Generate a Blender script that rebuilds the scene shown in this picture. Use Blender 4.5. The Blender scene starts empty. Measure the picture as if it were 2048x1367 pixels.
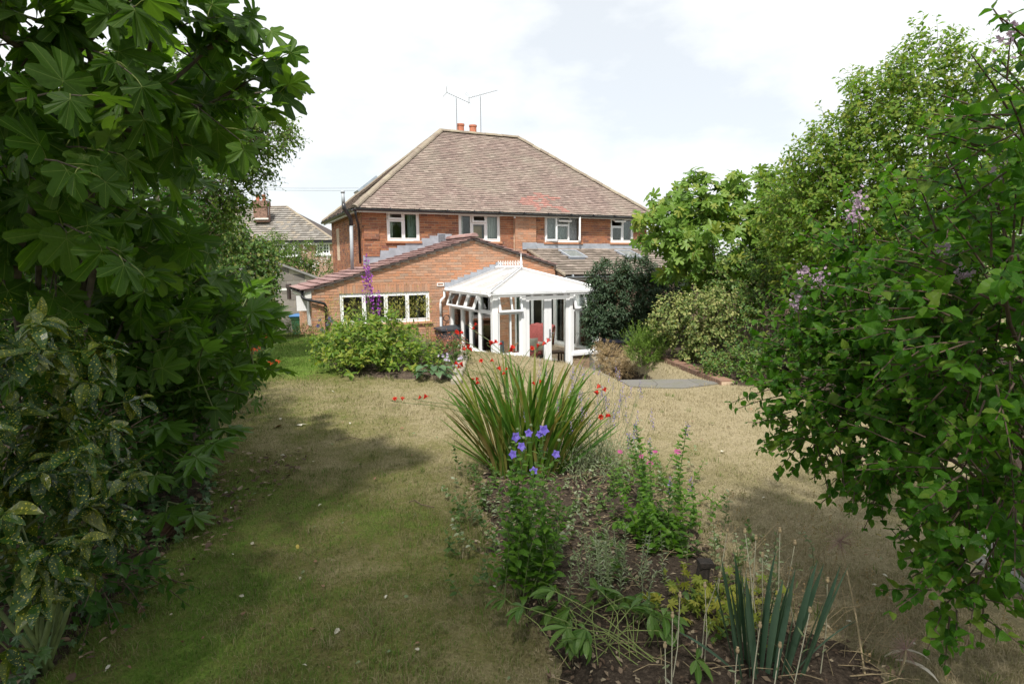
import bpy, math, random
import numpy as np
from mathutils import Vector, Matrix

random.seed(11)
rng = np.random.default_rng(11)
PI = math.pi
scene = bpy.context.scene
COL = scene.collection

# ------------------------------------------------------------------ camera
FPX, PITCH, ROLL, EYE = 1191.7, 0.1282, 0.0104, 3.2
cam_data = bpy.data.cameras.new('camera')
cam_data.sensor_width = 36.0
cam_data.lens = FPX / 2048.0 * 36.0
cam_data.clip_start = 0.05
cam_data.clip_end = 3000.0
cam = bpy.data.objects.new('camera', cam_data)
COL.objects.link(cam)
cam.matrix_world = Matrix.Translation((0, 0, EYE)) @ Matrix.Rotation(PI / 2 - PITCH, 4, 'X') @ Matrix.Rotation(-ROLL, 4, 'Z')
scene.camera = cam

# ------------------------------------------------------------------ sun, sky, exposure
TO_SUN = Vector((-0.136, -0.672, 1.0)).normalized()
sun_el = math.asin(TO_SUN.z)
sun_data = bpy.data.lights.new('sun', 'SUN')
sun_data.energy = 5.0
sun_data.angle = math.radians(3.0)
sun_data.color = (1.0, 0.95, 0.87)
sun = bpy.data.objects.new('sun', sun_data)
COL.objects.link(sun)
sun.location = (0, 0, 30)
sun.rotation_euler = TO_SUN.to_track_quat('Z', 'Y').to_euler()

world = bpy.data.worlds.new('World')
scene.world = world
world.use_nodes = True
wn, wl = world.node_tree.nodes, world.node_tree.links
wn.clear()
w_out = wn.new('ShaderNodeOutputWorld')
w_bg = wn.new('ShaderNodeBackground')
w_bg.inputs['Strength'].default_value = 0.1
w_sky = wn.new('ShaderNodeTexSky')
w_sky.sky_type = 'NISHITA'
w_sky.sun_disc = False
w_sky.sun_elevation = sun_el
w_sky.sun_rotation = math.atan2(TO_SUN.x, TO_SUN.y)
w_co = wn.new('ShaderNodeTexCoord')
w_map = wn.new('ShaderNodeMapping')
w_map.inputs['Scale'].default_value = (1.2, 1.2, 2.6)
w_map.inputs['Location'].default_value = (1.5, 2.6, 0.1)
w_noise = wn.new('ShaderNodeTexNoise')
w_noise.inputs['Scale'].default_value = 2.1
w_noise.inputs['Detail'].default_value = 7.0
w_noise.inputs['Roughness'].default_value = 0.55
w_ramp = wn.new('ShaderNodeValToRGB')
w_ramp.color_ramp.elements[0].position = 0.37
w_ramp.color_ramp.elements[0].color = (0.68, 0.68, 0.68, 1)
w_ramp.color_ramp.elements[1].position = 0.53
w_ramp.color_ramp.elements[1].color = (0.97, 0.97, 0.97, 1)
w_mix = wn.new('ShaderNodeMix')
w_mix.data_type = 'RGBA'
w_mix.inputs[7].default_value = (9.0, 9.25, 9.3, 1)       # bright thin cloud
wl.new(w_co.outputs['Generated'], w_map.inputs['Vector'])
wl.new(w_map.outputs['Vector'], w_noise.inputs['Vector'])
wl.new(w_noise.outputs['Fac'], w_ramp.inputs['Fac'])
wl.new(w_ramp.outputs['Color'], w_mix.inputs[0])
wl.new(w_sky.outputs['Color'], w_mix.inputs[6])
wl.new(w_mix.outputs[2], w_bg.inputs['Color'])
wl.new(w_bg.outputs['Background'], w_out.inputs['Surface'])

scene.view_settings.view_transform = 'Standard'
scene.view_settings.look = 'None'
scene.view_settings.exposure = 0.34
scene.view_settings.gamma = 1.0
scene.view_settings.use_curve_mapping = False
scene.render.engine = 'CYCLES'
scene.cycles.max_bounces = 8
scene.cycles.transparent_max_bounces = 12
scene.cycles.use_denoising = True

# ------------------------------------------------------------------ frames and projection
TH = 0.4421
EXv = np.array([math.cos(TH), math.sin(TH), 0.0])
NVv = np.array([math.sin(TH), -math.cos(TH), 0.0])
ORG = np.array([-4.4554, 18.1288, 0.0])          # left front corner of the house


def at(px, py, Y):
    """world point seen at a pixel of the photograph, at distance Y along the ground axis"""
    xr, yr = px - 1024.0, 683.5 - py
    c, s = math.cos(ROLL), math.sin(ROLL)
    X, V = (c * xr + s * yr) / FPX, (-s * xr + c * yr) / FPX
    d = np.array([X, math.cos(PITCH) + V * math.sin(PITCH), -math.sin(PITCH) + V * math.cos(PITCH)])
    return d * (Y / d[1]) + np.array([0, 0, EYE])


def project(P):
    P = np.asarray(P, float)
    X, Y, Z = P[:, 0], P[:, 1], P[:, 2] - EYE
    d = Y * math.cos(PITCH) - Z * math.sin(PITCH)
    v = Z * math.cos(PITCH) + Y * math.sin(PITCH)
    d2 = np.where(d < 0.05, 0.05, d)
    x, y = X / d2 * FPX, v / d2 * FPX
    c, s = math.cos(ROLL), math.sin(ROLL)
    return 1024 + c * x - s * y, 683.5 - (s * x + c * y), d


def HP(u, v, z):
    return ORG + u * EXv + v * NVv + np.array([0, 0, z])


HM = np.eye(4)
HM[:3, 0] = EXv
HM[:3, 1] = -NVv
HM[:3, 3] = ORG
FRAMES = {'W': np.eye(4), 'H': HM}
BASE, FRAME = {}, {}          # object name -> base point (authoring frame), frame key

# ------------------------------------------------------------------ scene graph helpers


def thing(name, label, cat, base, frame='W', group=None):
    o = bpy.data.objects.new(name, None)
    o.empty_display_size = 0.2
    COL.objects.link(o)
    b = np.array([base[0], base[1], base[2]], float)
    w = FRAMES[frame] @ np.append(b, 1.0)
    o.location = w[:3]
    if frame == 'H':
        o.rotation_euler = (0, 0, TH)
    o['label'] = label
    o['category'] = cat
    if group:
        o['group'] = group
    BASE[o.name], FRAME[o.name] = b, frame
    return o


def adopt(o, parent):
    if parent is not None:
        o.parent = parent
        BASE[o.name], FRAME[o.name] = BASE[parent.name], FRAME[parent.name]


def mesh_tris(name, V, T, mats, uv=None, smooth=True, mi=None):
    V = np.ascontiguousarray(V, dtype=np.float32)
    T = np.ascontiguousarray(T, dtype=np.int32)
    me = bpy.data.meshes.new(name)
    me.vertices.add(len(V))
    me.vertices.foreach_set('co', V.ravel())
    me.loops.add(len(T) * 3)
    me.loops.foreach_set('vertex_index', T.ravel())
    me.polygons.add(len(T))
    me.polygons.foreach_set('loop_start', np.arange(0, len(T) * 3, 3, dtype=np.int32))
    if mi is not None:
        me.polygons.foreach_set('material_index', np.ascontiguousarray(mi, dtype=np.int32))
    if uv is not None:
        l = me.uv_layers.new(name='UVMap')
        l.data.foreach_set('uv', np.ascontiguousarray(np.asarray(uv, dtype=np.float32)[T.ravel()]).ravel())
    for m in (mats if isinstance(mats, (list, tuple)) else [mats]):
        me.materials.append(m)
    me.update(calc_edges=True)
    me.polygons.foreach_set('use_smooth', np.full(len(T), bool(smooth)))
    return me


def link(name, me, parent=None, kind=None, label=None):
    o = bpy.data.objects.new(name, me)
    COL.objects.link(o)
    adopt(o, parent)
    if kind:
        o['kind'] = kind
    if label:
        o['label'] = label
    return o


class MB:
    """collects polygons in the authoring frame of a thing; build() links them as ONE mesh object"""

    def __init__(self):
        self.v, self.f, self.m = [], [], []

    def add(self, vs, fs, mi=0, M=None):
        n = len(self.v)
        for p in vs:
            if M is not None:
                p = M @ Vector(p)
            self.v.append((p[0], p[1], p[2]))
        for q in fs:
            self.f.append(tuple(i + n for i in q))
            self.m.append(mi)
        return self

    def box(self, x0, x1, y0, y1, z0, z1, mi=0, M=None):
        vs = [(x0, y0, z0), (x1, y0, z0), (x1, y1, z0), (x0, y1, z0), (x0, y0, z1), (x1, y0, z1), (x1, y1, z1), (x0, y1, z1)]
        fs = [(3, 2, 1, 0), (4, 5, 6, 7), (0, 1, 5, 4), (1, 2, 6, 5), (2, 3, 7, 6), (3, 0, 4, 7)]
        return self.add(vs, fs, mi, M)

    def bevbox(self, x0, x1, y0, y1, z0, z1, b=0.02, mi=0, M=None):
        xs = (x0, x0 + b, x1 - b, x1)
        ys = (y0, y0 + b, y1 - b, y1)
        zs = (z0, z0 + b, z1 - b, z1)
        ring = lambda i: [(xs[i], ys[1]), (xs[1], ys[i]), (xs[2], ys[i]), (xs[3 - i], ys[1]), (xs[3 - i], ys[2]), (xs[2], ys[3 - i]), (xs[1], ys[3 - i]), (xs[i], ys[2])]
        out, inn = ring(0), [(xs[1], ys[1]), (xs[1], ys[1]), (xs[2], ys[1]), (xs[2], ys[1]), (xs[2], ys[2]), (xs[2], ys[2]), (xs[1], ys[2]), (xs[1], ys[2])]
        vs = [(p[0], p[1], z0) for p in inn] + [(p[0], p[1], zs[1]) for p in out] + [(p[0], p[1], zs[2]) for p in out] + [(p[0], p[1], z1) for p in inn]
        fs = []
        for r in range(3):
            for i in range(8):
                a, c = r * 8 + i, r * 8 + (i + 1) % 8
                fs.append((a, c, c + 8, a + 8))
        fs.append(tuple(range(7, -1, -1)))
        fs.append(tuple(range(24, 32)))
        return self.add(vs, fs, mi, M)

    def frame(self, x0, x1, z0, z1, w, y0, y1, mi=0, M=None):
        self.box(x0, x0 + w, y0, y1, z0, z1, mi, M)
        self.box(x1 - w, x1, y0, y1, z0, z1, mi, M)
        self.box(x0 + w, x1 - w, y0, y1, z0, z0 + w, mi, M)
        self.box(x0 + w, x1 - w, y0, y1, z1 - w, z1, mi, M)
        return self

    def poly(self, pts, mi=0):
        return self.add(pts, [tuple(range(len(pts)))], mi)

    def slab(self, pts, th, mi=0, mi_under=None):
        """flat polygon with thickness along its normal (downwards)"""
        P = [Vector(p) for p in pts]
        n = Vector((0, 0, 0))
        for i in range(len(P)):
            n += (P[i] - P[0]).cross(P[(i + 1) % len(P)] - P[0])
        n.normalize()
        k = len(P)
        vs = P + [p - n * th for p in P]
        fs = [tuple(range(k)), tuple(range(2 * k - 1, k - 1, -1))] + [(i, i + k, (i + 1) % k + k, (i + 1) % k) for i in range(k)]
        self.add(vs, fs, mi)
        if mi_under is not None:
            self.m[-(k + 1):] = [mi_under] * (k + 1)
        return self

    def tube(self, pts, rad, sides=8, mi=0, caps=True):
        pts = [Vector(p) for p in pts]
        if not hasattr(rad, '__len__'):
            rad = [rad] * len(pts)
        vs, fs = [], []
        up = Vector((0.13, 0.21, 1)).normalized()
        for i, p in enumerate(pts):
            t = (pts[min(i + 1, len(pts) - 1)] - pts[max(i - 1, 0)])
            t = t.normalized() if t.length > 1e-9 else Vector((0, 0, 1))
            a = t.cross(up)
            if a.length < 1e-3:
                a = t.cross(Vector((1, 0, 0)))
            a.normalize()
            b = t.cross(a)
            for k in range(sides):
                an = 2 * PI * k / sides
                vs.append(p + (a * math.cos(an) + b * math.sin(an)) * rad[i])
        for i in range(len(pts) - 1):
            for k in range(sides):
                q = (k + 1) % sides
                fs.append((i * sides + k, i * sides + q, (i + 1) * sides + q, (i + 1) * sides + k))
        if caps:
            fs.append(tuple(range(sides - 1, -1, -1)))
            n = (len(pts) - 1) * sides
            fs.append(tuple(range(n, n + sides)))
        return self.add(vs, fs, mi)

    def lathe(self, c, prof, sides=16, mi=0):
        vs, fs = [], []
        for r, z in prof:
            for k in range(sides):
                a = 2 * PI * k / sides
                vs.append((c[0] + r * math.cos(a), c[1] + r * math.sin(a), c[2] + z))
        for i in range(len(prof) - 1):
            for k in range(sides):
                q = (k + 1) % sides
                fs.append((i * sides + k, i * sides + q, (i + 1) * sides + q, (i + 1) * sides + k))
        fs.append(tuple(range(sides - 1, -1, -1)))
        n = (len(prof) - 1) * sides
        fs.append(tuple(range(n, n + sides)))
        return self.add(vs, fs, mi)

    def build(self, name, mats, parent=None, smooth=False, kind=None, label=None, bevel=0):
        me = bpy.data.meshes.new(name)
        b = BASE[parent.name] if parent is not None else np.zeros(3)
        me.from_pydata([(p[0] - b[0], p[1] - b[1], p[2] - b[2]) for p in self.v], [], self.f)
        for m in (mats if isinstance(mats, (list, tuple)) else [mats]):
            me.materials.append(m)
        me.polygons.foreach_set('material_index', self.m)
        if smooth:
            me.polygons.foreach_set('use_smooth', [True] * len(me.polygons))
        me.update()
        o = link(name, me, parent, kind, label)
        if smooth == 'auto':
            try:
                me.set_sharp_from_angle(angle=math.radians(35))
            except Exception:
                pass
        if bevel:
            md = o.modifiers.new('bevel', 'BEVEL')
            md.width = bevel
            md.segments = 2
            md.limit_method = 'ANGLE'
        return o


def tag(o, label, cat, group=None, kind=None):
    if label:
        o['label'] = label
    if cat:
        o['category'] = cat
    if group:
        o['group'] = group
    if kind:
        o['kind'] = kind
    return o


def solo(name, mb, mats, label, cat, group=None, smooth=False, base=None, frame='W'):
    """a thing that is one mesh, its origin at its base"""
    V = np.array(mb.v)
    if base is None:
        base = (V[:, 0].mean(), V[:, 1].mean(), V[:, 2].min())
    me = bpy.data.meshes.new(name)
    me.from_pydata([tuple(p) for p in (V - np.array(base))], [], mb.f)
    for m in (mats if isinstance(mats, (list, tuple)) else [mats]):
        me.materials.append(m)
    me.polygons.foreach_set('material_index', mb.m)
    if smooth:
        me.polygons.foreach_set('use_smooth', [True] * len(me.polygons))
    me.update()
    o = link(name, me)
    w = FRAMES[frame] @ np.append(np.array(base, float), 1.0)
    o.location = w[:3]
    if frame == 'H':
        o.rotation_euler = (0, 0, TH)
    return tag(o, label, cat, group)


# ------------------------------------------------------------------ instanced pieces: the ~300 that show largest as objects, the rest joined


def apply(M, V):
    return np.einsum('nij,kj->nki', M[:, :3, :3], V) + M[:, None, :3, 3]


def merged(protos, M, idx):
    Vs, Ts, Us, n = [], [], [], 0
    for k, (V, T, U) in enumerate(protos):
        s = np.where(idx == k)[0]
        if len(s) == 0:
            continue
        W = apply(M[s], V)
        Vs.append(W.reshape(-1, 3))
        Ts.append((T[None] + (np.arange(len(s)) * len(V))[:, None, None] + n).reshape(-1, 3))
        Us.append(np.tile(U, (len(s), 1)))
        n += len(s) * len(V)
    return np.concatenate(Vs), np.concatenate(Ts), np.concatenate(Us)


def pick(Wp, size, limit, cell, minpx):
    """indices of the pieces that show largest: nearest in its own cell of the picture, in frame, big enough"""
    x, y, d = project(Wp)
    px = size / np.maximum(d, 0.1) * FPX
    ok = np.where((x > -20) & (x < 2068) & (y > -20) & (y < 1387) & (d > 0.2) & (px > minpx))[0]
    ok = ok[np.argsort(d[ok])]
    taken, out = set(), []
    for i in ok:
        k = (int(x[i] // cell), int(y[i] // cell))
        if k in taken:
            continue
        taken.add(k)
        out.append(i)
    out = np.array(out, int)
    if len(out) > limit:
        out = out[np.argsort(-px[out])][:limit]
    return out


def pieces(parent, name, stuff_name, protos, M, idx, mat, size=0.2, limit=300, cell=12, minpx=9, smooth=False, label=None):
    """M: (N,4,4) in the authoring frame of parent"""
    M = np.array(M, float)
    idx = np.asarray(idx)
    b = BASE[parent.name]
    L = M.copy()
    L[:, :3, 3] -= b
    F = FRAMES[FRAME[parent.name]]
    Wp = M[:, :3, 3] @ F[:3, :3].T + F[:3, 3]
    sel = pick(Wp, size, limit, cell, minpx) if limit else np.zeros(0, int)
    if len(M) <= limit and minpx == 0:
        sel = np.arange(len(M))
    rest = np.setdiff1d(np.arange(len(M)), sel)
    if len(sel):
        mes = [mesh_tris(name, V, T, mat, U, smooth) for V, T, U in protos]
        for i in sel:
            o = bpy.data.objects.new(name, mes[idx[i]])
            COL.objects.link(o)
            o.parent = parent
            o.matrix_local = Matrix(L[i].tolist())
            if label:
                o['label'] = label
    if len(rest):
        V, T, U = merged(protos, L[rest], idx[rest])
        link(stuff_name, mesh_tris(stuff_name, V, T, mat, U, smooth), parent, kind='stuff')
    return len(sel), len(rest)


def box_proto(sx, sy, sz, jitter=0.0, seed=0):
    r = np.random.default_rng(seed)
    V = np.array([(x, y, z) for z in (-.5, .5) for y in (-.5, .5) for x in (-.5, .5)]) * np.array([sx, sy, sz])
    V = V + r.uniform(-1, 1, V.shape) * jitter
    Q = [(0, 2, 3, 1), (4, 5, 7, 6), (0, 1, 5, 4), (1, 3, 7, 5), (3, 2, 6, 7), (2, 0, 4, 6)]
    T = []
    for a, b_, c, d in Q:
        T += [(a, b_, c), (a, c, d)]
    return V, np.array(T), V[:, :2] * 1.0


def mats_of(cols, pos, scale=None):
    """N matrices from three axis columns"""
    N = len(pos)
    M = np.tile(np.eye(4), (N, 1, 1))
    for k in range(3):
        M[:, :3, k] = cols[k]
    if scale is not None:
        M[:, :3, :3] *= np.asarray(scale).reshape(N, 1, -1)
    M[:, :3, 3] = pos
    return M


def nrm(a):
    return a / np.maximum(np.linalg.norm(a, axis=-1, keepdims=True), 1e-9)


def orient(y, z):
    y = nrm(y)
    x = nrm(np.cross(y, z))
    z = np.cross(x, y)
    return x, y, z


# ------------------------------------------------------------------ materials


def new_mat(name):
    m = bpy.data.materials.new(name)
    m.use_nodes = True
    return m, m.node_tree.nodes, m.node_tree.links, m.node_tree.nodes['Principled BSDF']


def mix_rgb(n, l, fac, a, b_, mode='MIX'):
    x = n.new('ShaderNodeMix')
    x.data_type = 'RGBA'
    x.blend_type = mode
    for sock, val in ((x.inputs[0], fac), (x.inputs[6], a), (x.inputs[7], b_)):
        if isinstance(val, (int, float)):
            sock.default_value = val
        elif isinstance(val, tuple):
            sock.default_value = (*val, 1.0) if len(val) == 3 else val
        else:
            l.new(val, sock)
    return x.outputs[2]


def math_n(n, l, op, a, b_=0.0, c=0.0):
    x = n.new('ShaderNodeMath')
    x.operation = op
    for i, val in enumerate((a, b_, c)):
        if isinstance(val, (int, float)):
            x.inputs[i].default_value = val
        else:
            l.new(val, x.inputs[i])
    return x.outputs[0]


def noise_n(n, l, scale, detail=4.0, rough=0.55, coord='Object', stretch=None):
    co = n.new('ShaderNodeTexCoord')
    t = n.new('ShaderNodeTexNoise')
    t.inputs['Scale'].default_value = scale
    t.inputs['Detail'].default_value = detail
    t.inputs['Roughness'].default_value = rough
    out = co.outputs[coord]
    if stretch:
        mp = n.new('ShaderNodeMapping')
        mp.inputs['Scale'].default_value = stretch
        l.new(out, mp.inputs['Vector'])
        out = mp.outputs['Vector']
    l.new(out, t.inputs['Vector'])
    return t.outputs['Fac']


def ramp_n(n, l, fac, stops, interp='LINEAR'):
    r = n.new('ShaderNodeValToRGB')
    r.color_ramp.interpolation = interp
    while len(r.color_ramp.elements) < len(stops):
        r.color_ramp.elements.new(0.5)
    for e, (p, c) in zip(r.color_ramp.elements, stops):
        e.position = p
        e.color = (*c, 1.0) if len(c) == 3 else c
    l.new(fac, r.inputs['Fac'])
    return r.outputs['Color']


def piece_rand(n, l):
    g = n.new('ShaderNodeNewGeometry')
    oi = n.new('ShaderNodeObjectInfo')
    return math_n(n, l, 'FRACT', math_n(n, l, 'ADD', g.outputs['Random Per Island'], oi.outputs['Random'])), g


def bump(n, l, b, h, strength=0.3, dist=0.01):
    x = n.new('ShaderNodeBump')
    x.inputs['Strength'].default_value = strength
    x.inputs['Distance'].default_value = dist
    l.new(h, x.inputs['Height'])
    l.new(x.outputs['Normal'], b.inputs['Normal'])


def plain(name, col, rough=0.5, var=0.12, scale=6.0, bumpy=0.0, metal=0.0, spec=0.5):
    m, n, l, b = new_mat(name)
    f = noise_n(n, l, scale, 5)
    c2 = tuple(max(0, c * (1 - var * 2)) for c in col)
    c1 = tuple(min(1, c * (1 + var)) for c in col)
    l.new(ramp_n(n, l, f, [(0.3, c2), (0.7, c1)]), b.inputs['Base Color'])
    b.inputs['Roughness'].default_value = rough
    b.inputs['Metallic'].default_value = metal
    b.inputs['Specular IOR Level'].default_value = spec
    if bumpy:
        bump(n, l, b, noise_n(n, l, scale * 8, 4), bumpy, 0.01)
    return m


def piece_mat(name, stops, rough=0.85, grime=(0.3, 0.3, 0.28), grime_amt=0.25, scale=8.0, fine=60.0, interp='LINEAR', spec=0.3):
    """bricks, tiles, blocks: one colour per piece, weathered by noise"""
    m, n, l, b = new_mat(name)
    r, g = piece_rand(n, l)
    col = ramp_n(n, l, r, stops, interp)
    f1 = noise_n(n, l, scale, 5, 0.6)
    f2 = noise_n(n, l, fine, 4, 0.6)
    col = mix_rgb(n, l, math_n(n, l, 'MULTIPLY', ramp_n(n, l, f1, [(0.42, (0, 0, 0)), (0.72, (1, 1, 1))]), grime_amt), col, grime)
    col = mix_rgb(n, l, 0.35, col, ramp_n(n, l, f2, [(0.3, (0.55, 0.55, 0.55)), (0.7, (1.35, 1.35, 1.35))]), 'MULTIPLY')
    l.new(col, b.inputs['Base Color'])
    b.inputs['Roughness'].default_value = rough
    b.inputs['Specular IOR Level'].default_value = spec
    bump(n, l, b, f2, 0.35, 0.004)
    return m


def leaf_mat(name, cols, trans=0.32, rough=0.42, back=None, veins=None, vein_col=(0.16, 0.2, 0.05), vein_w=0.016, spots=None, spec=0.22, tgain=(1.5, 1.7, 0.55)):
    m, n, l, b = new_mat(name)
    r, g = piece_rand(n, l)
    k = len(cols)
    col = ramp_n(n, l, r, [(i / max(1, k - 1), c) for i, c in enumerate(cols)])
    nz = noise_n(n, l, 14.0, 3)
    col = mix_rgb(n, l, 0.4, col, ramp_n(n, l, nz, [(0.3, (0.65, 0.65, 0.65)), (0.7, (1.3, 1.3, 1.3))]), 'MULTIPLY')
    uvn = n.new('ShaderNodeUVMap')
    sp = n.new('ShaderNodeSeparateXYZ')
    l.new(uvn.outputs['UV'], sp.inputs[0])
    if spots:
        scol, sscale, thr = spots
        t = n.new('ShaderNodeTexNoise')
        t.inputs['Scale'].default_value = sscale
        t.inputs['Detail'].default_value = 3.0
        mp = n.new('ShaderNodeVectorMath')
        mp.operation = 'ADD'
        l.new(uvn.outputs['UV'], mp.inputs[0])
        cb = n.new('ShaderNodeCombineXYZ')
        l.new(math_n(n, l, 'MULTIPLY', r, 37.0), cb.inputs[0])
        l.new(math_n(n, l, 'MULTIPLY', r, 91.0), cb.inputs[1])
        l.new(cb.outputs[0], mp.inputs[1])
        l.new(mp.outputs[0], t.inputs['Vector'])
        msk = ramp_n(n, l, t.outputs['Fac'], [(thr, (0, 0, 0)), (thr + 0.03, (1, 1, 1))])
        col = mix_rgb(n, l, msk, col, scol)
    if veins:
        ax = math_n(n, l, 'ABSOLUTE', sp.outputs[0])
        best = None
        for a in veins:
            a = math.radians(a)
            dd = math_n(n, l, 'ABSOLUTE', math_n(n, l, 'SUBTRACT', math_n(n, l, 'MULTIPLY', ax, math.cos(a)), math_n(n, l, 'MULTIPLY', sp.outputs[1], math.sin(a))))
            best = dd if best is None else math_n(n, l, 'MINIMUM', best, dd)
        msk = math_n(n, l, 'LESS_THAN', best, vein_w)
        col = mix_rgb(n, l, math_n(n, l, 'MULTIPLY', msk, 0.8), col, vein_col)
    if back:
        col = mix_rgb(n, l, math_n(n, l, 'MULTIPLY', g.outputs['Backfacing'], 0.75), col, back)
    l.new(col, b.inputs['Base Color'])
    b.inputs['Roughness'].default_value = rough
    b.inputs['Specular IOR Level'].default_value = spec
    tr = n.new('ShaderNodeBsdfTranslucent')
    l.new(mix_rgb(n, l, 1.0, col, tgain, 'MULTIPLY'), tr.inputs['Color'])
    ms = n.new('ShaderNodeMixShader')
    ms.inputs[0].default_value = trans
    l.new(b.outputs[0], ms.inputs[1])
    l.new(tr.outputs[0], ms.inputs[2])
    l.new(ms.outputs[0], n['Material Output'].inputs['Surface'])
    return m


def glass_mat(name, tint=(0.93, 0.97, 0.95), refl=0.9):
    m, n, l, b = new_mat(name)
    n.remove(b)
    tr = n.new('ShaderNodeBsdfTransparent')
    tr.inputs['Color'].default_value = (*tint, 1)
    gl = n.new('ShaderNodeBsdfGlossy')
    gl.inputs['Roughness'].default_value = 0.015
    gl.inputs['Color'].default_value = (refl, refl, refl, 1)
    fr = n.new('ShaderNodeFresnel')
    fr.inputs['IOR'].default_value = 1.5
    ms = n.new('ShaderNodeMixShader')
    l.new(math_n(n, l, 'MULTIPLY', fr.outputs[0], 1.0), ms.inputs[0])
    l.new(tr.outputs[0], ms.inputs[1])
    l.new(gl.outputs[0], ms.inputs[2])
    l.new(ms.outputs[0], n['Material Output'].inputs['Surface'])
    return m


M_ = {}
M_['brick'] = piece_mat('house_brick', [(0, (0.17, 0.085, 0.065)), (0.2, (0.29, 0.115, 0.065)), (0.55, (0.37, 0.15, 0.075)), (0.85, (0.42, 0.19, 0.095)), (1, (0.25, 0.1, 0.075))], grime=(0.15, 0.1, 0.08), grime_amt=0.55, scale=1.6)
M_['mortar'] = plain('mortar', (0.56, 0.43, 0.31), 0.95, 0.15, 12, 0.3)
M_['ext_brick'] = piece_mat('extension_brick', [(0, (0.36, 0.2, 0.13)), (0.3, (0.47, 0.225, 0.125)), (0.6, (0.52, 0.25, 0.145)), (0.85, (0.5, 0.29, 0.19)), (1, (0.38, 0.25, 0.18))], grime=(0.33, 0.26, 0.21), grime_amt=0.5, scale=1.7)
M_['ext_mortar'] = plain('extension_mortar', (0.58, 0.46, 0.36), 0.95, 0.15, 12, 0.3)
M_['tile'] = piece_mat('roof_clay_tile', [(0, (0.175, 0.13, 0.115)), (0.35, (0.22, 0.165, 0.145)), (0.85, (0.255, 0.19, 0.165)), (1, (0.31, 0.245, 0.215))], grime=(0.3, 0.28, 0.22), grime_amt=0.55, scale=0.9)
M_['red_tile'] = piece_mat('newer_red_tile', [(0, (0.27, 0.15, 0.13)), (1, (0.36, 0.17, 0.145))], grime=(0.4, 0.28, 0.22), grime_amt=0.25)
M_['underlay'] = plain('roof_underlay', (0.07, 0.055, 0.05), 0.95)
M_['ridge'] = piece_mat('lichened_ridge_tile', [(0, (0.19, 0.15, 0.125)), (0.5, (0.24, 0.195, 0.155)), (1, (0.29, 0.245, 0.185))], grime=(0.32, 0.3, 0.21), grime_amt=0.6, scale=9.0)
M_['ext_tile'] = piece_mat('extension_roof_tile', [(0, (0.2, 0.115, 0.11)), (0.5, (0.29, 0.175, 0.165)), (1, (0.36, 0.23, 0.21))], grime=(0.25, 0.2, 0.19), grime_amt=0.35, scale=2.0)
M_['slate_tile'] = piece_mat('lichened_concrete_tile', [(0, (0.17, 0.14, 0.12)), (0.5, (0.26, 0.215, 0.185)), (1, (0.36, 0.3, 0.26))], grime=(0.1, 0.09, 0.06), grime_amt=0.8, scale=7.0)
M_['pvc'] = plain('white_pvc', (0.8, 0.81, 0.82), 0.35, 0.02, 3)
M_['fascia'] = plain('painted_fascia', (0.66, 0.65, 0.62), 0.5, 0.06, 4)
M_['black'] = plain('black_plastic', (0.025, 0.026, 0.03), 0.35, 0.2, 5)
M_['grey_pipe'] = plain('grey_pipe', (0.34, 0.37, 0.4), 0.5, 0.08, 5)
M_['lead'] = plain('lead_flashing', (0.32, 0.345, 0.39), 0.55, 0.14, 5, 0.1)
M_['glass'] = glass_mat('window_glass')
M_['plaster'] = plain('inside_plaster', (0.24, 0.225, 0.2), 0.9)
M_['curtain'] = plain('pale_curtain', (0.55, 0.57, 0.56), 0.9, 0.08, 30)
M_['terracotta'] = plain('terracotta', (0.47, 0.17, 0.1), 0.8, 0.12, 10, 0.2)
M_['steel'] = plain('aerial_metal', (0.3, 0.31, 0.33), 0.4, 0.1, 8, 0, 0.6)
M_['poly'] = None
M_['bark'] = plain('grey_brown_bark', (0.105, 0.085, 0.065), 0.9, 0.3, 18, 0.5)
M_['twig'] = plain('brown_twig', (0.11, 0.075, 0.05), 0.85, 0.25, 30)
M_['stem'] = plain('green_stem', (0.12, 0.16, 0.05), 0.6, 0.2, 20)
M_['dry_stem'] = plain('straw_stem', (0.36, 0.28, 0.16), 0.85, 0.2, 30)
M_['wood'] = plain('weathered_wood', (0.16, 0.115, 0.08), 0.85, 0.25, 12, 0.4)


def poly_mat():
    m, n, l, b = new_mat('opal_polycarbonate')
    f = noise_n(n, l, 1.2, 3, 0.5, 'Object', (1.0, 6.0, 1.0))
    l.new(ramp_n(n, l, f, [(0.3, (0.46, 0.455, 0.44)), (0.7, (0.6, 0.6, 0.595))]), b.inputs['Base Color'])
    b.inputs['Roughness'].default_value = 0.3
    tr = n.new('ShaderNodeBsdfTranslucent')
    tr.inputs['Color'].default_value = (0.95, 0.95, 0.94, 1)
    ms = n.new('ShaderNodeMixShader')
    ms.inputs[0].default_value = 0.55
    l.new(b.outputs[0], ms.inputs[1])
    l.new(tr.outputs[0], ms.inputs[2])
    tp = n.new('ShaderNodeBsdfTransparent')
    m2 = n.new('ShaderNodeMixShader')
    m2.inputs[0].default_value = 0.32
    l.new(ms.outputs[0], m2.inputs[1])
    l.new(tp.outputs[0], m2.inputs[2])
    l.new(m2.outputs[0], n['Material Output'].inputs['Surface'])
    return m


M_['poly'] = poly_mat()

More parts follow.
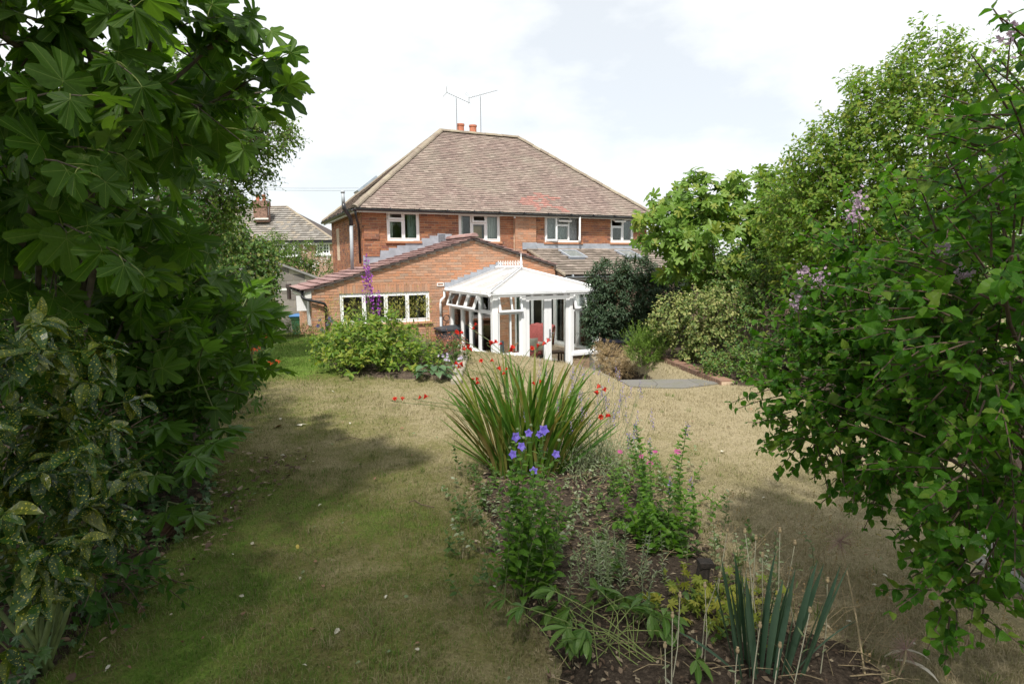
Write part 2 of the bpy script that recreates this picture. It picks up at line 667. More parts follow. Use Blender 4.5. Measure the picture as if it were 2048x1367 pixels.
# ------------------------------------------------------------------ terrain
SUNK = np.array([(-2.6, 15.2), (-1.5, 13.3), (-0.92, 12.35), (0.34, 11.4), (1.0, 10.55), (1.42, 9.75), (1.62, 8.9), (2.72, 8.9), (2.62, 10.4), (2.35, 12.3), (2.9, 14.6), (5.4, 16.0), (9.0, 19.0), (9.0, 30.0), (-3.5, 30.0)])
BED_MID = np.array([(-0.3, 5.0), (-0.37, 4.3), (-0.24, 3.5), (-0.02, 2.9), (0.1, 2.4), (0.12, 1.2), (1.8, 1.2), (1.62, 2.35), (1.3, 3.2), (1.22, 4.0), (1.0, 5.0), (0.6, 5.7), (0.0, 5.8)])
BED_FAR = np.array([(-2.95, 9.8), (-2.5, 9.25), (-1.6, 9.0), (-0.82, 8.95), (-0.85, 10.5), (-0.98, 12.2), (-1.6, 13.2), (-2.7, 14.9), (-3.9, 14.6), (-3.7, 11.5)])
BED_LEFT = np.array([(-2.0, 1.0), (-1.98, 2.3), (-2.1, 3.1), (-2.18, 4.0), (-2.7, 5.3), (-3.3, 6.6), (-4.3, 9.4), (-5.4, 12.2), (-6.1, 14.6), (-7.2, 15.7), (-12, 15.7), (-12, 1.0)])
BED_RIGHT = np.array([(3.05, 8.5), (3.7, 8.2), (4.2, 6.2), (3.6, 4.0), (3.3, 1.0), (9, 1.0), (9, 15.5), (5.4, 15.9), (3.0, 14.4), (2.5, 12.3), (2.75, 10.4)])
PATH_SLAB = np.array([(1.74, 8.47), (2.05, 8.36), (2.4, 8.32), (2.95, 8.58), (2.72, 8.93), (1.66, 8.93)])


def inside(P, X, Y):
    r = np.zeros(X.shape, bool)
    j = len(P) - 1
    for i in range(len(P)):
        xi, yi, xj, yj = P[i, 0], P[i, 1], P[j, 0], P[j, 1]
        c = ((yi > Y) != (yj > Y)) & (X < (xj - xi) * (Y - yi) / (yj - yi + 1e-12) + xi)
        r ^= c
        j = i
    return r


def edge_dist(P, X, Y):
    d = np.full(X.shape, 1e9)
    for i in range(len(P)):
        a, b_ = P[i], P[(i + 1) % len(P)]
        ab = b_ - a
        t = np.clip(((X - a[0]) * ab[0] + (Y - a[1]) * ab[1]) / (ab @ ab), 0, 1)
        d = np.minimum(d, np.hypot(X - a[0] - t * ab[0], Y - a[1] - t * ab[1]))
    return d


def sdist(P, X, Y):
    return np.where(inside(P, X, Y), 1, -1) * edge_dist(P, X, Y)


_wv = [(rng.uniform(0.25, 1.6), rng.uniform(0, 6.3), rng.uniform(0, 6.3)) for _ in range(14)]


def wobble(X, Y, f=1.0):
    s = np.zeros(np.shape(X))
    for k, a, ph in _wv:
        s = s + np.sin((X * math.cos(a) + Y * math.sin(a)) * k * f * 3 + ph) / len(_wv)
    return s * 2.0


def smooth(x, a, b_):
    t = np.clip((x - a) / (b_ - a), 0, 1)
    return t * t * (3 - 2 * t)


def ground_z(X, Y):
    X, Y = np.asarray(X, float), np.asarray(Y, float)
    z = 1.45 + 0.02 * wobble(X, Y, 0.5) + 0.03 * smooth(Y, 4, 0)
    z = np.where((Y > 15.0) & (X < -4.6), 1.45 - 0.5 * smooth(Y, 15.6, 17.2), z)
    d = sdist(SUNK, X, Y)
    z = z - 0.95 * smooth(d, -0.03, 0.55)
    far = smooth(np.hypot(X, np.maximum(Y - 8, 0)), 24, 60)
    z = z * (1 - far) + 0.7 * far
    return z + 0.012 * smooth(sdist(BED_LEFT, X, Y), 0, 0.4) * 4 + 0.05 * smooth(sdist(BED_RIGHT, X, Y), 0.0, 0.5)


def gz(x, y):
    return float(ground_z(np.array([x]), np.array([y]))[0])


def axis(lo, hi, step, far):
    near = np.arange(lo, hi + step / 2, step)
    out = [hi]
    s = step
    ext = []
    p = hi
    while p < far:
        s *= 1.35
        p += s
        ext.append(p)
    ext = np.array(ext)
    lo_ext = lo - (ext - hi)
    return np.concatenate([lo_ext[::-1], near, ext])


def ground_mat():
    m, n, l, b = new_mat('lawn_turf')
    at_ = n.new('ShaderNodeAttribute')
    at_.attribute_name = 'dry'
    so = n.new('ShaderNodeAttribute')
    so.attribute_name = 'soil'
    n1 = noise_n(n, l, 1.1, 6, 0.6)
    n2 = noise_n(n, l, 9.0, 6, 0.65)
    n3 = noise_n(n, l, 55.0, 5, 0.7)
    k = math_n(n, l, 'ADD', at_.outputs['Fac'], math_n(n, l, 'MULTIPLY', math_n(n, l, 'SUBTRACT', math_n(n, l, 'ADD', n1, n2), 1.0), 0.9))
    col = ramp_n(n, l, k, [(0.0, (0.12, 0.19, 0.03)), (0.3, (0.14, 0.135, 0.045)), (0.6, (0.225, 0.195, 0.10)), (1.0, (0.32, 0.27, 0.17))])
    col = mix_rgb(n, l, 0.75, col, ramp_n(n, l, n3, [(0.25, (0.4, 0.4, 0.38)), (0.75, (1.35, 1.35, 1.35))]), 'MULTIPLY')
    sk = ramp_n(n, l, math_n(n, l, 'ADD', so.outputs['Fac'], math_n(n, l, 'MULTIPLY', math_n(n, l, 'SUBTRACT', n2, 0.5), 0.8)), [(0.42, (0, 0, 0)), (0.58, (1, 1, 1))])
    soil = ramp_n(n, l, n3, [(0.3, (0.022, 0.016, 0.012)), (0.7, (0.085, 0.062, 0.047))])
    l.new(mix_rgb(n, l, sk, col, soil), b.inputs['Base Color'])
    b.inputs['Roughness'].default_value = 0.95
    b.inputs['Specular IOR Level'].default_value = 0.1
    bump(n, l, b, n3, 0.9, 0.02)
    return m


def dryness(X, Y):
    """0 green turf, 1 straw: the open right and far lawn has dried out, the left strip stays green"""
    d = 0.42 + 0.40 * smooth(X, -1.6, 1.6) + 0.28 * smooth(Y, 4.2, 7.5)
    d = d - 0.95 * smooth(Y, 8.8, 10.6) * smooth(X, -2.2, -3.3) * (1 - 0.6 * smooth(Y, 13.6, 14.8))
    d = d - 0.22 * smooth(Y, 6.0, 3.0) * smooth(X, 0.8, -0.4)
    d = d - 0.22 * smooth(X, -1.4, -2.6) * smooth(Y, 4.0, 6.0)
    d = d + 0.14 * wobble(X, Y, 0.9) + 0.13 * wobble(X + 3, Y, 3.1) + 0.10 * wobble(X, Y - 2, 7.3)
    return np.clip(d, 0, 1)


def build_ground():
    xs, ys = axis(-11, 9, 0.11, 900), axis(-4, 19, 0.11, 900)
    X, Y = np.meshgrid(xs, ys)
    Z = ground_z(X, Y)
    nx, ny = len(xs), len(ys)
    V = np.stack([X, Y, Z], -1).reshape(-1, 3)
    i = (np.arange(ny - 1)[:, None] * nx + np.arange(nx - 1)[None]).ravel()
    T = np.concatenate([np.stack([i, i + 1, i + nx + 1], 1), np.stack([i, i + nx + 1, i + nx], 1)])
    me = mesh_tris('ground', V, T, ground_mat())
    soil = np.maximum.reduce([smooth(sdist(BED_LEFT, X, Y), -0.05, 0.12), smooth(sdist(BED_RIGHT, X, Y), -0.05, 0.12), 0.8 * smooth(sdist(SUNK, X, Y), 0.05, 0.25)])
    for nm, a in (('dry', dryness(X, Y)), ('soil', soil)):
        t = me.attributes.new(nm, 'FLOAT', 'POINT')
        t.data.foreach_set('value', a.ravel().astype(np.float32))
    o = link('ground', me)
    o['kind'] = 'structure'


build_ground()


def soil_mat():
    m, n, l, b = new_mat('bed_soil')
    n3 = noise_n(n, l, 45.0, 6, 0.75)
    n1 = noise_n(n, l, 5.0, 4, 0.6)
    col = ramp_n(n, l, n3, [(0.3, (0.03, 0.023, 0.018)), (0.52, (0.09, 0.07, 0.055)), (0.72, (0.2, 0.16, 0.12))])
    col = mix_rgb(n, l, 0.6, col, ramp_n(n, l, n1, [(0.3, (0.6, 0.6, 0.6)), (0.7, (1.4, 1.3, 1.2))]), 'MULTIPLY')
    l.new(col, b.inputs['Base Color'])
    b.inputs['Roughness'].default_value = 1.0
    b.inputs['Specular IOR Level'].default_value = 0.1
    bump(n, l, b, n3, 1.0, 0.03)
    return m


M_['soil'] = soil_mat()


def bed(name, P, step=0.05, rise=0.05):
    x0, y0 = P.min(0) - 0.2
    x1, y1 = P.max(0) + 0.2
    xs, ys = np.arange(x0, x1, step), np.arange(y0, y1, step)
    X, Y = np.meshgrid(xs, ys)
    d = sdist(P, X, Y) + 0.08 * wobble(X, Y, 3.5) + 0.06 * wobble(X, Y, 9) + 0.05 * wobble(X + 1, Y, 21)
    Z = ground_z(X, Y) - 0.03 + (rise + 0.03) * smooth(d, -0.02, 0.22) + 0.016 * wobble(X, Y, 7) * smooth(d, 0, 0.2) + rng.uniform(-.006, .006, X.shape)
    nx = len(xs)
    keep = (d > -0.1)
    c = keep[:-1, :-1] & keep[1:, :-1] & keep[:-1, 1:] & keep[1:, 1:]
    jj, ii = np.where(c)
    i = jj * nx + ii
    V = np.stack([X, Y, Z], -1).reshape(-1, 3)
    T = np.concatenate([np.stack([i, i + 1, i + nx + 1], 1), np.stack([i, i + nx + 1, i + nx], 1)])
    u, inv = np.unique(T, return_inverse=True)
    o = link(name, mesh_tris(name, V[u], inv.reshape(-1, 3), M_['soil']))
    o['kind'] = 'structure'


bed('flower_bed', BED_MID)
bed('flower_bed', BED_FAR, 0.08)


def paving_mat():
    return piece_mat('grey_paving_stone', [(0, (0.13, 0.125, 0.115)), (0.5, (0.17, 0.162, 0.15)), (1, (0.21, 0.2, 0.185))], grime=(0.14, 0.14, 0.09), grime_amt=0.6, scale=4.0)


M_['paving'] = paving_mat()
M_['stone'] = piece_mat('mossy_edging_stone', [(0, (0.25, 0.22, 0.18)), (1, (0.36, 0.32, 0.26))], grime=(0.12, 0.13, 0.06), grime_amt=0.6, scale=6.0)


def path_root(name):
    o = bpy.data.objects.new(name, None)
    COL.objects.link(o)
    o['kind'] = 'structure'
    BASE[o.name], FRAME[o.name] = np.zeros(3), 'W'
    return o


def flat_stone(parent, name, pts, th, mat, tilt=0.006):
    mb = MB()
    P = []
    for x, y in pts:
        P.append((x, y, 1.457 + 0.03 * max(0.0, (4 - y) / 4) + random.uniform(-tilt, tilt) * .3))
    c = np.mean(P, 0)
    P = [tuple(c + (np.array(p) - c) * 0.985) for p in P]
    mb.slab(P, th)
    return mb.build(name, mat, parent)


# grey slabs at the head of the sunken path, steps down and slabs by the conservatory
pv = path_root('garden_path')
flat_stone(pv, 'paving_stone', [(1.62, 8.9), (1.68, 8.42), (2.02, 8.3), (2.12, 8.55), (2.12, 8.92)], 0.05, M_['paving'])
flat_stone(pv, 'paving_stone', [(2.12, 8.92), (2.12, 8.55), (2.02, 8.3), (2.4, 8.25), (2.72, 8.4), (2.66, 8.92)], 0.05, M_['paving'])
flat_stone(pv, 'paving_stone', [(2.66, 8.92), (2.72, 8.4), (3.08, 8.58), (2.8, 8.92)], 0.05, M_['paving'])
for i in range(5):                                   # steps going down between the lawn edge and the brick wall
    y = 9.0 + i * 0.34
    xa = np.interp(y, [8.9, 9.75, 10.55, 11.4], [1.66, 1.46, 1.05, 0.4])
    mb = MB().bevbox(xa, 2.66, y, y + 0.36, 0.35, 1.36 - 0.15 * (i + 1), 0.012)
    mb.build('step', M_['paving'], pv)
for i in range(6):
    for j in range(5):
        x, y = -1.2 + j * 0.66, 10.9 + i * 0.66
        if inside(SUNK, np.array([x + .3]), np.array([y + .3]))[0] and sdist(SUNK, np.array([x + .3]), np.array([y + .3]))[0] > 0.5:
            MB().bevbox(x, x + .65, y, y + .65, 0.4, 0.525 + random.uniform(-.004, .004), 0.01).build('paving_stone', M_['paving'], pv)

# path of worn slabs at the right, under the lilac
pr = path_root('side_path')
pts_l = [(2.62, 2.35), (2.64, 2.8), (2.68, 3.25), (2.74, 3.75)]
for (xa, ya), (xb, yb) in zip(pts_l[:-1], pts_l[1:]):
    flat_stone(pr, 'paving_stone', [(xa, ya), (xa + .62, ya - .05), (xb + .62, yb - .05), (xb, yb)], 0.05, M_['paving'])

# stones along the lawn edge above the sunken area and the bed edge
ed = path_root('lawn_edging')
edge_pts = [(-0.88, 12.3), (-0.2, 11.83), (0.36, 11.36), (0.7, 10.95), (1.02, 10.52), (1.24, 10.1), (1.44, 9.72), (1.55, 9.3), (1.6, 8.95)]
for (xa, ya), (xb, yb) in zip(edge_pts[:-1], edge_pts[1:]):
    L = math.hypot(xb - xa, yb - ya)
    k = max(1, int(L / 0.3))
    for i in range(k):
        t = (i + .5) / k
        x, y = xa + (xb - xa) * t, ya + (yb - ya) * t
        M = Matrix.Translation((x, y, 1.33)) @ Matrix.Rotation(math.atan2(yb - ya, xb - xa) + random.uniform(-.08, .08), 4, 'Z')
        MB().bevbox(-L / k / 2 + .01, L / k / 2 - .01, -.09, .07, -.2, .09 + random.uniform(-.02, .015), 0.015, 0, M).build('edging_stone', M_['stone'], ed)
for i in range(13):
    y = 8.8 + i * 0.28
    M = Matrix.Translation((-0.84 - 0.012 * i + random.uniform(-.02, .02), y, 1.46)) @ Matrix.Rotation(random.uniform(-.1, .1), 4, 'Z')
    MB().bevbox(-.08, .08, -.13, .13, -.1, .07 + random.uniform(-.02, .02), 0.015, 0, M).build('edging_stone', M_['stone'], ed)

# ------------------------------------------------------------------ brick laying


def lay(u0, u1, z0, z1, holes=(), course=0.0762, length=0.2286, top=None, joint=0.0125, skip=None):
    """stretcher bond -> list of (u centre, z centre, length, height)"""
    out = []
    nrow = int(round((z1 - z0) / course))
    for r in range(nrow):
        za, zb = z0 + r * course, z0 + (r + 1) * course
        ivs = [(u0, u1)]
        if top:
            ivs = [(max(u0, top(zb)[0]), min(u1, top(zb)[1]))]
        for ha, hb, hz0, hz1 in holes:
            if zb - .01 > hz0 and za + .01 < hz1:
                nv = []
                for a, b_ in ivs:
                    if hb <= a or ha >= b_:
                        nv.append((a, b_))
                    else:
                        if ha > a:
                            nv.append((a, ha))
                        if hb < b_:
                            nv.append((hb, b_))
                ivs = nv
        off = (r % 2) * length / 2
        for a, b_ in ivs:
            k = math.floor((a - u0 - off) / length)
            p = u0 + off + k * length
            while p < b_ - .012:
                s, e = max(p, a), min(p + length, b_)
                if e - s > .03:
                    out.append(((s + e) / 2, (za + zb) / 2, e - s - joint, course - joint))
                p += length
    return out


def brick_pieces(parent, lst, plane, mat, name='brick', stuff='brickwork', limit=300, depth=0.06, jit=0.0025, cell=9, minpx=7):
    """plane(u, z) -> (x, y, z) on the face; plane.ax = direction along the wall, plane.n = outward"""
    a = np.array(lst)
    if len(a) == 0:
        return
    ax, nn = plane
    pos = np.stack([ax[0] + ax[1] * 0, ax[0], ax[0]], 0) if False else None
    base, along = ax
    P = base[None] + a[:, :1] * along[None] + np.stack([np.zeros(len(a)), np.zeros(len(a)), a[:, 1]], 1) + nn[None] * (rng.uniform(-jit, jit, len(a))[:, None] - depth / 2)
    N = len(a)
    X = np.tile(along, (N, 1))
    Yv = np.tile(-nn, (N, 1))
    Z = np.tile(np.array([0, 0, 1.0]), (N, 1))
    M = mats_of((X, Yv, Z), P, np.stack([a[:, 2] / 0.2186, np.ones(N), a[:, 3] / 0.0662], 1))
    protos = [box_proto(0.2186, depth, 0.0662, 0.0022, s) for s in range(4)]
    return pieces(parent, name, stuff, protos, M, rng.integers(0, 4, N), mat, size=0.22, limit=limit, cell=cell, minpx=minpx)


def holed_wall(mb, x0, x1, z0, z1, holes, y0, y1, mi=0, axis_='x'):
    xs = sorted({x0, x1, *[h[0] for h in holes], *[h[1] for h in holes]})
    zs = sorted({z0, z1, *[h[2] for h in holes], *[h[3] for h in holes]})
    xs = [x for x in xs if x0 <= x <= x1]
    zs = [z for z in zs if z0 <= z <= z1]
    for a, b_ in zip(xs[:-1], xs[1:]):
        for c, d in zip(zs[:-1], zs[1:]):
            cx, cz = (a + b_) / 2, (c + d) / 2
            if any(h[0] < cx < h[1] and h[2] < cz < h[3] for h in holes):
                continue
            if axis_ == 'x':
                mb.box(a, b_, y0, y1, c, d, mi)
            else:
                mb.box(y0, y1, a, b_, c, d, mi)


AXU = np.array([1.0, 0, 0])
NOUT = np.array([0, -1.0, 0])


def window(parent, u0, u1, z0, z1, v, lights, rec=0.035, sill=None, side=False):
    """white framed window in the wall plane v; lights: (a0, a1, b0, b1, open angle) fractions. Frame is a part, sashes and panes its children"""
    y = -v + rec
    mb = MB().frame(u0, u1, z0, z1, 0.04, y - .005, y + .06)
    ins = [u0 + .04, u1 - .04, z0 + .04, z1 - .04]
    W, Hh = ins[1] - ins[0], ins[3] - ins[2]
    todo = []
    for a0, a1, b0, b1, ang in lights:
        x0, x1 = ins[0] + a0 * W, ins[0] + a1 * W
        y0_, y1_ = ins[2] + b0 * Hh, ins[2] + b1 * Hh
        mb.frame(x0, x1, y0_, y1_, 0.022, y - .002, y + .055)
        todo.append((x0 + .022, x1 - .022, y0_ + .022, y1_ - .022, ang))
    o = mb.build('window', M_['pvc'], parent)
    for x0, x1, c0, c1, ang in todo:
        M = Matrix.Identity(4)
        if isinstance(ang, tuple):                 # side hung: ('l' or 'r', angle)
            hx = x0 if ang[0] == 'l' else x1
            M = Matrix.Translation((hx, y, 0)) @ Matrix.Rotation(ang[1] if ang[0] == 'r' else -ang[1], 4, 'Z') @ Matrix.Translation((-hx, -y, 0))
        elif ang:
            M = Matrix.Translation((0, y, c1)) @ Matrix.Rotation(-ang, 4, 'X') @ Matrix.Translation((0, -y, -c1))
        if ang:
            MB().frame(x0 - .02, x1 + .02, c0 - .02, c1 + .02, 0.055, y - .03, y + .02, 0, M).build('sash', M_['pvc'], o)
            MB().box(x0 + .035, x1 - .035, y - .008, y + .004, c0 + .035, c1 - .035, 0, M).build('pane', M_['glass'], o)
        else:
            MB().frame(x0, x1, c0, c1, 0.03, y - .012, y + .04).build('sash', M_['pvc'], o)
            MB().box(x0 + .03, x1 - .03, y + .008, y + .02, c0 + .03, c1 - .03).build('pane', M_['glass'], o)
    if sill:
        MB().bevbox(u0 - .06, u1 + .06, -v - .06, -v + .05, z0 - .075, z0 - .004, 0.008).build('sill', sill, o)
    return o


def drape(u0, u1, y, z0, z1, folds=5, amp=0.025):
    mb = MB()
    n = folds * 4
    vs, fs = [], []
    for j, z in enumerate((z0, z1)):
        for i in range(n + 1):
            vs.append((u0 + (u1 - u0) * i / n, y + amp * math.sin(i / 4 * 2 * PI), z))
    k = n + 1
    for i in range(n):
        fs.append((i, i + 1, i + 1 + k, i + k))
    mb.add(vs, fs)
    vs2 = [(a, b_ + .006, c) for a, b_, c in vs]
    mb.add(vs2, [tuple(reversed(f)) for f in fs])
    return mb


# ------------------------------------------------------------------ the semi-detached house
W_H, D_H, Z_EAVE, Z_RIDGE, OV = 10.5645, 5.7057, 4.917, 7.99, 0.25
SILLM = plain('tiled_sill', (0.42, 0.2, 0.11), 0.7, 0.1, 10)
house = thing('semi_detached_house', 'large red brick semi-detached house under a hipped brown tiled roof', 'house', (0, 0, 0.5), 'H')
WIN = [(0.757, 1.777), (3.085, 4.537), (6.228, 7.676), (8.95, 9.949)]
ZW0, ZW1 = 3.974, 4.876
holes_f = [(a, b_, ZW0, ZW1 + 0.5) for a, b_ in WIN]
mb = MB()
holed_wall(mb, 0.012, W_H - .012, 0.4, Z_EAVE - .06, [(a, b_, ZW0, Z_EAVE) for a, b_ in WIN], 0.012, 0.26)
holed_wall(mb, 0.26, D_H - .25, 0.4, Z_EAVE - .06, [(1.02, 1.62, 3.5, 4.55)], 0.012, 0.26, 0, 'y')
mb.box(W_H - .26, W_H - .012, 0.26, D_H - .25, 0.4, Z_EAVE - .06)
mb.box(0.012, W_H - .012, D_H - .25, D_H, 0.4, Z_EAVE - .06)
wall = mb.build('wall', M_['mortar'], house)
mb = MB().box(0.26, W_H - .26, 0.26, D_H - .25, 2.7, 2.8).box(0.26, W_H - .26, 2.9, 2.98, 2.8, 4.86).box(5.3, 5.4, .26, 2.9, 2.8, 4.85).box(.26, W_H - .26, .26, D_H - .25, Z_EAVE - .06, Z_EAVE - .02)
mb.build('inner_wall', M_['plaster'], house)
# soffit of windows reach the eaves: bricks on the front and the left side
bl = lay(0.0, W_H, 2.45, Z_EAVE - .06, [(a - .005, b_ + .005, ZW0 - .08, ZW1 + .2) for a, b_ in WIN] + [(5.04, 5.845, 2, 6)])
brick_pieces(wall, bl, ((np.zeros(3), AXU), NOUT), M_['brick'], limit=230, cell=11)
bs = lay(0.0, D_H, 2.3, Z_EAVE - .06, [(1.0, 1.64, 3.5, 4.56)])
brick_pieces(wall, bs, ((np.array([0.0, D_H, 0]), np.array([0, -1.0, 0])), np.array([-1.0, 0, 0])), M_['brick'], limit=60, cell=9, minpx=4)
# shared pier between the two houses
pier = MB().box(5.055, 5.83, -.088, .01, 0.4, Z_EAVE - .07).build('pier', M_['mortar'], house)
pb = lay(5.045, 5.84, 2.45, Z_EAVE - .07, length=0.199)
brick_pieces(pier, pb, ((np.array([0, -.1, 0]), AXU), NOUT), M_['ext_brick'], limit=60, cell=9)
for z0 in (4.02, 3.5):                                # corbelled corner panels
    q = MB().box(0.05, 0.5, -.028, .01, z0, z0 + .38).build('corner_panel', M_['mortar'], house)
    brick_pieces(q, lay(0.04, 0.51, z0, z0 + .381), ((np.array([0, -.04, 0]), AXU), NOUT), M_['brick'], limit=12, cell=6, minpx=3)

# windows of the upper floor
T_, R_ = math.radians, 0.0
w1 = window(house, *WIN[0], ZW0, ZW1, 0, [(0, .5, .72, 1, T_(14)), (0, .5, 0, .72, 0), (.5, 1, 0, 1, 0)], sill=SILLM)
w2 = window(house, *WIN[1], ZW0, ZW1, 0, [(0, .3, 0, 1, 0), (.3, .66, .68, 1, T_(12)), (.3, .66, 0, .68, 0), (.66, 1, 0, 1, 0)], sill=SILLM)
w3 = window(house, *WIN[2], ZW0, ZW1, 0, [(0, .3, 0, 1, ('l', T_(28))), (.3, .68, .68, 1, T_(55)), (.3, .68, 0, .68, 0), (.68, 1, 0, 1, ('r', T_(62)))], sill=SILLM)
w4 = window(house, *WIN[3], ZW0, ZW1, 0, [(0, .52, .66, 1, T_(66)), (0, .52, 0, .66, 0), (.52, 1, 0, 1, 0)], sill=SILLM)
# narrow open casement in the left side wall
MB().frame(-.0, .05, 0, 0, 0, 0, 0) if False else None
sw = MB()
sw.box(.03, .09, 1.02, 1.07, 3.5, 4.55).box(.03, .09, 1.57, 1.62, 3.5, 4.55).box(.03, .09, 1.07, 1.57, 3.5, 3.55).box(.03, .09, 1.07, 1.57, 4.5, 4.55).box(.03, .09, 1.07, 1.57, 4.2, 4.25)
swo = sw.build('window', M_['pvc'], house)
MB().box(.05, .06, 1.07, 1.57, 3.55, 4.2).build('pane', M_['glass'], swo)
Mh = Matrix.Translation((.03, 1.05, 4.52)) @ Matrix.Rotation(T_(-24), 4, 'Y') @ Matrix.Translation((-.03, -1.05, -4.52))
sm = MB()
sm.box(-.01, .03, 1.05, 1.1, 4.2, 4.52, 0, Mh).box(-.01, .03, 1.54, 1.59, 4.2, 4.52, 0, Mh).box(-.01, .03, 1.1, 1.54, 4.2, 4.25, 0, Mh).box(-.01, .03, 1.1, 1.54, 4.47, 4.52, 0, Mh)
sm.build('sash', M_['pvc'], swo)


def curtain(u0, u1, z0, z1, y, label, folds=4, mat=None):
    mb = drape(u0, u1, y, z0, z1, folds)
    return solo('curtain', mb, mat or M_['curtain'], label, 'curtain', frame='H', smooth=True)


NET = plain('patterned_net', (0.5, 0.53, 0.55), 0.9, 0.3, 40)
curtain(.80, .98, ZW0, ZW1, .2, 'pale curtain gathered at the left of the first upstairs window from the flue pipe', 3)
curtain(1.45, 1.73, ZW0, ZW1, .2, 'grey-green curtain behind the right pane of the first upstairs window from the flue pipe', 4, plain('grey_green_curtain', (0.3, 0.38, 0.36), .9, .08, 20))
curtain(3.13, 3.3, ZW0, ZW1, .2, 'cream curtain at the left of the upstairs window above the gable ridge', 3)
curtain(4.1, 4.5, ZW0, ZW1, .2, 'pale net curtain in the right pane of the upstairs window above the gable ridge', 6)
curtain(6.28, 7.62, ZW0, ZW1, .2, 'patterned net curtain across the wide-open window right of the brick pier', 16, NET)
curtain(9.5, 9.9, ZW0, ZW1, .24, 'dark green blind behind the window next to the satellite dish', 3, plain('dark_blind', (0.05, 0.1, 0.085), .8))
solo('board', MB().bevbox(3.62, 3.98, .24, .27, ZW0 + .02, ZW0 + .52, .01), plain('tan_card', (.45, .3, .12), .8), 'tan board standing inside the upstairs window above the gable ridge', 'board', frame='H')

# roof
rx0, rx1, ry0, ry1 = -OV, W_H + OV, -OV, D_H + OV
ymid = D_H / 2
hl, hr = 3.5236, W_H - 3.9395
mb = MB()
A = [(rx0, ry0, Z_EAVE), (rx1, ry0, Z_EAVE), (rx1, ry1, Z_EAVE), (rx0, ry1, Z_EAVE), (hl, ymid, Z_RIDGE), (hr, ymid, Z_RIDGE)]
mb.add([(x, y, z - .035) for x, y, z in A], [(0, 1, 5, 4), (1, 2, 5), (2, 3, 4, 5), (3, 0, 4), (3, 2, 1, 0)])
roof = mb.build('roof', M_['underlay'], house)


def tile_face(parent, P0, P1, Q0, Q1, gauge, width, tlen, th, mat, name='roof_tile', stuff='roof_tiling', limit=300, cell=10, minpx=6, lift=0.034, red=None, red_mat=None, jit=0.003, tiltj=0.01, holes=()):
    """tiles on the face with eave P0-P1 and upper edge Q0-Q1 (authoring frame)"""
    P0, P1, Q0, Q1 = [np.array(p, float) for p in (P0, P1, Q0, Q1)]
    e = nrm(P1 - P0)
    s = ((Q0 + Q1) / 2 - (P0 + P1) / 2)
    s = nrm(s - e * (s @ e))
    n_ = np.cross(e, s)
    if n_[2] < 0:
        n_ = -n_
    Ls = (Q0 - P0) @ s
    rows = int(round(Ls / gauge))
    pos, sc, redm = [], [], []
    for r in range(rows):
        t = (r + .5) / rows
        a0 = (1 - t) * 0 + t * ((Q0 - P0) @ e)
        a1 = (1 - t) * ((P1 - P0) @ e) + t * ((Q1 - P0) @ e)
        off = (r % 2) * width / 2
        k = math.floor((a0 - off) / width)
        p = off + k * width
        sv = Ls * r / rows
        while p < a1:
            x0, x1 = max(p, a0), min(p + width, a1)
            if x1 - x0 > .03:
                c = (x0 + x1) / 2
                if not any(h[0] < c < h[1] and h[2] < sv + .05 < h[3] for h in holes):
                    pos.append((c, sv))
                    sc.append((x1 - x0 - .004) / width)
                    redm.append(bool(red and red(c, sv)))
            p += width
    pos, sc, redm = np.array(pos), np.array(sc), np.array(redm)
    N = len(pos)
    tilt = math.atan2(lift - .004, tlen) 
    s2 = s * math.cos(tilt) - n_ * math.sin(tilt)
    n2 = n_ * math.cos(tilt) + s * math.sin(tilt)
    P = P0 + pos[:, :1] * e + (pos[:, 1:] + tlen / 2 - .03 + rng.uniform(-jit, jit, N)[:, None] * 2) * s + n_ * (lift / 2 + rng.uniform(-jit, jit, N)[:, None])
    X = nrm(e[None] + rng.normal(0, tiltj, N)[:, None] * s[None] + rng.normal(0, tiltj, N)[:, None] * n_[None])
    Yv = nrm(np.tile(s2, (N, 1)) - (X @ s2)[:, None] * X)
    Z = np.cross(X, Yv)
    M = mats_of((X, Yv, Z), P, np.stack([sc, np.ones(N), np.ones(N)], 1))
    protos = [box_proto(width, tlen, th, 0.002, q) for q in range(4)]
    if redm.any():
        pieces(parent, 'red_tile', 'red_tiling', protos, M[redm], rng.integers(0, 4, redm.sum()), red_mat, size=width, limit=90, cell=4, minpx=1, label='newer red roof tile')
    w = ~redm
    return pieces(parent, name, stuff, protos, M[w], rng.integers(0, 4, w.sum()), mat, size=width, limit=limit, cell=cell, minpx=minpx)


def red_zone(a, s):
    return (5.75 + .25 * math.sin(s * 9) < a < 7.1 + .35 * math.sin(s * 7 + 1)) and (.1 + .1 * math.sin(a * 5) < s < .95 + .12 * math.sin(a * 6)) and random.random() < (.8 if s > .25 else .35)


tile_face(roof, A[0], A[1], A[4], A[5], 0.1, 0.165, 0.15, 0.014, M_['tile'], limit=225, cell=14, red=red_zone, red_mat=M_['red_tile'])
tile_face(roof, A[3], A[0], A[4], A[4], 0.1, 0.165, 0.15, 0.014, M_['tile'], limit=0)


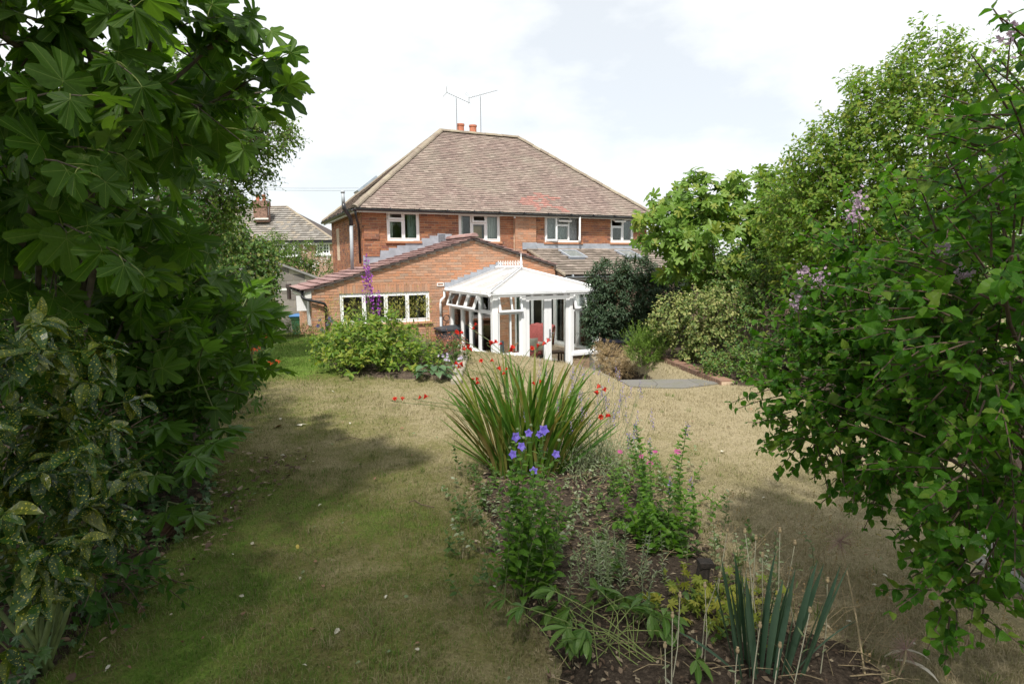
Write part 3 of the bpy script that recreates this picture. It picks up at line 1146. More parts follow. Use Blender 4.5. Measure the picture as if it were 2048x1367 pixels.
def ridge_run(parent, name, a, b_, mat, step=0.33, r=0.11, sides=7):
    a, b_ = Vector(a), Vector(b_)
    L = (b_ - a).length
    k = max(1, int(L / step))
    d = (b_ - a) / k
    side = d.cross(Vector((0, 0, 1))).normalized()
    upv = side.cross(d).normalized()
    for i in range(k):
        mb = MB()
        vs, fs = [], []
        for j, (t, rr) in enumerate(((0.0, r * 1.04), (1.03, r))):
            c = a + d * (i + t) + Vector((random.uniform(-.006, .006), random.uniform(-.006, .006), random.uniform(-.008, .008)))
            for q in range(sides):
                an = PI * q / (sides - 1)
                vs.append(c + side * math.cos(an) * rr + upv * (math.sin(an) * rr * .85 - .03))
        for q in range(sides - 1):
            fs.append((q, q + 1, q + 1 + sides, q + sides))
        fs += [tuple(range(sides)), tuple(range(2 * sides - 1, sides - 1, -1)), (0, sides, 2 * sides - 1, sides - 1)]
        mb.add(vs, fs)
        mb.build(name, mat, parent)


up = lambda p, h=0.03: (p[0], p[1], p[2] + h)
ridge_run(roof, 'ridge_tile', up(A[4]), up(A[5]), M_['ridge'])
ridge_run(roof, 'hip_tile', up(A[0]), up(A[4]), M_['ridge'])
ridge_run(roof, 'hip_tile', up(A[1]), up(A[5]), M_['ridge'])
ridge_run(roof, 'hip_tile', up(A[3]), up(A[4]), M_['ridge'])
# rooflight on the left slope, roof vent behind the ridge
MB().slab([(0.35, 2.2, 5.72), (0.35, 2.9, 5.72), (1.0, 2.9, 6.23), (1.0, 2.2, 6.23)][::-1], .07).build('rooflight', plain('rooflight_glass', (.3, .36, .42), .2), house)
MB().lathe((3.75, 3.35, 7.75), [(.2, 0), (.2, .25), (.17, .33), (.1, .385), (.02, .4)], 16).build('roof_vent', M_['grey_pipe'], house, smooth=True)

# soffit, fascia, gutters
mb = MB()
mb.box(rx0 + .02, rx1 - .02, ry0 + .03, 0.0, Z_EAVE - .065, Z_EAVE - .045)
mb.box(rx0 + .02, 0.0, 0.0, ry1 - .02, Z_EAVE - .065, Z_EAVE - .045)
mb.build('soffit', M_['fascia'], house)
mb = MB()
mb.box(rx0, rx1, ry0, ry0 + .025, Z_EAVE - .13, Z_EAVE - .02)
mb.box(rx0, rx0 + .025, ry0 + .025, ry1, Z_EAVE - .13, Z_EAVE - .02)
mb.build('fascia', M_['fascia'], house)


def gutter(parent, a, b_, mat, r=0.055, name='gutter', sides=7):
    a, b_ = Vector(a), Vector(b_)
    d = (b_ - a).normalized()
    side = d.cross(Vector((0, 0, 1))).normalized()
    vs, fs = [], []
    for c in (a, b_):
        for rr in (r, r - .006):
            for q in range(sides):
                an = PI + PI * q / (sides - 1)
                vs.append(c + side * math.cos(an) * rr + Vector((0, 0, math.sin(an) * rr)))
    n = 2 * sides
    for q in range(sides - 1):
        fs.append((q, q + 1, n + q + 1, n + q))
        fs.append((sides + q + 1, sides + q, n + sides + q, n + sides + q + 1))
    fs.append((0, n, n + sides, sides))
    fs.append((sides - 1, 2 * sides - 1, n + 2 * sides - 1, n + sides - 1))
    fs.append(tuple(list(range(sides)) + list(range(2 * sides - 1, sides - 1, -1))))
    fs.append(tuple(n + q for q in list(range(sides)) + list(range(2 * sides - 1, sides - 1, -1))))
    mb = MB().add(vs, fs)
    L = (b_ - a).length
    for i in range(int(L / 0.9) + 1):
        c = a + d * min(L - .03, .2 + i * .9)
        mb.tube([c + Vector((0, 0, .004)), c + d * .03 + Vector((0, 0, .004))], r * 1.12, 8)
    return mb.build(name, mat, parent)


gutter(house, (rx0 - .06, ry0 - .055, Z_EAVE - .035), (rx1 + .06, ry0 - .055, Z_EAVE - .05), M_['black'])
gutter(house, (rx0 - .055, ry1, Z_EAVE - .03), (rx0 - .055, ry0 - .0, Z_EAVE - .045), M_['black'])
MB().tube([(rx0 + .02, ry0 - .03, Z_EAVE - .1), (rx0 + .05, ry0 + .05, Z_EAVE - .25), (-.12, -.04, Z_EAVE - .45), (-.05, .22, Z_EAVE - .62), (-.05, .22, 3.3)], .035, 10).build('downpipe', M_['black'], house, smooth=True)
MB().tube([(5.0, -.16, Z_EAVE - .1), (5.0, -.16, Z_EAVE - .18)], .03).build('pipe_stub', M_['pvc'], house)
# lead flashing above the extension roof (stepped) and above the neighbour's lean-to
EU, EZ, EV = 2.73, 4.03, 2.087
esl = (EZ - 2.65) / (EU + 1.98)
mb = MB()
u = 0.0
while u < EU - .3:
    z = 2.65 + (u + 1.98) * esl
    zt = math.ceil((z + .16) / .0762) * .0762
    mb.box(u, u + .262, -.022, .004, z - .05, zt + .1)
    u += .262
mb.box(EU - .35, EU + .1, -.022, .004, EZ - .1, EZ + .17)
mb.build('lead_flashing', M_['lead'], house)
MB().box(5.845, W_H, -.03, -.004, 3.72, 3.93).box(5.3, 5.845, -.13, -.104, 3.72, 3.95).build('lead_flashing', M_['lead'], house)

# chimney
ch = MB().box(4.28, 5.22, 3.1, 3.75, 7.2, 7.95).build('chimney', M_['mortar'], house)
brick_pieces(ch, lay(4.27, 5.23, 7.4, 7.96), ((np.array([0, 3.09, 0]), AXU), NOUT), M_['brick'], limit=0)
MB().bevbox(4.2, 5.3, 3.02, 3.83, 7.95, 8.09, .02).build('cap', M_['ridge'], ch)
for u in (4.5, 5.0):
    MB().lathe((u, 3.4, 8.08), [(.16, 0), (.135, .02), (.13, .28), (.15, .3), (.15, .36), (.12, .365), (.115, .2)], 18).build('chimney_pot', M_['terracotta'], ch, smooth='auto')

# flue and soil pipe at the corner
fl = thing('flue_pipe', 'grey flue pipe with black bends rising past the house eaves', 'pipe', (-.36, -.22, 3.1), 'H')
MB().tube([(-.36, -.13, 3.1), (-.34, -.14, 4.42)], .052, 12).build('lower_pipe', M_['grey_pipe'], fl, smooth=True)
MB().tube([(-.34, -.14, 4.4), (-.34, -.14, 4.55), (-.38, -.2, 4.66), (-.5, -.33, 4.78), (-.56, -.38, 4.86), (-.58, -.4, 5.0)], .058, 12).build('bend', M_['black'], fl, smooth=True)
MB().tube([(-.58, -.4, 4.98), (-.585, -.4, 5.3)], .05, 12).tube([(-.585, -.4, 5.3), (-.585, -.4, 5.36)], .06, 12).build('upper_pipe', M_['grey_pipe'], fl, smooth=True)


def aerial(base, h, ang, length, tiltz, n, label, group, frame='H', rm=.016, re=.006, fan=True):
    a = thing('tv_aerial', label, 'aerial', base, frame, group)
    b0 = Vector(base)
    MB().tube([b0, b0 + Vector((0, 0, h))], rm, 6).build('mast', M_['steel'], a)
    d = Vector((math.cos(ang) * math.cos(tiltz), math.sin(ang) * math.cos(tiltz), math.sin(tiltz)))
    c = b0 + Vector((0, 0, h + .06))
    p0, p1 = c - d * length * .4, c + d * length * .6
    MB().tube([p0, p1], re * 1.4, 5).tube([b0 + Vector((0, 0, h - .03)), c], re, 5).build('boom', M_['steel'], a)
    s = d.cross(Vector((0, 0, 1))).normalized()
    mb = MB()
    for i in range(n):
        q = p0 + (p1 - p0) * (i + .3) / n
        w = .17 - .1 * i / n
        mb.tube([q - s * w, q + s * w], re * .7, 4)
    mb.build('elements', M_['steel'], a)
    if fan:
        u_ = s.cross(d)
        mb = MB()
        for k in (-1, 1):
            for j in range(4):
                q = p0 + u_ * k * (.03 + .05 * j) - d * .02 * j
                mb.tube([q - s * .2, q + s * .2], re * .7, 4)
        mb.build('reflector', M_['steel'], a)


aerial((4.28, 3.2, 7.9), 1.38, PI - .25 + PI, .95, -.38, 11, 'shorter aerial on the big chimney, its boom tipped down', 'aerials on the main chimney')
aerial((5.24, 3.2, 7.7), 1.75, -.2, 1.15, .3, 12, 'taller aerial on the big chimney, its boom tipped up', 'aerials on the main chimney')
# satellite dish at the right corner
ds = thing('satellite_dish', 'pale grey satellite dish half behind the fig leaves on the right house wall', 'satellite dish', (10.75, -.3, 4.1), 'H')
Md = Matrix.Translation((10.72, -.34, 4.38)) @ Matrix.Rotation(math.radians(64), 4, 'X') @ Matrix.Rotation(.15, 4, 'Y')
vs, fs = [], []
for i in range(6):
    for k in range(20):
        r = .33 * i / 5
        vs.append(Md @ Vector((r * 1.08 * math.cos(k * PI / 10), r * math.sin(k * PI / 10), .35 * r * r * 2)))
for i in range(5):
    for k in range(20):
        q = (k + 1) % 20
        fs.append((i * 20 + k, i * 20 + q, (i + 1) * 20 + q, (i + 1) * 20 + k))
do = MB().add(vs, fs).build('dish', plain('dish_grey', (.5, .52, .55), .45, .05), ds, smooth=True)
sol = do.modifiers.new('thick', 'SOLIDIFY')
sol.thickness = .012
MB().tube([(10.6, -.02, 4.3), (10.7, -.25, 4.3), (10.72, -.32, 4.36)], .02, 8).tube([(10.72, -.33, 4.2), (10.74, -.72, 4.1)], .012, 6).build('arm', M_['steel'], ds)
MB().bevbox(10.7, 10.78, -.8, -.7, 4.08, 4.15, .01).build('receiver', M_['grey_pipe'], ds)

# ------------------------------------------------------------------ gabled brick extension
ext = thing('brick_extension', 'low gabled brick extension with a long white window', 'house extension', (-1.8, -EV, 0.5), 'H')
E0, E1 = -1.8, 5.45
Y0 = -EV
roofz = lambda u: EZ - .1 - abs(u - EU) * esl
EW = (-1.087, 1.376, 1.662, 2.488)
mb = MB()
yl = Y0 + .012
# front wall: rectangle with openings below the eaves line, gable above
EDR = (4.05, 5.25, 0.45, 2.45)      # dark doorway inside the conservatory
EW2 = (2.55, 3.35, 1.45, 2.3)       # window inside the conservatory
holed_wall(mb, E0 + .012, E1 - .012, 0.3, 2.5, [EW, EDR, EW2], yl, yl + .25)
gp = [(E0 + .012, 2.5), (E1 - .012, 2.5), (E1 - .012, roofz(E1) - .01), (EU, EZ - .11), (E0 + .012, roofz(E0) - .01)]
n = len(gp)
mb.add([(x, yl, z) for x, z in gp] + [(x, yl + .25, z) for x, z in gp], [tuple(range(n)), tuple(range(2 * n - 1, n - 1, -1))] + [(i, i + n, (i + 1) % n + n, (i + 1) % n) for i in range(n)])
mb.box(E0 + .012, E0 + .25, yl + .25, 1.2, 0.3, 2.5)
mb.box(E1 - .25, E1 - .012, yl + .25, -.01, 0.3, 2.6)
ew = mb.build('wall', M_['ext_mortar'], ext)
MB().box(E0 + .25, E1 - .25, yl + .25, -.01, .4, .48).box(E0 + .25, E1 - .25, -.05, -.03, .48, 2.6).box(1.7, 1.8, yl + .26, -.06, .48, 2.55).box(3.7, 3.8, yl + .26, -.06, .48, 2.55).build('inner_wall', M_['plaster'], ext)


def gtop(z):
    h = (EZ - .1 - z) / esl
    return (EU - h, EU + h)


bl = lay(E0, E1, 0.6, 3.9, [(EW[0] - .005, EW[1] + .005, EW[2] - .07, EW[3] + .215), (EDR[0], EDR[1], 0, EDR[3]), (EW2[0], EW2[1], EW2[2], EW2[3])], course=.075, length=.225, top=gtop)
brick_pieces(ew, bl, ((np.array([0, Y0, 0]), AXU), NOUT), M_['ext_brick'], limit=235, cell=13)
# soldier course over the long window
sold = []
for i in range(34):
    sold.append((EW[0] - .02 + (i + .5) * .0737, EW[3] + .11))
Ms = mats_of((np.tile([1.0, 0, 0], (34, 1)), np.tile([0, 1.0, 0], (34, 1)), np.tile([0, 0, 1.0], (34, 1))), np.array([(u, Y0 + .03 + random.uniform(-.002, .002), z) for u, z in sold]))
pieces(ew, 'soldier_brick', 'soldier_course', [box_proto(.064, .06, .205, .002, k) for k in range(3)], Ms, rng.integers(0, 3, 34), M_['ext_brick'], size=.2, limit=40, cell=2, minpx=0)
bs = lay(0.0, 3.2, 0.9, 2.5, course=.075, length=.225)
brick_pieces(ew, bs, ((np.array([E0, 1.11, 0]), np.array([0, -1.0, 0])), np.array([-1.0, 0, 0])), M_['ext_brick'], limit=25, cell=8, minpx=3)
window(ext, *EW, EV, [(0, .25, 0, 1, 0), (.25, .5, 0, 1, 0), (.5, .75, 0, 1, 0), (.75, 1, 0, 1, 0)], sill=plain('stone_sill', (.3, .24, .2), .8)) if False else None
window(ext, EW[0], EW[1], EW[2], EW[3], EV, [(0, .25, 0, 1, 0), (.25, .5, 0, 1, 0), (.5, .75, 0, 1, 0), (.75, 1, 0, 1, 0)], sill=M_['ext_brick'])
window(ext, EW2[0], EW2[1], EW2[2], EW2[3], EV, [(0, .5, 0, 1, 0), (.5, 1, 0, 1, 0)])
dr = MB().frame(EDR[0], EDR[1], EDR[2], EDR[3], .07, Y0 + .03, Y0 + .09).box(4.62, 4.7, Y0 + .03, Y0 + .09, EDR[2] + .07, EDR[3] - .07).build('patio_door', M_['pvc'], ext)
MB().box(4.12, 4.62, Y0 + .05, Y0 + .06, .52, 2.38).build('pane', M_['glass'], dr)
MB().box(4.7, 5.18, Y0 + .05, Y0 + .06, .52, 2.38).build('pane', M_['glass'], dr)
# air brick
MB().frame(1.61, 1.81, 2.63, 2.72, .018, Y0 - .02, Y0 + .0).build('air_vent', M_['pvc'], ext)
# roof slopes: the left one runs on past the house corner
mb = MB()
th = .05
back = 1.0
mb.slab([(-1.98, Y0 - .07, 2.6), (EU, Y0 - .07, EZ - .05), (EU, -.004, EZ - .05), (0.0, -.004, 2.6 + 1.98 * esl), (0.0, back, 2.6 + 1.98 * esl), (-1.98, back, 2.6)], th)
mb.slab([(EU, Y0 - .07, EZ - .05), (E1, Y0 - .07, EZ - .05 - (E1 - EU) * esl), (E1, -.004, EZ - .05 - (E1 - EU) * esl), (EU, -.004, EZ - .05)], th)
er = mb.build('roof', M_['underlay'], ext)
dz = .003
tile_face(er, (-2.02, back, 2.6 - .01 + dz), (-2.02, Y0 - .08, 2.6 - .01 + dz), (-.02, back, 2.59 + 2.0 * esl + dz), (-.02, Y0 - .08, 2.59 + 2.0 * esl + dz), .26, .3, .34, .022, M_['ext_tile'], limit=60, cell=9, minpx=4, lift=.05)
tile_face(er, (-.02, -.01, 2.59 + 2.0 * esl + dz), (-.02, Y0 - .08, 2.59 + 2.0 * esl + dz), (EU, -.01, EZ - .05 + dz), (EU, Y0 - .08, EZ - .05 + dz), .26, .3, .34, .022, M_['ext_tile'], limit=60, cell=9, minpx=4, lift=.05)
tile_face(er, (E1, Y0 - .08, EZ - .05 - (E1 - EU) * esl + dz), (E1, -.01, EZ - .05 - (E1 - EU) * esl + dz), (EU, Y0 - .08, EZ - .05 + dz), (EU, -.01, EZ - .05 + dz), .26, .3, .34, .022, M_['ext_tile'], limit=60, cell=9, minpx=4, lift=.05)
ridge_run(er, 'ridge_tile', (EU, Y0 - .12, EZ + .03), (EU, -.0, EZ + .03), M_['ext_tile'], .4, .12)
# verge trim, eaves fascia, gutter, pipes
vt = MB()
for sgn, uend in ((-1, -1.98), (1, E1)):
    za, zb = EZ - .1, EZ - .1 - abs(uend - EU) * esl
    q = [(EU, Y0 - .065, za), (uend, Y0 - .065, zb), (uend, Y0 - .065, zb + .05), (EU, Y0 - .065, za + .05)]
    q2 = [(a, Y0 - .04, c) for a, b_, c in q]
    vt.add(q + q2, [(0, 1, 2, 3), (7, 6, 5, 4), (0, 4, 5, 1), (1, 5, 6, 2), (2, 6, 7, 3), (3, 7, 4, 0)])
vt.build('verge_trim', M_['grey_pipe'], ext)
MB().box(-1.96, -1.94, Y0 - .03, back, 2.42, 2.6).box(-1.94, E0 - .0, Y0 - .03, Y0 - .005, 2.4, 2.6).box(-1.94, E0, Y0 + .0, back, 2.4, 2.42).build('fascia', M_['fascia'], ext)
gutter(ext, (-2.02, back, 2.58), (-2.02, Y0 - .06, 2.56), M_['black'], .05)
MB().tube([(-2.02, Y0 + .0, 2.52), (-2.02, Y0 - .03, 2.42), (-1.95, Y0 - .07, 2.38), (-1.5, Y0 - .1, 2.26), (-1.46, Y0 - .06, 2.2), (-1.46, Y0 - .05, 1.3)], .036, 10).build('downpipe', M_['black'], ext, smooth=True)
MB().box(-2.12, -1.86, Y0 + .5, Y0 + .53, 2.05, 2.45).box(-1.83, -1.8, Y0 + .3, Y0 + .9, 1.65, 2.4).build('side_window', M_['pvc'], ext)

# black plastic box by the extension wall
bx = thing('storage_box', 'dark grey plastic box with a shallow lid against the extension wall', 'storage box', (1.95, Y0 - .4, .62), 'H')
MB().bevbox(1.5, 2.42, Y0 - .72, Y0 - .08, .62, 1.42, .03).build('body', plain('dark_plastic', (.035, .04, .048), .55, .1), bx)
MB().add([(1.46, Y0 - .76, 1.42), (2.46, Y0 - .76, 1.42), (2.46, Y0 - .05, 1.42), (1.46, Y0 - .05, 1.42), (1.46, Y0 - .76, 1.47), (2.46, Y0 - .76, 1.47), (2.46, Y0 - .05, 1.47), (1.46, Y0 - .05, 1.47), (1.8, Y0 - .4, 1.55), (2.1, Y0 - .4, 1.55)],
         [(3, 2, 1, 0), (0, 1, 5, 4), (1, 2, 6, 5), (2, 3, 7, 6), (3, 0, 4, 7), (4, 5, 9, 8), (5, 6, 9), (6, 7, 8, 9), (7, 4, 8)]).build('lid', plain('dark_lid', (.04, .046, .055), .5, .1), bx)

# ------------------------------------------------------------------ the neighbour's lean-to
lt = thing('lean_to', 'lean-to with lichened concrete tiles and two rooflights against the right house', 'lean-to', (5.5, 0, 0.5), 'H')
LU0, LU1, LV, LZ0, LZ1 = 5.5, W_H + .1, 2.62, 3.74, 2.87
lsl = (LZ0 - LZ1) / LV
mb = MB()
mb.add([(LU0 + .04, 0, .4), (LU0 + .04, -2.45, .4), (LU0 + .04, -2.45, LZ1 + .0), (LU0 + .04, 0, LZ0 - .07), (LU0 + .25, 0, .4), (LU0 + .25, -2.45, .4), (LU0 + .25, -2.45, LZ1 + .0), (LU0 + .25, 0, LZ0 - .07)],
       [(3, 2, 1, 0), (4, 5, 6, 7), (0, 1, 5, 4), (1, 2, 6, 5), (2, 3, 7, 6), (3, 0, 4, 7)])
mb.box(LU0 + .25, LU1 - .1, -2.45, -2.22, .4, LZ1 - .03)
lw = mb.build('wall', M_['mortar'], lt)
bl = lay(0, 2.45, 2.2, 3.7, top=lambda z: (-1, (LZ0 - .07 - z) / lsl if z > LZ1 else 2.45))
brick_pieces(lw, bl, ((np.array([LU0 + .03, 0, 0]), np.array([0, -1.0, 0])), np.array([-1.0, 0, 0])), M_['ext_brick'], limit=60, cell=9, minpx=4)
bl = lay(LU0 + .03, LU1 - .1, 2.0, 2.85)
brick_pieces(lw, bl, ((np.array([0, -2.46, 0]), AXU), NOUT), M_['brick'], limit=0)
lr = MB().slab([(LU0, -LV, LZ1 - .02), (LU1, -LV, LZ1 - .02), (LU1, -.004, LZ0 - .02), (LU0, -.004, LZ0 - .02)], .05).build('roof', M_['underlay'], lt)
SK = [(6.55, 7.25, .35, 1.15), (8.85, 9.55, .35, 1.15)]      # u0 u1 v0 v1
Lsl = math.hypot(LV, LZ0 - LZ1)
tile_face(lr, (LU0 - .02, -LV - .03, LZ1), (LU1, -LV - .03, LZ1), (LU0 - .02, -.03, LZ0), (LU1, -.03, LZ0), .25, .33, .3, .022, M_['slate_tile'], limit=150, cell=10, minpx=6, lift=.045, tiltj=.012,
          holes=[(a - LU0, b_ - LU0, Lsl * (LV - d) / LV, Lsl * (LV - c) / LV) for a, b_, c, d in SK])
mb = MB()
for i in range(8):
    va, vb = LV + .03 - i * .33, LV + .03 - i * .33 - .32
    mb.add([(LU0 - .05, -va, LZ0 - va * lsl - .01), (LU0 - .05, -vb, LZ0 - vb * lsl - .01), (LU0 + .07, -vb, LZ0 - vb * lsl + .045), (LU0 + .07, -va, LZ0 - va * lsl + .045), (LU0 - .05, -va, LZ0 - va * lsl + .045), (LU0 - .05, -vb, LZ0 - vb * lsl + .045)], [(0, 1, 5, 4), (4, 5, 2, 3), (0, 4, 3), (1, 2, 5)])
mb.build('verge', M_['ridge'], lt)
for a, b_, c, d in SK:
    zc, zd = LZ0 - c * lsl, LZ0 - d * lsl
    sk = MB()
    zz = .09
    for (x0, x1, v0, v1) in ((a, a + .06, c, d), (b_ - .06, b_, c, d), (a + .06, b_ - .06, c, c + .07), (a + .06, b_ - .06, d - .07, d)):
        sk.slab([(x0, -v1, LZ0 - v1 * lsl + zz), (x1, -v1, LZ0 - v1 * lsl + zz), (x1, -v0, LZ0 - v0 * lsl + zz), (x0, -v0, LZ0 - v0 * lsl + zz)], .09)
    so = sk.build('rooflight', M_['lead'], lt)
    MB().slab([(a + .06, -d + .07, LZ0 - (d - .07) * lsl + .07), (b_ - .06, -d + .07, LZ0 - (d - .07) * lsl + .07), (b_ - .06, -c - .07, LZ0 - (c + .07) * lsl + .07), (a + .06, -c - .07, LZ0 - (c + .07) * lsl + .07)], .02).build('pane', plain('rooflight_pane', (.2, .225, .22), .2, .04, 3, 0, 0.0, .5), so)
MB().box(LU0 + .02, LU1, -LV + .02, -LV + .05, LZ1 - .16, LZ1 - .02).build('fascia', M_['fascia'], lt)
gutter(lt, (LU0, -LV - .06, LZ1 - .03), (LU1, -LV - .06, LZ1 - .05), M_['grey_pipe'], .055)

# ------------------------------------------------------------------ conservatory
M_['clear'] = glass_mat('clear_lower_sheet', (.97, .97, .97))
con = thing('conservatory', 'white framed conservatory with pale hipped roof, cresting and double doors', 'conservatory', (3.43, -3.7, .5), 'H')
CU0, CU1, CV, CF, CE = 1.95, 4.93, 5.26, 0.5, 2.47
YF = -CV
P = M_['pvc']
# dwarf walls and sills
STB = piece_mat('buff_dwarf_wall_brick', [(0, (.3, .2, .13)), (.5, (.42, .29, .19)), (1, (.5, .36, .24))], grime=(.25, .24, .16), grime_amt=.5, scale=5)
dw = MB()
dw.box(CU0 + .02, CU0 + .2, YF + .2, Y0 - .004, .3, .94).box(CU0 + .02, 2.74, YF + .02, YF + .2, .3, .94).box(4.13, CU1 - .02, YF + .02, YF + .2, .3, .87).box(CU1 - .2, CU1 - .02, YF + .2, Y0 - .004, .3, .87)
dwo = dw.build('dwarf_wall', M_['ext_mortar'], con)
brick_pieces(dwo, lay(4.13, CU1 - .01, .45, .87), ((np.array([0, YF + .008, 0]), AXU), NOUT), STB, limit=60, cell=6, minpx=4)
brick_pieces(dwo, lay(CU0 + .01, 2.74, .45, .93), ((np.array([0, YF + .008, 0]), AXU), NOUT), STB, limit=0)
brick_pieces(dwo, lay(0, 3.17, .45, .93), ((np.array([CU0 + .008, Y0, 0]), np.array([0, -1.0, 0])), np.array([-1.0, 0, 0])), STB, limit=40, cell=6, minpx=3)
MB().box(CU0 + .05, CU1 - .05, YF + .05, Y0 - .01, .3, CF).build('floor', plain('stone_floor', (.5, .45, .4), .5, .1, 5), con)
MB().bevbox(CU0 - .05, CU0 + .1, YF - .05, Y0 - .01, .94, 1.02, .012).bevbox(CU0 + .1, 2.72, YF - .05, YF + .1, .94, 1.02, .012).bevbox(4.14, CU1 + .05, YF - .05, YF + .1, .87, .96, .012).bevbox(CU1 - .1, CU1 + .05, YF + .1, Y0 - .01, .87, .96, .012).build('sill', P, con)


def post(x0, x1, y0, y1, z0, z1):
    MB().bevbox(x0, x1, y0, y1, z0, z1, .012).build('post', P, con)


post(CU0 - .02, CU0 + .13, YF - .02, YF + .13, 1.02, CE)
post(CU1 - .12, CU1 + .02, YF - .02, YF + .12, .96, CE)
post(2.70, 2.83, YF - .01, YF + .1, CF, CE)
post(4.07, 4.17, YF - .01, YF + .1, CF, CE)
post(CU0, CU0 + .07, Y0 - .2, Y0 - .01, 1.02, CE)
side_v = [3.08, 3.7, 4.34]
for v in side_v:
    post(CU0 + .005, CU0 + .08, -v - .035, -v + .035, 1.02, CE)
    post(CU1 - .08, CU1 - .005, -v - .035, -v + .035, .96, CE)
# eaves beam
MB().box(CU0 - .01, CU0 + .1, YF + .1, Y0 - .01, CE, CE + .1).box(CU0 - .01, CU1 + .01, YF - .01, YF + .1, CE, CE + .1).box(CU1 - .1, CU1 + .01, YF + .1, Y0 - .01, CE, CE + .1).build('eaves_beam', P, con)
ZT = 2.06                                             # transom height


def light_x(x0, x1, z0, z1, y, ang=0, bars=(), w=.045):
    """a glazed light in a front-facing plane"""
    M = Matrix.Identity(4)
    if ang:
        M = Matrix.Translation((0, y, z1)) @ Matrix.Rotation(-ang, 4, 'X') @ Matrix.Translation((0, -y, -z1))
    yo = -.03 if ang else 0
    mb = MB().frame(x0, x1, z0, z1, w, y - .03 + yo, y + .03 + yo, 0, M)
    for b_ in bars:
        mb.box(b_ - .02, b_ + .02, y - .028 + yo, y + .028 + yo, z0 + w, z1 - w, 0, M)
    o = mb.build('sash' if ang else 'light_frame', P, con)
    MB().box(x0 + w, x1 - w, y - .006 + yo, y + .006 + yo, z0 + w, z1 - w, 0, M).build('pane', M_['glass'], o)


def light_y(y0, y1, z0, z1, x, ang=0, bars=(), w=.045):
    M = Matrix.Identity(4)
    if ang:
        M = Matrix.Translation((x, 0, z1)) @ Matrix.Rotation(ang, 4, 'Y') @ Matrix.Translation((-x, 0, -z1))
    xo = -.03 if ang else 0
    mb = MB()
    mb.box(x - .03 + xo, x + .03 + xo, y0, y0 + w, z0, z1, 0, M).box(x - .03 + xo, x + .03 + xo, y1 - w, y1, z0, z1, 0, M)
    mb.box(x - .03 + xo, x + .03 + xo, y0 + w, y1 - w, z0, z0 + w, 0, M).box(x - .03 + xo, x + .03 + xo, y0 + w, y1 - w, z1 - w, z1, 0, M)
    for b_ in bars:
        mb.box(x - .028 + xo, x + .028 + xo, b_ - .02, b_ + .02, z0 + w, z1 - w, 0, M)
    o = mb.build('sash' if ang else 'light_frame', P, con)
    MB().box(x - .006 + xo, x + .006 + xo, y0 + w, y1 - w, z0 + w, z1 - w, 0, M).build('pane', M_['glass'], o)


yc = YF + .05
# front, left panel
light_x(CU0 + .13, 2.70, ZT, CE, yc, .26, (2.42,))
light_x(CU0 + .13, 2.70, 1.02, ZT, yc, 0, (2.42,))
# front, right panel
light_x(4.17, CU1 - .12, ZT, CE, yc, .34, (4.5,))
light_x(4.17, CU1 - .12, .96, ZT, yc, 0, ())
# double doors
for x0, x1 in ((2.83, 3.447), (3.453, 4.07)):
    o = MB().frame(x0, x1, CF + .03, CE - .03, .1, yc - .035, yc + .035).build('door', P, con)
    MB().box(x0 + .1, x1 - .1, yc - .006, yc + .006, CF + .13, CE - .13).build('pane', M_['glass'], o)
    if x0 > 3.4:
        MB().bevbox(3.48, 3.52, yc - .05, yc - .035, 1.38, 1.6, .006).tube([(3.5, yc - .05, 1.5), (3.5, yc - .09, 1.5), (3.6, yc - .09, 1.5)], .011, 6).build('handle', M_['steel'], o)
# left side, four bays
xs_ = CU0 + .045
ys_ = [Y0 - .2] + [-v for v in side_v] + [YF + .13]
for i in range(4):
    ya, yb = ys_[i + 1] + .035 * (i < 3), ys_[i] - .035 * (i > 0)
    light_y(ya, yb, 1.02, ZT, xs_)
    if i == 0:
        light_y(ys_[2] + .035, ys_[0], ZT, CE, xs_, .36, (ys_[1],))
    elif i == 2:
        light_y(ya, yb, ZT, CE, xs_, .36)
    elif i == 3:
        light_y(ya, yb, ZT, CE, xs_)
    yb2 = ys_[i] - .035 * (i > 0)
    light_y(ya, yb2, .96, CE, CU1 - .045)
# roof
RZ, RV = 3.12, 3.77
ov = .1
c0, c1, c2, c3 = (CU0 - ov, Y0 - .03, CE + .1), (CU0 - ov, YF - ov, CE + .1), (CU1 + ov, YF - ov, CE + .1), (CU1 + ov, Y0 - .03, CE + .1)
um = (CU0 + CU1) / 2
r0, r1 = (um, Y0 - .03, RZ), (um, -RV, RZ)
lerp = lambda a, b_, t: tuple(a[i] + (b_[i] - a[i]) * t for i in range(3))


def panel(pts):
    MB().slab([tuple(p) for p in pts], .025, 0, 1).build('roof_panel', [M_['poly'], M_['clear']], con)


def bar(a, b_, w=.028, h=.03, mat=P, name='glazing_bar'):
    a, b_ = Vector(a), Vector(b_)
    MB().tube([a + Vector((0, 0, h * .4)), b_ + Vector((0, 0, h * .4))], w, 6).build(name, mat, con)


# left slope strips between the wall and the hip
edges_t = [0, .3, .55, .8, 1.0]
vs_e = [lerp(c0, c1, t) for t in edges_t]
Lv = CV + ov - EV - .03
ridge_t = (RV - EV - .03) / Lv


def on_upper(v_):                                      # point on ridge or hip at the same distance from the wall
    if v_ <= RV:
        return (um, -v_, RZ)
    t = (v_ - RV) / (CV + ov - RV)
    return lerp(r1, c1, t)


def on_upper_r(v_):
    if v_ <= RV:
        return (um, -v_, RZ)
    t = (v_ - RV) / (CV + ov - RV)
    return lerp(r1, c2, t)


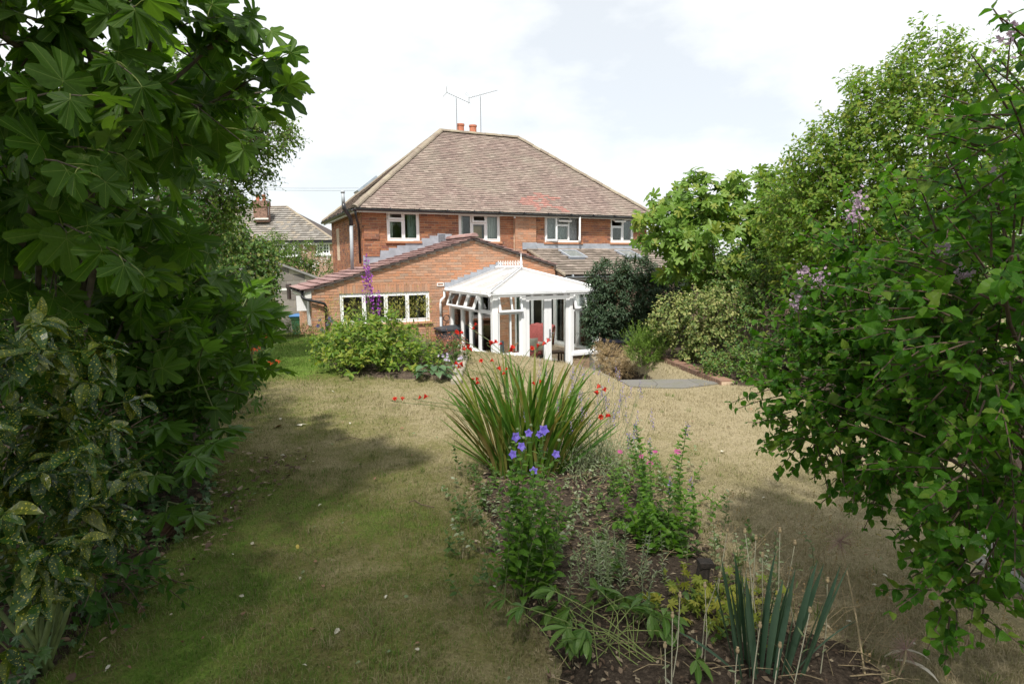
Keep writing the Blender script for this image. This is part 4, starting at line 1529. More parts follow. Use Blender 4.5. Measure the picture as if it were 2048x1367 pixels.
for side, (e0, e1, upf) in enumerate(((c0, c1, on_upper), (c3, c2, on_upper_r))):
    vv = sorted([-e0[1], RV] + [-e0[1] + Lv * t for t in (.22, .44, .76)] + [-e1[1]])
    for a, b_ in zip(vv[:-1], vv[1:]):
        q = [(e0[0], -a, CE + .1), (e0[0], -b_, CE + .1), upf(b_), upf(a)]
        if b_ == vv[-1]:
            q = [q[0], q[1], q[3]]
        if side == 1:
            q = q[::-1]
        panel(q)
    for a in vv[1:-1]:
        bar((e0[0], -a, CE + .1), upf(a), .009)
# front hip in three strips
panel([c1, lerp(c1, c2, 1 / 3), r1])
panel([lerp(c1, c2, 1 / 3), lerp(c1, c2, 2 / 3), r1])
panel([lerp(c1, c2, 2 / 3), c2, r1])
HB = plain('grey_hip_seal', (.3, .31, .33), .6)
for c in (c1, c2):
    bar(c, r1, .02)
bar(lerp(c1, r1, .02), lerp(c1, r1, .97), .012, .09, HB, 'hip_seal')
bar(r0, r1, .045)
# cresting and finial
mb = MB()
for i in range(9):
    y = Y0 - .18 - i * .165
    mb.tube([(um, y, RZ + .04), (um, y, RZ + .16)], .008, 5).tube([(um, y, RZ + .16), (um, y, RZ + .21)], [.016, .003], 6)
    mb.tube([(um, y, RZ + .08), (um, y - .08, RZ + .16), (um, y - .165, RZ + .08)], .006, 5)
mb.box(um - .02, um + .02, Y0 - 1.62, Y0 - .1, RZ + .03, RZ + .075)
mb.build('cresting', P, con)
MB().lathe((um, -RV, RZ), [(.05, 0), (.05, .06), (.03, .08), (.045, .12), (.04, .16), (.012, .3), (.003, .4)], 10).build('finial', P, con, smooth=True)
# gutters, downpipe, lead at the wall
gutter(con, (CU0 - ov - .05, Y0 - .03, CE + .07), (CU0 - ov - .05, YF - ov - .05, CE + .05), P, .05)
gutter(con, (CU0 - ov - .05, YF - ov - .05, CE + .05), (CU1 + ov, YF - ov - .05, CE + .05), P, .05)
MB().tube([(CU0 - ov - .05, Y0 - .1, CE + .04), (CU0 - ov - .06, Y0 - .1, CE - .14), (CU0 - ov - .16, Y0 - .07, CE - .24), (CU0 - ov - .17, Y0 - .06, CE - .34), (CU0 - ov - .17, Y0 - .06, 1.75)], .034, 10).build('downpipe', P, con, smooth=True)
MB().tube([(CU0 - ov - .17, Y0 - .06, 1.76), (CU0 - ov - .17, Y0 - .06, .6)], .038, 10).build('lower_downpipe', M_['grey_pipe'], con, smooth=True)
mb = MB()
u = CU0 - ov - .02
csl = (RZ - CE - .1) / (um - c0[0])
while u < um:
    z = CE + .1 + (u - c0[0]) * csl
    mb.box(u, u + .2, Y0 - .022, Y0 - .004, z - .02, z + .17)
    u += .2
mb.build('lead_flashing', M_['lead'], con)
ring = []
for i in range(13):
    ring.append((CU0 - ov - .02 + .09 * math.cos(i * PI / 6), Y0 - .12, 1.72 + .09 * math.sin(i * PI / 6)))
solo('hose_reel', MB().tube(ring, .014, 6), M_['black'], 'small black hose hanging on the wall by the white downpipe', 'hose', frame='H', smooth=True)

# ------------------------------------------------------------------ furniture in the conservatory (authored in the house frame)
WICK = plain('cane', (.42, .27, .13), .6, .2, 25)
RED = plain('red_woven_throw', (.52, .13, .125), .95, .2, 30, .3)
CREAM = plain('cream_cotton', (.62, .57, .49), .95, .1, 20)
BLUE = plain('blue_grey_fabric', (.25, .33, .39), .9, .1, 15)
DARKW = plain('dark_wood', (.14, .075, .045), .5, .2, 10)


def cane_chair(cx, cy, label, ang, seat_mat):
    t = thing('cane_armchair', label, 'armchair', (cx, cy, CF), 'H')
    R = Matrix.Translation((cx, cy, CF)) @ Matrix.Rotation(ang, 4, 'Z')
    tr = lambda pts: [tuple(R @ Vector(p)) for p in pts]
    for s in (-1, 1):
        MB().tube(tr([(s * .33, -.34, 0), (s * .34, -.36, .4), (s * .35, -.3, .62), (s * .36, .0, .66), (s * .34, .3, .6), (s * .32, .42, .3), (s * .3, .46, 0)]), .022, 8).build('arm', WICK, t, smooth=True)
    MB().bevbox(-.32, .32, -.34, .34, .26, .42, .04, 0, R).build('seat', seat_mat, t)
    Mb = R @ Matrix.Translation((0, .34, .38)) @ Matrix.Rotation(-.3, 4, 'X')
    MB().bevbox(-.31, .31, -.06, .08, 0, .66, .04, 0, Mb).build('backrest', seat_mat, t)
    mb = MB()
    for k in range(5):
        mb.tube(tr([(-.3 + k * .15, .36, .1), (-.32 + k * .16, .6, 1.04)]), .014, 6)
    mb.tube(tr([(-.34, .42, .5), (-.33, .62, 1.02), (0, .66, 1.1), (.33, .62, 1.02), (.34, .42, .5)]), .022, 8)
    mb.build('back_frame', WICK, t, smooth=True)
    return R


Rc = cane_chair(3.45, -4.38, 'cane armchair under the red throw behind the double doors', -1.0, CREAM)
prof = [(.52, .55), (.62, 1.05), (.58, 1.12), (.46, 1.06), (.36, .75), (.28, .5), (.18, .45), (-.1, .45), (-.34, .45), (-.4, .4), (-.42, .2), (-.43, .08)]
vs, fs = [], []
nx = 12
for j, (y, z) in enumerate(prof):
    for i in range(nx + 1):
        x = -.36 + .72 * i / nx
        w = .012 * math.sin(i * 1.9 + j) + .01 * math.sin(j * 2.3 + i * .7)
        dz = -.1 * max(0, abs(x) - .3) * 6 * (1 if 1 < j < 9 else 0)
        vs.append(Rc @ Vector((x * (1.02 + .04 * math.sin(j)), y + w, z + w + dz)))
for j in range(len(prof) - 1):
    for i in range(nx):
        a = j * (nx + 1) + i
        fs.append((a, a + nx + 1, a + nx + 2, a + 1))
thr = solo('throw', MB().add(vs, fs), RED, 'red woven throw draped over the back and seat of the cane armchair', 'throw', frame='H', smooth=True)
thr.modifiers.new('thick', 'SOLIDIFY').thickness = .012


def cushion(c, size, rot, mat, label):
    mb = MB()
    n = 8
    vs, fs = [], []
    M = Matrix.Translation(c) @ rot
    for sgn in (1, -1):
        for i in range(n + 1):
            for j in range(n + 1):
                a, b_ = -1 + 2 * i / n, -1 + 2 * j / n
                h = sgn * .3 * (max(0, (1 - a ** 4) * (1 - b_ ** 4)) ** .5) * .9
                k = 1 - .07 * (1 - abs(a)) * abs(b_) - .07 * (1 - abs(b_)) * abs(a)
                vs.append(M @ Vector((a * size * k, b_ * size * k, h * size)))
    m = (n + 1) ** 2
    for s in (0, 1):
        for i in range(n):
            for j in range(n):
                q = s * m + i * (n + 1) + j
                f = (q, q + n + 1, q + n + 2, q + 1)
                fs.append(f if s else f[::-1])
    return solo('cushion', mb.add(vs, fs), mat, label, 'cushion', frame='H', smooth=True, group='cushions in the conservatory')


RX = lambda a: Matrix.Rotation(a, 4, 'X')
RZm = lambda a: Matrix.Rotation(a, 4, 'Z')
cushion((3.33, -4.52, 1.12), .19, RZm(-.5) @ RX(1.25), CREAM, 'cream cushion leaning at the left side of the red throw')
cushion((3.68, -4.5, 1.05), .16, RZm(-.9) @ RX(.9), CREAM, 'smaller cream cushion lying on the right of the red throw')
# second cane chair with cushion, blue chair
cane_chair(2.62, -2.85, 'cane armchair with red seat in front of the inner window', .15, RED)
cushion((2.3, -4.1, 1.12), .22, RZm(.8) @ RX(1.35), CREAM, 'large cream cushion propped up behind the left corner panes')
bc = thing('blue_chair', 'small blue-grey chair with a pale seat pad by the left front panel', 'chair', (2.4, -4.65, CF), 'H')
MB().bevbox(2.2, 2.62, -4.85, -4.45, .86, .93, .02).build('seat', BLUE, bc)
MB().bevbox(2.22, 2.6, -4.46, -4.4, .93, 1.27, .02).build('backrest', BLUE, bc)
MB().bevbox(2.26, 2.56, -4.8, -4.5, .93, .975, .015).build('seat_pad', CREAM, bc)
for a in (2.23, 2.59):
    for b_ in (-4.82, -4.47):
        MB().tube([(a, b_, CF), (a, b_, .87)], .018, 8).build('leg', M_['pvc'], bc)
st = thing('pouffe', 'low cane stool with the large cream cushion on it', 'stool', (2.3, -4.0, CF), 'H')
MB().bevbox(2.08, 2.52, -4.2, -3.8, CF + .08, .9, .03).build('body', WICK, st)
for a in (2.12, 2.48):
    for b_ in (-4.16, -3.84):
        MB().tube([(a, b_, CF), (a, b_, CF + .1)], .02, 6).build('leg', DARKW, st)
tb = thing('side_table', 'low wooden table with a slatted shelf behind the right door', 'table', (3.85, -4.85, CF), 'H')
MB().bevbox(3.55, 4.12, -5.05, -4.65, .92, .96, .01).build('table_top', DARKW, tb)
for a in (3.6, 4.07):
    for b_ in (-5.0, -4.7):
        MB().bevbox(a - .02, a + .02, b_ - .02, b_ + .02, CF, .92, .004).build('leg', DARKW, tb)
MB().box(3.58, 4.09, -5.02, -4.68, .66, .68).build('shelf', DARKW, tb)
sb = thing('plant_bench', 'low bench with pots behind the right conservatory panel', 'bench', (4.5, -4.7, CF), 'H')
MB().bevbox(4.2, 4.82, -4.95, -4.5, .84, .88, .01).build('bench_top', DARKW, sb)
for a in (4.24, 4.78):
    for b_ in (-4.9, -4.55):
        MB().bevbox(a - .02, a + .02, b_ - .02, b_ + .02, CF, .84, .004).build('leg', DARKW, sb)
curtain(4.14, 4.42, .55, 2.36, Y0 + .16, 'grey-green curtain behind the patio door inside the conservatory', 5, plain('sage_curtain', (.28, .32, .27), .9, .1, 20))

# ------------------------------------------------------------------ garage of concrete blocks, bin
YG = 20.5
gx0, gx1 = -11.5, float(at(640, 600, YG)[0])
gtop_l, gtop_r = at(540, 519, YG), at(613, 549, YG)
gsl = (gtop_r[2] - gtop_l[2]) / (gtop_r[0] - gtop_l[0])
BLK = piece_mat('concrete_block', [(0, (.15, .135, .125)), (.5, (.2, .18, .165)), (1, (.26, .235, .21))], grime=(.12, .11, .095), grime_amt=.4, scale=2.5)
BMORT = plain('pale_mortar', (.42, .38, .3), .95, .15, 8)
gar = thing('block_garage', 'grey concrete block outbuilding with a sloping roof behind the wheelie bin', 'outbuilding', (-9, YG, .6))
xa = gtop_l[0]
zt = lambda x: gtop_l[2] + (x - gtop_l[0]) * gsl if x > xa else gtop_l[2] + (x - xa) * -gsl * .8
mb = MB()
pr = [(gx0, .3), (gx1, .3), (gx1, zt(gx1)), (xa, zt(xa)), (gx0, zt(gx0))]
n = len(pr)
mb.add([(x, YG + .012, z) for x, z in pr] + [(x, YG + 6, z - 1.6) for x, z in pr], [tuple(range(n)), tuple(range(2 * n - 1, n - 1, -1))] + [(i, i + n, (i + 1) % n + n, (i + 1) % n) for i in range(n)])
gw = mb.build('wall', BMORT, gar)


def gar_top(z):
    h = max(0.0, (gtop_l[2] - z)) / -gsl
    return (xa - h / .8, xa + h)


bl = lay(gx0, gx1, .5, gtop_l[2], course=.225, length=.45, top=gar_top, joint=.016)
a = np.array(bl)
N = len(a)
Mx = mats_of((np.tile([1.0, 0, 0], (N, 1)), np.tile([0, 1.0, 0], (N, 1)), np.tile([0, 0, 1.0], (N, 1))), np.stack([a[:, 0], np.full(N, YG + .05) + rng.uniform(-.004, .004, N), a[:, 1]], 1), np.stack([a[:, 2] / .434, np.ones(N), a[:, 3] / .209], 1))
pieces(gw, 'block', 'blockwork', [box_proto(.434, .1, .209, .003, k) for k in range(4)], Mx, rng.integers(0, 4, N), BLK, size=.44, limit=120, cell=10, minpx=8)
mb = MB()
e0, e1, e2 = (gx0 - .2, YG - .12, zt(gx0) + .06), (xa, YG - .12, zt(xa) + .03), (gx1 + .2, YG - .12, zt(gx1) + .03)
for p, q in ((e0, e1), (e1, e2)):
    mb.slab([p, q, (q[0], YG + 6.2, q[2] - 1.5), (p[0], YG + 6.2, p[2] - 1.5)], .07)
mb.build('roof', plain('grey_sheet_roof', (.15, .148, .14), .7, .15, 5), gar)
zb = float(at(560, 578, YG)[2])
MB().box(gx0, gx1 - .2, YG - .02, YG + .02, zb - .05, zb + .03).build('band', M_['fascia'], gar)

YB = 19.3
bin_ = at(603, 630, YB)
bz = gz(bin_[0], YB)
wb = thing('wheelie_bin', 'green wheelie bin with a blue lid in front of the block wall', 'wheelie bin', (bin_[0], YB, bz))
GRN = plain('green_bin_plastic', (.02, .085, .04), .5, .1, 5)
x, y = float(bin_[0]), YB
zt_ = float(bin_[2])
h0 = zt_ - 1.0
mb = MB()
mb.add([(x - .19, y - .22, h0 + .08), (x + .19, y - .22, h0 + .08), (x + .19, y + .2, h0 + .08), (x - .19, y + .2, h0 + .08), (x - .25, y - .3, zt_ - .06), (x + .25, y - .3, zt_ - .06), (x + .25, y + .28, zt_ - .06), (x - .25, y + .28, zt_ - .06)],
       [(3, 2, 1, 0), (4, 5, 6, 7), (0, 1, 5, 4), (1, 2, 6, 5), (2, 3, 7, 6), (3, 0, 4, 7)])
mb.box(x - .27, x + .27, y - .32, y + .3, zt_ - .1, zt_ - .055)
mb.build('body', GRN, wb)
MB().bevbox(x - .29, x + .29, y - .36, y + .32, zt_ - .05, zt_ + .04, .03).build('lid', plain('blue_bin_lid', (.05, .16, .36), .5, .05), wb)
for s in (-1, 1):
    MB().tube([(x + s * .2, y + .24, h0 + .1), (x + s * .26, y + .24, h0 + .1)], .1, 14).build('wheel', M_['black'], wb)
MB().box(x + .05, x + .2, y - .315, y - .305, zt_ - .5, zt_ - .2).build('sticker', plain('paper_label', (.6, .6, .6), .6), wb)
hp = at(578, 575, 18.2)
solo('rainwater_pipe', MB().bevbox(hp[0] - .07, hp[0] + .07, 18.1, 18.24, hp[2] - .02, hp[2] + .12, .02).tube([(hp[0], 18.17, hp[2]), (hp[0], 18.17, hp[2] - .35)], .06, 8), plain('rusty_brown_metal', (.05, .035, .032), .6, .2), 'dark brown hopper and pipe at the end of the extension eaves', 'pipe')

# ------------------------------------------------------------------ far house beyond the gardens
YF_ = 48.0
fh = thing('distant_house', 'distant brick house with grey tiled hip roof and white casement window', 'house', (-22, YF_, .6))
xr_ = float(at(664, 482, YF_)[0])
ze = float(at(600, 481, YF_)[2])
zr = float(at(560, 413, YF_ + 3.2)[2])
xrr = float(at(570, 413, YF_ + 3.2)[0])
xl_ = -31.0
FB = plain('distant_brick', (.3, .15, .095), .9, .3, 9)


def distant_brick_mat():
    m, n, l, b = new_mat('distant_brickwork')
    co = n.new('ShaderNodeTexCoord')
    mp = n.new('ShaderNodeMapping')
    mp.inputs['Rotation'].default_value = (PI / 2, 0, 0)
    t = n.new('ShaderNodeTexBrick')
    t.inputs['Scale'].default_value = 1.0
    t.inputs['Brick Width'].default_value = .225
    t.inputs['Row Height'].default_value = .075
    t.inputs['Mortar Size'].default_value = .012
    t.inputs['Color1'].default_value = (.34, .17, .105, 1)
    t.inputs['Color2'].default_value = (.23, .115, .08, 1)
    t.inputs['Mortar'].default_value = (.38, .32, .26, 1)
    l.new(co.outputs['Object'], mp.inputs['Vector'])
    l.new(mp.outputs['Vector'], t.inputs['Vector'])
    l.new(t.outputs['Color'], b.inputs['Base Color'])
    b.inputs['Roughness'].default_value = .9
    return m


DB = distant_brick_mat()
fwx0, fwx1 = float(at(630, 497, YF_)[0]), float(at(657, 497, YF_)[0])
fwz0, fwz1 = float(at(640, 508, YF_)[2]), float(at(640, 486, YF_)[2])
mb = MB()
fx2, fx3 = float(at(548, 497, YF_)[0]), float(at(595, 497, YF_)[0])
holed_wall(mb, xl_, xr_, .2, ze - .05, [(fwx0, fwx1, fwz0, fwz1), (fx2, fx3, fwz0 - .1, fwz1)], YF_ + .3, YF_ + .55)
mb.box(xr_ - .25, xr_, YF_ + .55, YF_ + 7, .2, ze - .05).box(xl_, xr_ - .25, YF_ + 6.8, YF_ + 7, .2, ze - .05).box(xl_, xl_ + .25, YF_ + .55, YF_ + 6.8, .2, ze - .05)
mb.build('wall', DB, fh)
MB().box(xl_ + .25, xr_ - .25, YF_ + 2.5, YF_ + 2.6, .2, ze - .05).build('inner_wall', M_['plaster'], fh)
for xa_, xb_, za_, nb in ((fwx0, fwx1, fwz0, 2), (fx2, fx3, fwz0 - .1, 3)):
    mb = MB().frame(xa_, xb_, za_, fwz1, .1, YF_ + .3, YF_ + .4)
    for k in range(1, nb):
        xm = xa_ + (xb_ - xa_) * k / nb
        mb.box(xm - .06, xm + .06, YF_ + .3, YF_ + .4, za_ + .1, fwz1 - .1)
    for k in range(nb):
        xm = xa_ + (xb_ - xa_) * (k + .5) / nb
        mb.box(xm - .02, xm + .02, YF_ + .32, YF_ + .38, za_ + .1, fwz1 - .1)
    for q in (.37, .66):
        mb.box(xa_ + .1, xb_ - .1, YF_ + .315, YF_ + .385, za_ + (fwz1 - za_) * q - .02, za_ + (fwz1 - za_) * q + .02)
    wo = mb.build('window', M_['pvc'], fh)
    MB().box(xa_ + .08, xb_ - .08, YF_ + .345, YF_ + .355, za_ + .08, fwz1 - .08).build('pane', M_['glass'], wo)
    MB().box(xa_ - .1, xb_ + .1, YF_ + .2, YF_ + .42, za_ - .12, za_ - .003).build('sill', M_['pvc'], wo)
R4 = [(xl_ - .3, YF_, ze), (xr_ + .2, YF_, ze), (xr_ + .2, YF_ + 7.3, ze), (xl_ - .3, YF_ + 7.3, ze), (xl_ + 4, YF_ + 3.65, zr), (xrr, YF_ + 3.65, zr)]
fr_ = MB().add([(x, y, z - .04) for x, y, z in R4], [(0, 1, 5, 4), (1, 2, 5), (2, 3, 4, 5), (3, 0, 4), (3, 2, 1, 0)]).build('roof', M_['underlay'], fh)
GT = piece_mat('grey_brown_concrete_tile', [(0, (.15, .138, .125)), (.4, (.21, .195, .178)), (.8, (.26, .245, .225)), (1, (.31, .265, .21))], grime=(.29, .235, .17), grime_amt=.3, scale=.5)
tile_face(fr_, R4[0], R4[1], R4[4], R4[5], .3, .3, .34, .025, GT, limit=0, lift=.07, jit=.006)
ridge_run(fr_, 'hip_tile', up(R4[1]), up(R4[5]), M_['ridge'], .6, .12)
ridge_run(fr_, 'ridge_tile', up(R4[5]), up(R4[4]), M_['ridge'], 1.2, .12)
MB().box(xl_, xr_ + .2, YF_ - .12, YF_ - .0, ze - .2, ze - .06).build('gutter', M_['black'], fh)
MB().box(xl_, xr_ + .15, YF_ + .01, YF_ + .3, ze - .3, ze - .2).build('fascia', M_['fascia'], fh)
cl, cr = float(at(507, 430, YF_ + 1.4)[0]), float(at(534, 430, YF_ + 1.4)[0])
ct, cb_ = float(at(520, 401, YF_ + 1.4)[2]), float(at(520, 436, YF_ + 1.4)[2])
fc = MB().box(cl, cr, YF_ + 1.4, YF_ + 2.1, cb_ - .3, ct - .5).box(cl - .06, cr + .06, YF_ + 1.34, YF_ + 2.16, ct - .5, ct).build('chimney', plain('sooty_brick', (.22, .13, .1), .9, .3, 8), fh)
MB().box(cl - .1, cr + .12, YF_ + 1.3, YF_ + 1.4, cb_ - .12, cb_ + .0).build('flashing', M_['fascia'], fc)
for q in (.25, .72):
    MB().lathe((cl + (cr - cl) * q, YF_ + 1.75, ct), [(.16, 0), (.14, .05), (.13, .4), (.16, .42), (.15, .5)], 12).build('chimney_pot', M_['terracotta'], fc)
pa, pb_ = at(505, 405, YF_ + 1.5), at(536, 405, YF_ + 1.5)
aerial((pa[0], YF_ + 1.5, pa[2] - .8), 2.0, .0, 1.4, -.04, 3, 'thin aerial at the left of the distant chimney', 'aerials on the distant chimney', 'W', .02, .014, False)
aerial((pb_[0], YF_ + 1.5, pb_[2] - 1.0), 2.2, .6, 1.0, .3, 6, 'aerial with short bars at the right of the distant chimney', 'aerials on the distant chimney', 'W', .02, .014)
for (pa, pb_, lab) in (((470, 375.5), (800, 378), 'upper overhead wire above the distant house'), ((480, 379.5), (800, 383.5), 'lower overhead wire above the distant house')):
    A_, B_ = at(pa[0], pa[1], 40.0), at(pb_[0], pb_[1], 40.0)
    d = B_ - A_
    A2, B2 = A_ - d * .8, B_ + d * .5
    pts = [A2 + (B2 - A2) * t - np.array([0, 0, .35 * 4 * t * (1 - t) - .35]) for t in np.linspace(0, 1, 16)]
    solo('overhead_wire', MB().tube([tuple(p) for p in pts], .009, 4), M_['steel'], lab, 'wire', 'overhead wires')

# ------------------------------------------------------------------ brick retaining wall beside the sunken path, fence behind
rw = thing('retaining_wall', 'low brick retaining wall with a row of upright bricks on top by the sunken steps', 'wall', (2.75, 9.6, .5))
pa, pb_ = np.array([3.02, 8.48]), np.array([2.72, 10.6])
pc = np.array([2.3, 12.6])
RB = piece_mat('weathered_wall_brick', [(0, (.13, .07, .05)), (.5, (.2, .105, .075)), (1, (.27, .16, .11))], grime=(.13, .12, .09), grime_amt=.6, scale=5)
allb, solds = [], []
for p, q in ((pa, pb_), (pb_, pc)):
    L = np.linalg.norm(q - p)
    d = (q - p) / L
    nn = np.array([-d[1], d[0]])
    if nn[0] > 0:
        nn = -nn
    ztop = 1.50
    M = Matrix(((d[0], -nn[0], 0, p[0]), (d[1], -nn[1], 0, p[1]), (0, 0, 1, 0), (0, 0, 0, 1)))
    core = MB().box(0, L, .012, .2, .3, ztop - .01, 0, M).build('wall_core', M_['mortar'], rw)
    b_ = lay(0, L, .5, ztop - .1)
    brick_pieces(core, b_, ((np.array([p[0], p[1], 0]), np.array([d[0], d[1], 0])), np.array([nn[0], nn[1], 0])), RB, limit=110, cell=8, minpx=5)
    k = int(L / .075)
    ps = np.array([[*(p + d * (i + .5) * .075 - nn * .1), ztop - .045] for i in range(k)])
    Mx = mats_of((np.tile([d[0], d[1], 0], (k, 1)), np.tile([-nn[0], -nn[1], 0], (k, 1)), np.tile([0, 0, 1.0], (k, 1))), ps)
    pieces(core, 'coping_brick', 'coping', [box_proto(.064, .21, .105, .003, s) for s in range(4)], Mx, rng.integers(0, 4, k), RB, size=.1, limit=60, cell=4, minpx=3)
fe = thing('board_fence', 'dark brown vertical board fence in shade behind the round evergreen', 'fence', (4.2, 14.9, 1.4))
fa, fb = np.array([2.75, 15.1]), np.array([6.6, 13.2])
L = np.linalg.norm(fb - fa)
d = (fb - fa) / L
for i in range(int(L / .13)):
    p = fa + d * (i * .13)
    M = Matrix(((d[0], -d[1], 0, p[0]), (d[1], d[0], 0, p[1]), (0, 0, 1, 0), (0, 0, 0, 1)))
    MB().box(0, .122, 0, .02, .6, 2.75 + random.uniform(-.01, .01), 0, M).build('board', M_['wood'], fe)
M = Matrix(((d[0], -d[1], 0, fa[0]), (d[1], d[0], 0, fa[1]), (0, 0, 1, 0), (0, 0, 0, 1)))
for z in (1.3, 2.4):
    MB().box(0, L, .025, .08, z, z + .08, 0, M).build('rail', M_['wood'], fe)

# ================================================================== vegetation
GOLD = 2.39996


def fan(outline, z=lambda x, y: 0.0, centre=(0, 0)):
    V = [(centre[0], centre[1], z(*centre))] + [(x, y, z(x, y)) for x, y in outline]
    n = len(outline)
    T = [(0, i + 2, i + 1) for i in range(n - 1)]
    V = np.array(V, float)
    return V, np.array(T), V[:, :2].copy()


def strip(ws, fold=0.18, bend=0.35, twist=0.0, wave=0.0):
    """leaf of length 1 along +y: half widths ws, folded along the midrib, bending down"""
    n = len(ws) - 1
    V, U, T = [], [], []
    y = z = 0.0
    for i, w in enumerate(ws):
        t = i / n
        a = bend * (t - .15)
        if i:
            y += math.cos(a) / n
            z -= math.sin(a) / n
        k = wave * math.sin(i * 2.1)
        for s in (-1, 0, 1):
            x, zz = s * w, z + fold * w * abs(s) + k * w * s
            c, q = math.cos(twist * t), math.sin(twist * t)
            V.append((x * c - (zz - z) * q, y, z + x * q + (zz - z) * c))
            U.append((s * w, t))
    for i in range(n):
        a, b_ = i * 3, i * 3 + 3
        for o in (0, 1):
            if ws[i] < 1e-6:
                T.append((a + 1, b_ + o + 1, b_ + o))
            elif ws[i + 1] < 1e-6:
                T.append((a + o, a + o + 1, b_ + 1))
            else:
                T += [(a + o, a + o + 1, b_ + o + 1), (a + o, b_ + o + 1, b_ + o)]
    return np.array(V, float), np.array(T), np.array(U, float)


def ovate(w=.3, bend=.4, fold=.2, n=5, twist=0.0, peak=.38, wave=0.0):
    ws = []
    for i in range(n + 1):
        t = i / n
        ws.append(w * (math.sin(PI * t ** (math.log(.5) / math.log(peak)))) ** .8 if 0 < t < 1 else 0.0)
    ws[0] = 0.0
    return strip(ws, fold, bend, twist, wave)


def polar_leaf(half, curl=.3, ripple=.05, seed=0):
    """palmate leaf from polar points (degrees from the tip, radius), mirrored; petiole at the origin"""
    r = np.random.default_rng(seed)
    pts = []
    full = [(-a, q) for a, q in half[::-1] if a > 0] + list(half)
    full = [(-a, q) for a, q in full][::-1]
    for a, q in full:
        q = q * r.uniform(.92, 1.08)
        a = math.radians(a + r.uniform(-2, 2))
        pts.append((q * math.sin(a), q * math.cos(a)))
    ph = r.uniform(0, 6)
    zf = lambda x, y: .07 * abs(x) - curl * (x * x + y * y) * (.8 + .3 * math.sin(ph + x * 2)) - .15 * curl * math.hypot(x, y) ** 4 + ripple * math.sin(9 * math.atan2(x, y + 1e-6)) * math.hypot(x, y)
    return fan(pts, zf)


FIG = [(0, 1.0), (7, .99), (13, .93), (18, .8), (21.5, .6), (25, .46), (29, .5), (32, .68), (37, .86), (44, .95), (51, .94), (58, .84), (63, .66), (68, .5), (74, .5), (80, .6), (88, .7), (97, .72), (107, .66), (117, .54), (130, .47), (145, .43), (160, .34), (173, .12)]
FATS = [(0, 1.0), (7, .9), (13, .68), (17, .56), (21, .68), (27, .88), (34, .99), (41, .86), (47, .66), (51, .55), (56, .65), (62, .82), (69, .92), (77, .76), (84, .56), (89, .5), (96, .58), (106, .76), (116, .62), (126, .42), (138, .5), (150, .46), (167, .12)]
IVY = [(0, 1.0), (22, .5), (45, .78), (70, .42), (100, .6), (140, .5), (170, .15)]
GERA = [(0, .8), (7, .95), (14, .72), (22, .4), (30, .9), (38, .98), (46, .7), (58, .4), (68, .85), (78, .9), (90, .55), (105, .45), (120, .75), (135, .6), (160, .2)]
FIGD = [(0, 1.0), (6, .98), (11, .88), (14.5, .68), (17, .44), (20, .33), (25, .36), (29, .52), (33, .74), (39, .9), (46, .94), (53, .85), (58, .64), (62, .42), (68, .35), (76, .42), (85, .58), (95, .64), (105, .57), (114, .42), (126, .34), (143, .31), (160, .22), (173, .08)]
P_FIG = [polar_leaf(FIG if s in (1, 3) else FIGD, c, .02, s) for s, c in enumerate((.2, .35, .5, .12, .75))]
P_FATS = [polar_leaf(FATS, c, .04, s) for s, c in enumerate((.3, .45, .2))]
P_IVY = [polar_leaf(IVY, c, .03, s) for s, c in enumerate((.15, .3))]
P_GERA = [polar_leaf(GERA, c, .06, s) for s, c in enumerate((.2, .4, -.15))]
P_OVATE = [ovate(.3, b_, f, 5, t) for b_, f, t in ((.5, .25, .2), (.9, .15, -.3), (.2, .35, .1), (-.2, .2, .3))]
P_LILAC = [ovate(.36, b_, f, 6, t, .33, w_) for b_, f, t, w_ in ((.5, .2, .15, .1), (.9, .12, -.2, .15), (.25, .3, .1, .1), (1.3, .2, .3, .1))]
P_AUC = [ovate(.19, b_, f, 6, t, .45, w_) for b_, f, t, w_ in ((.6, .35, .2, .1), (1.0, .3, -.3, .1), (.3, .4, .1, .15), (1.4, .3, .0, .1))]
P_LANCE = [ovate(.13, b_, .25, 4, t, .45) for b_, t in ((.3, .2), (.8, -.3), (-.2, .1))]
P_SMALL = [ovate(.27, b_, .25, 2, t, .5) for b_, t in ((.3, .2), (.9, -.4))]
P_NEEDLE = [ovate(.05, b_, .1, 2, 0, .5) for b_ in (.2, .6)]
P_NARROW = [ovate(.1, b_, .2, 3, t, .5) for b_, t in ((.3, .2), (.8, -.3))]
P_HELL = [ovate(.15, b_, .25, 5, t, .55) for b_, t in ((.4, .1), (.9, -.2), (1.3, .2))]
P_HOSTA = [ovate(.33, b_, .35, 6, t, .4) for b_, t in ((.8, .1), (1.2, -.1))]

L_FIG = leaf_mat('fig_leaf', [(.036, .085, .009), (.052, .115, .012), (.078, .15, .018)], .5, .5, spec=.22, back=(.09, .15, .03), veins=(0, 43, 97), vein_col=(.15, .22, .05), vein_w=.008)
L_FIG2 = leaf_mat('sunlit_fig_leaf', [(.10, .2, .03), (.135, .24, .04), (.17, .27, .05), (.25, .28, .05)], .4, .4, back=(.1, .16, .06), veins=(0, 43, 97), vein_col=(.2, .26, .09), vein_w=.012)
L_FATS = leaf_mat('fatsia_leaf', [(.05, .115, .014), (.07, .155, .018), (.095, .19, .024)], .48, .38, back=(.08, .14, .04), veins=(0, 34, 69, 108), vein_col=(.12, .19, .05), vein_w=.008, spec=.4)
L_AUC = leaf_mat('spotted_laurel_leaf', [(.015, .042, .008), (.021, .058, .009), (.035, .08, .012), (.1, .12, .018)], .22, .32, spots=((.4, .36, .05), 17.0, .6), spec=.35)
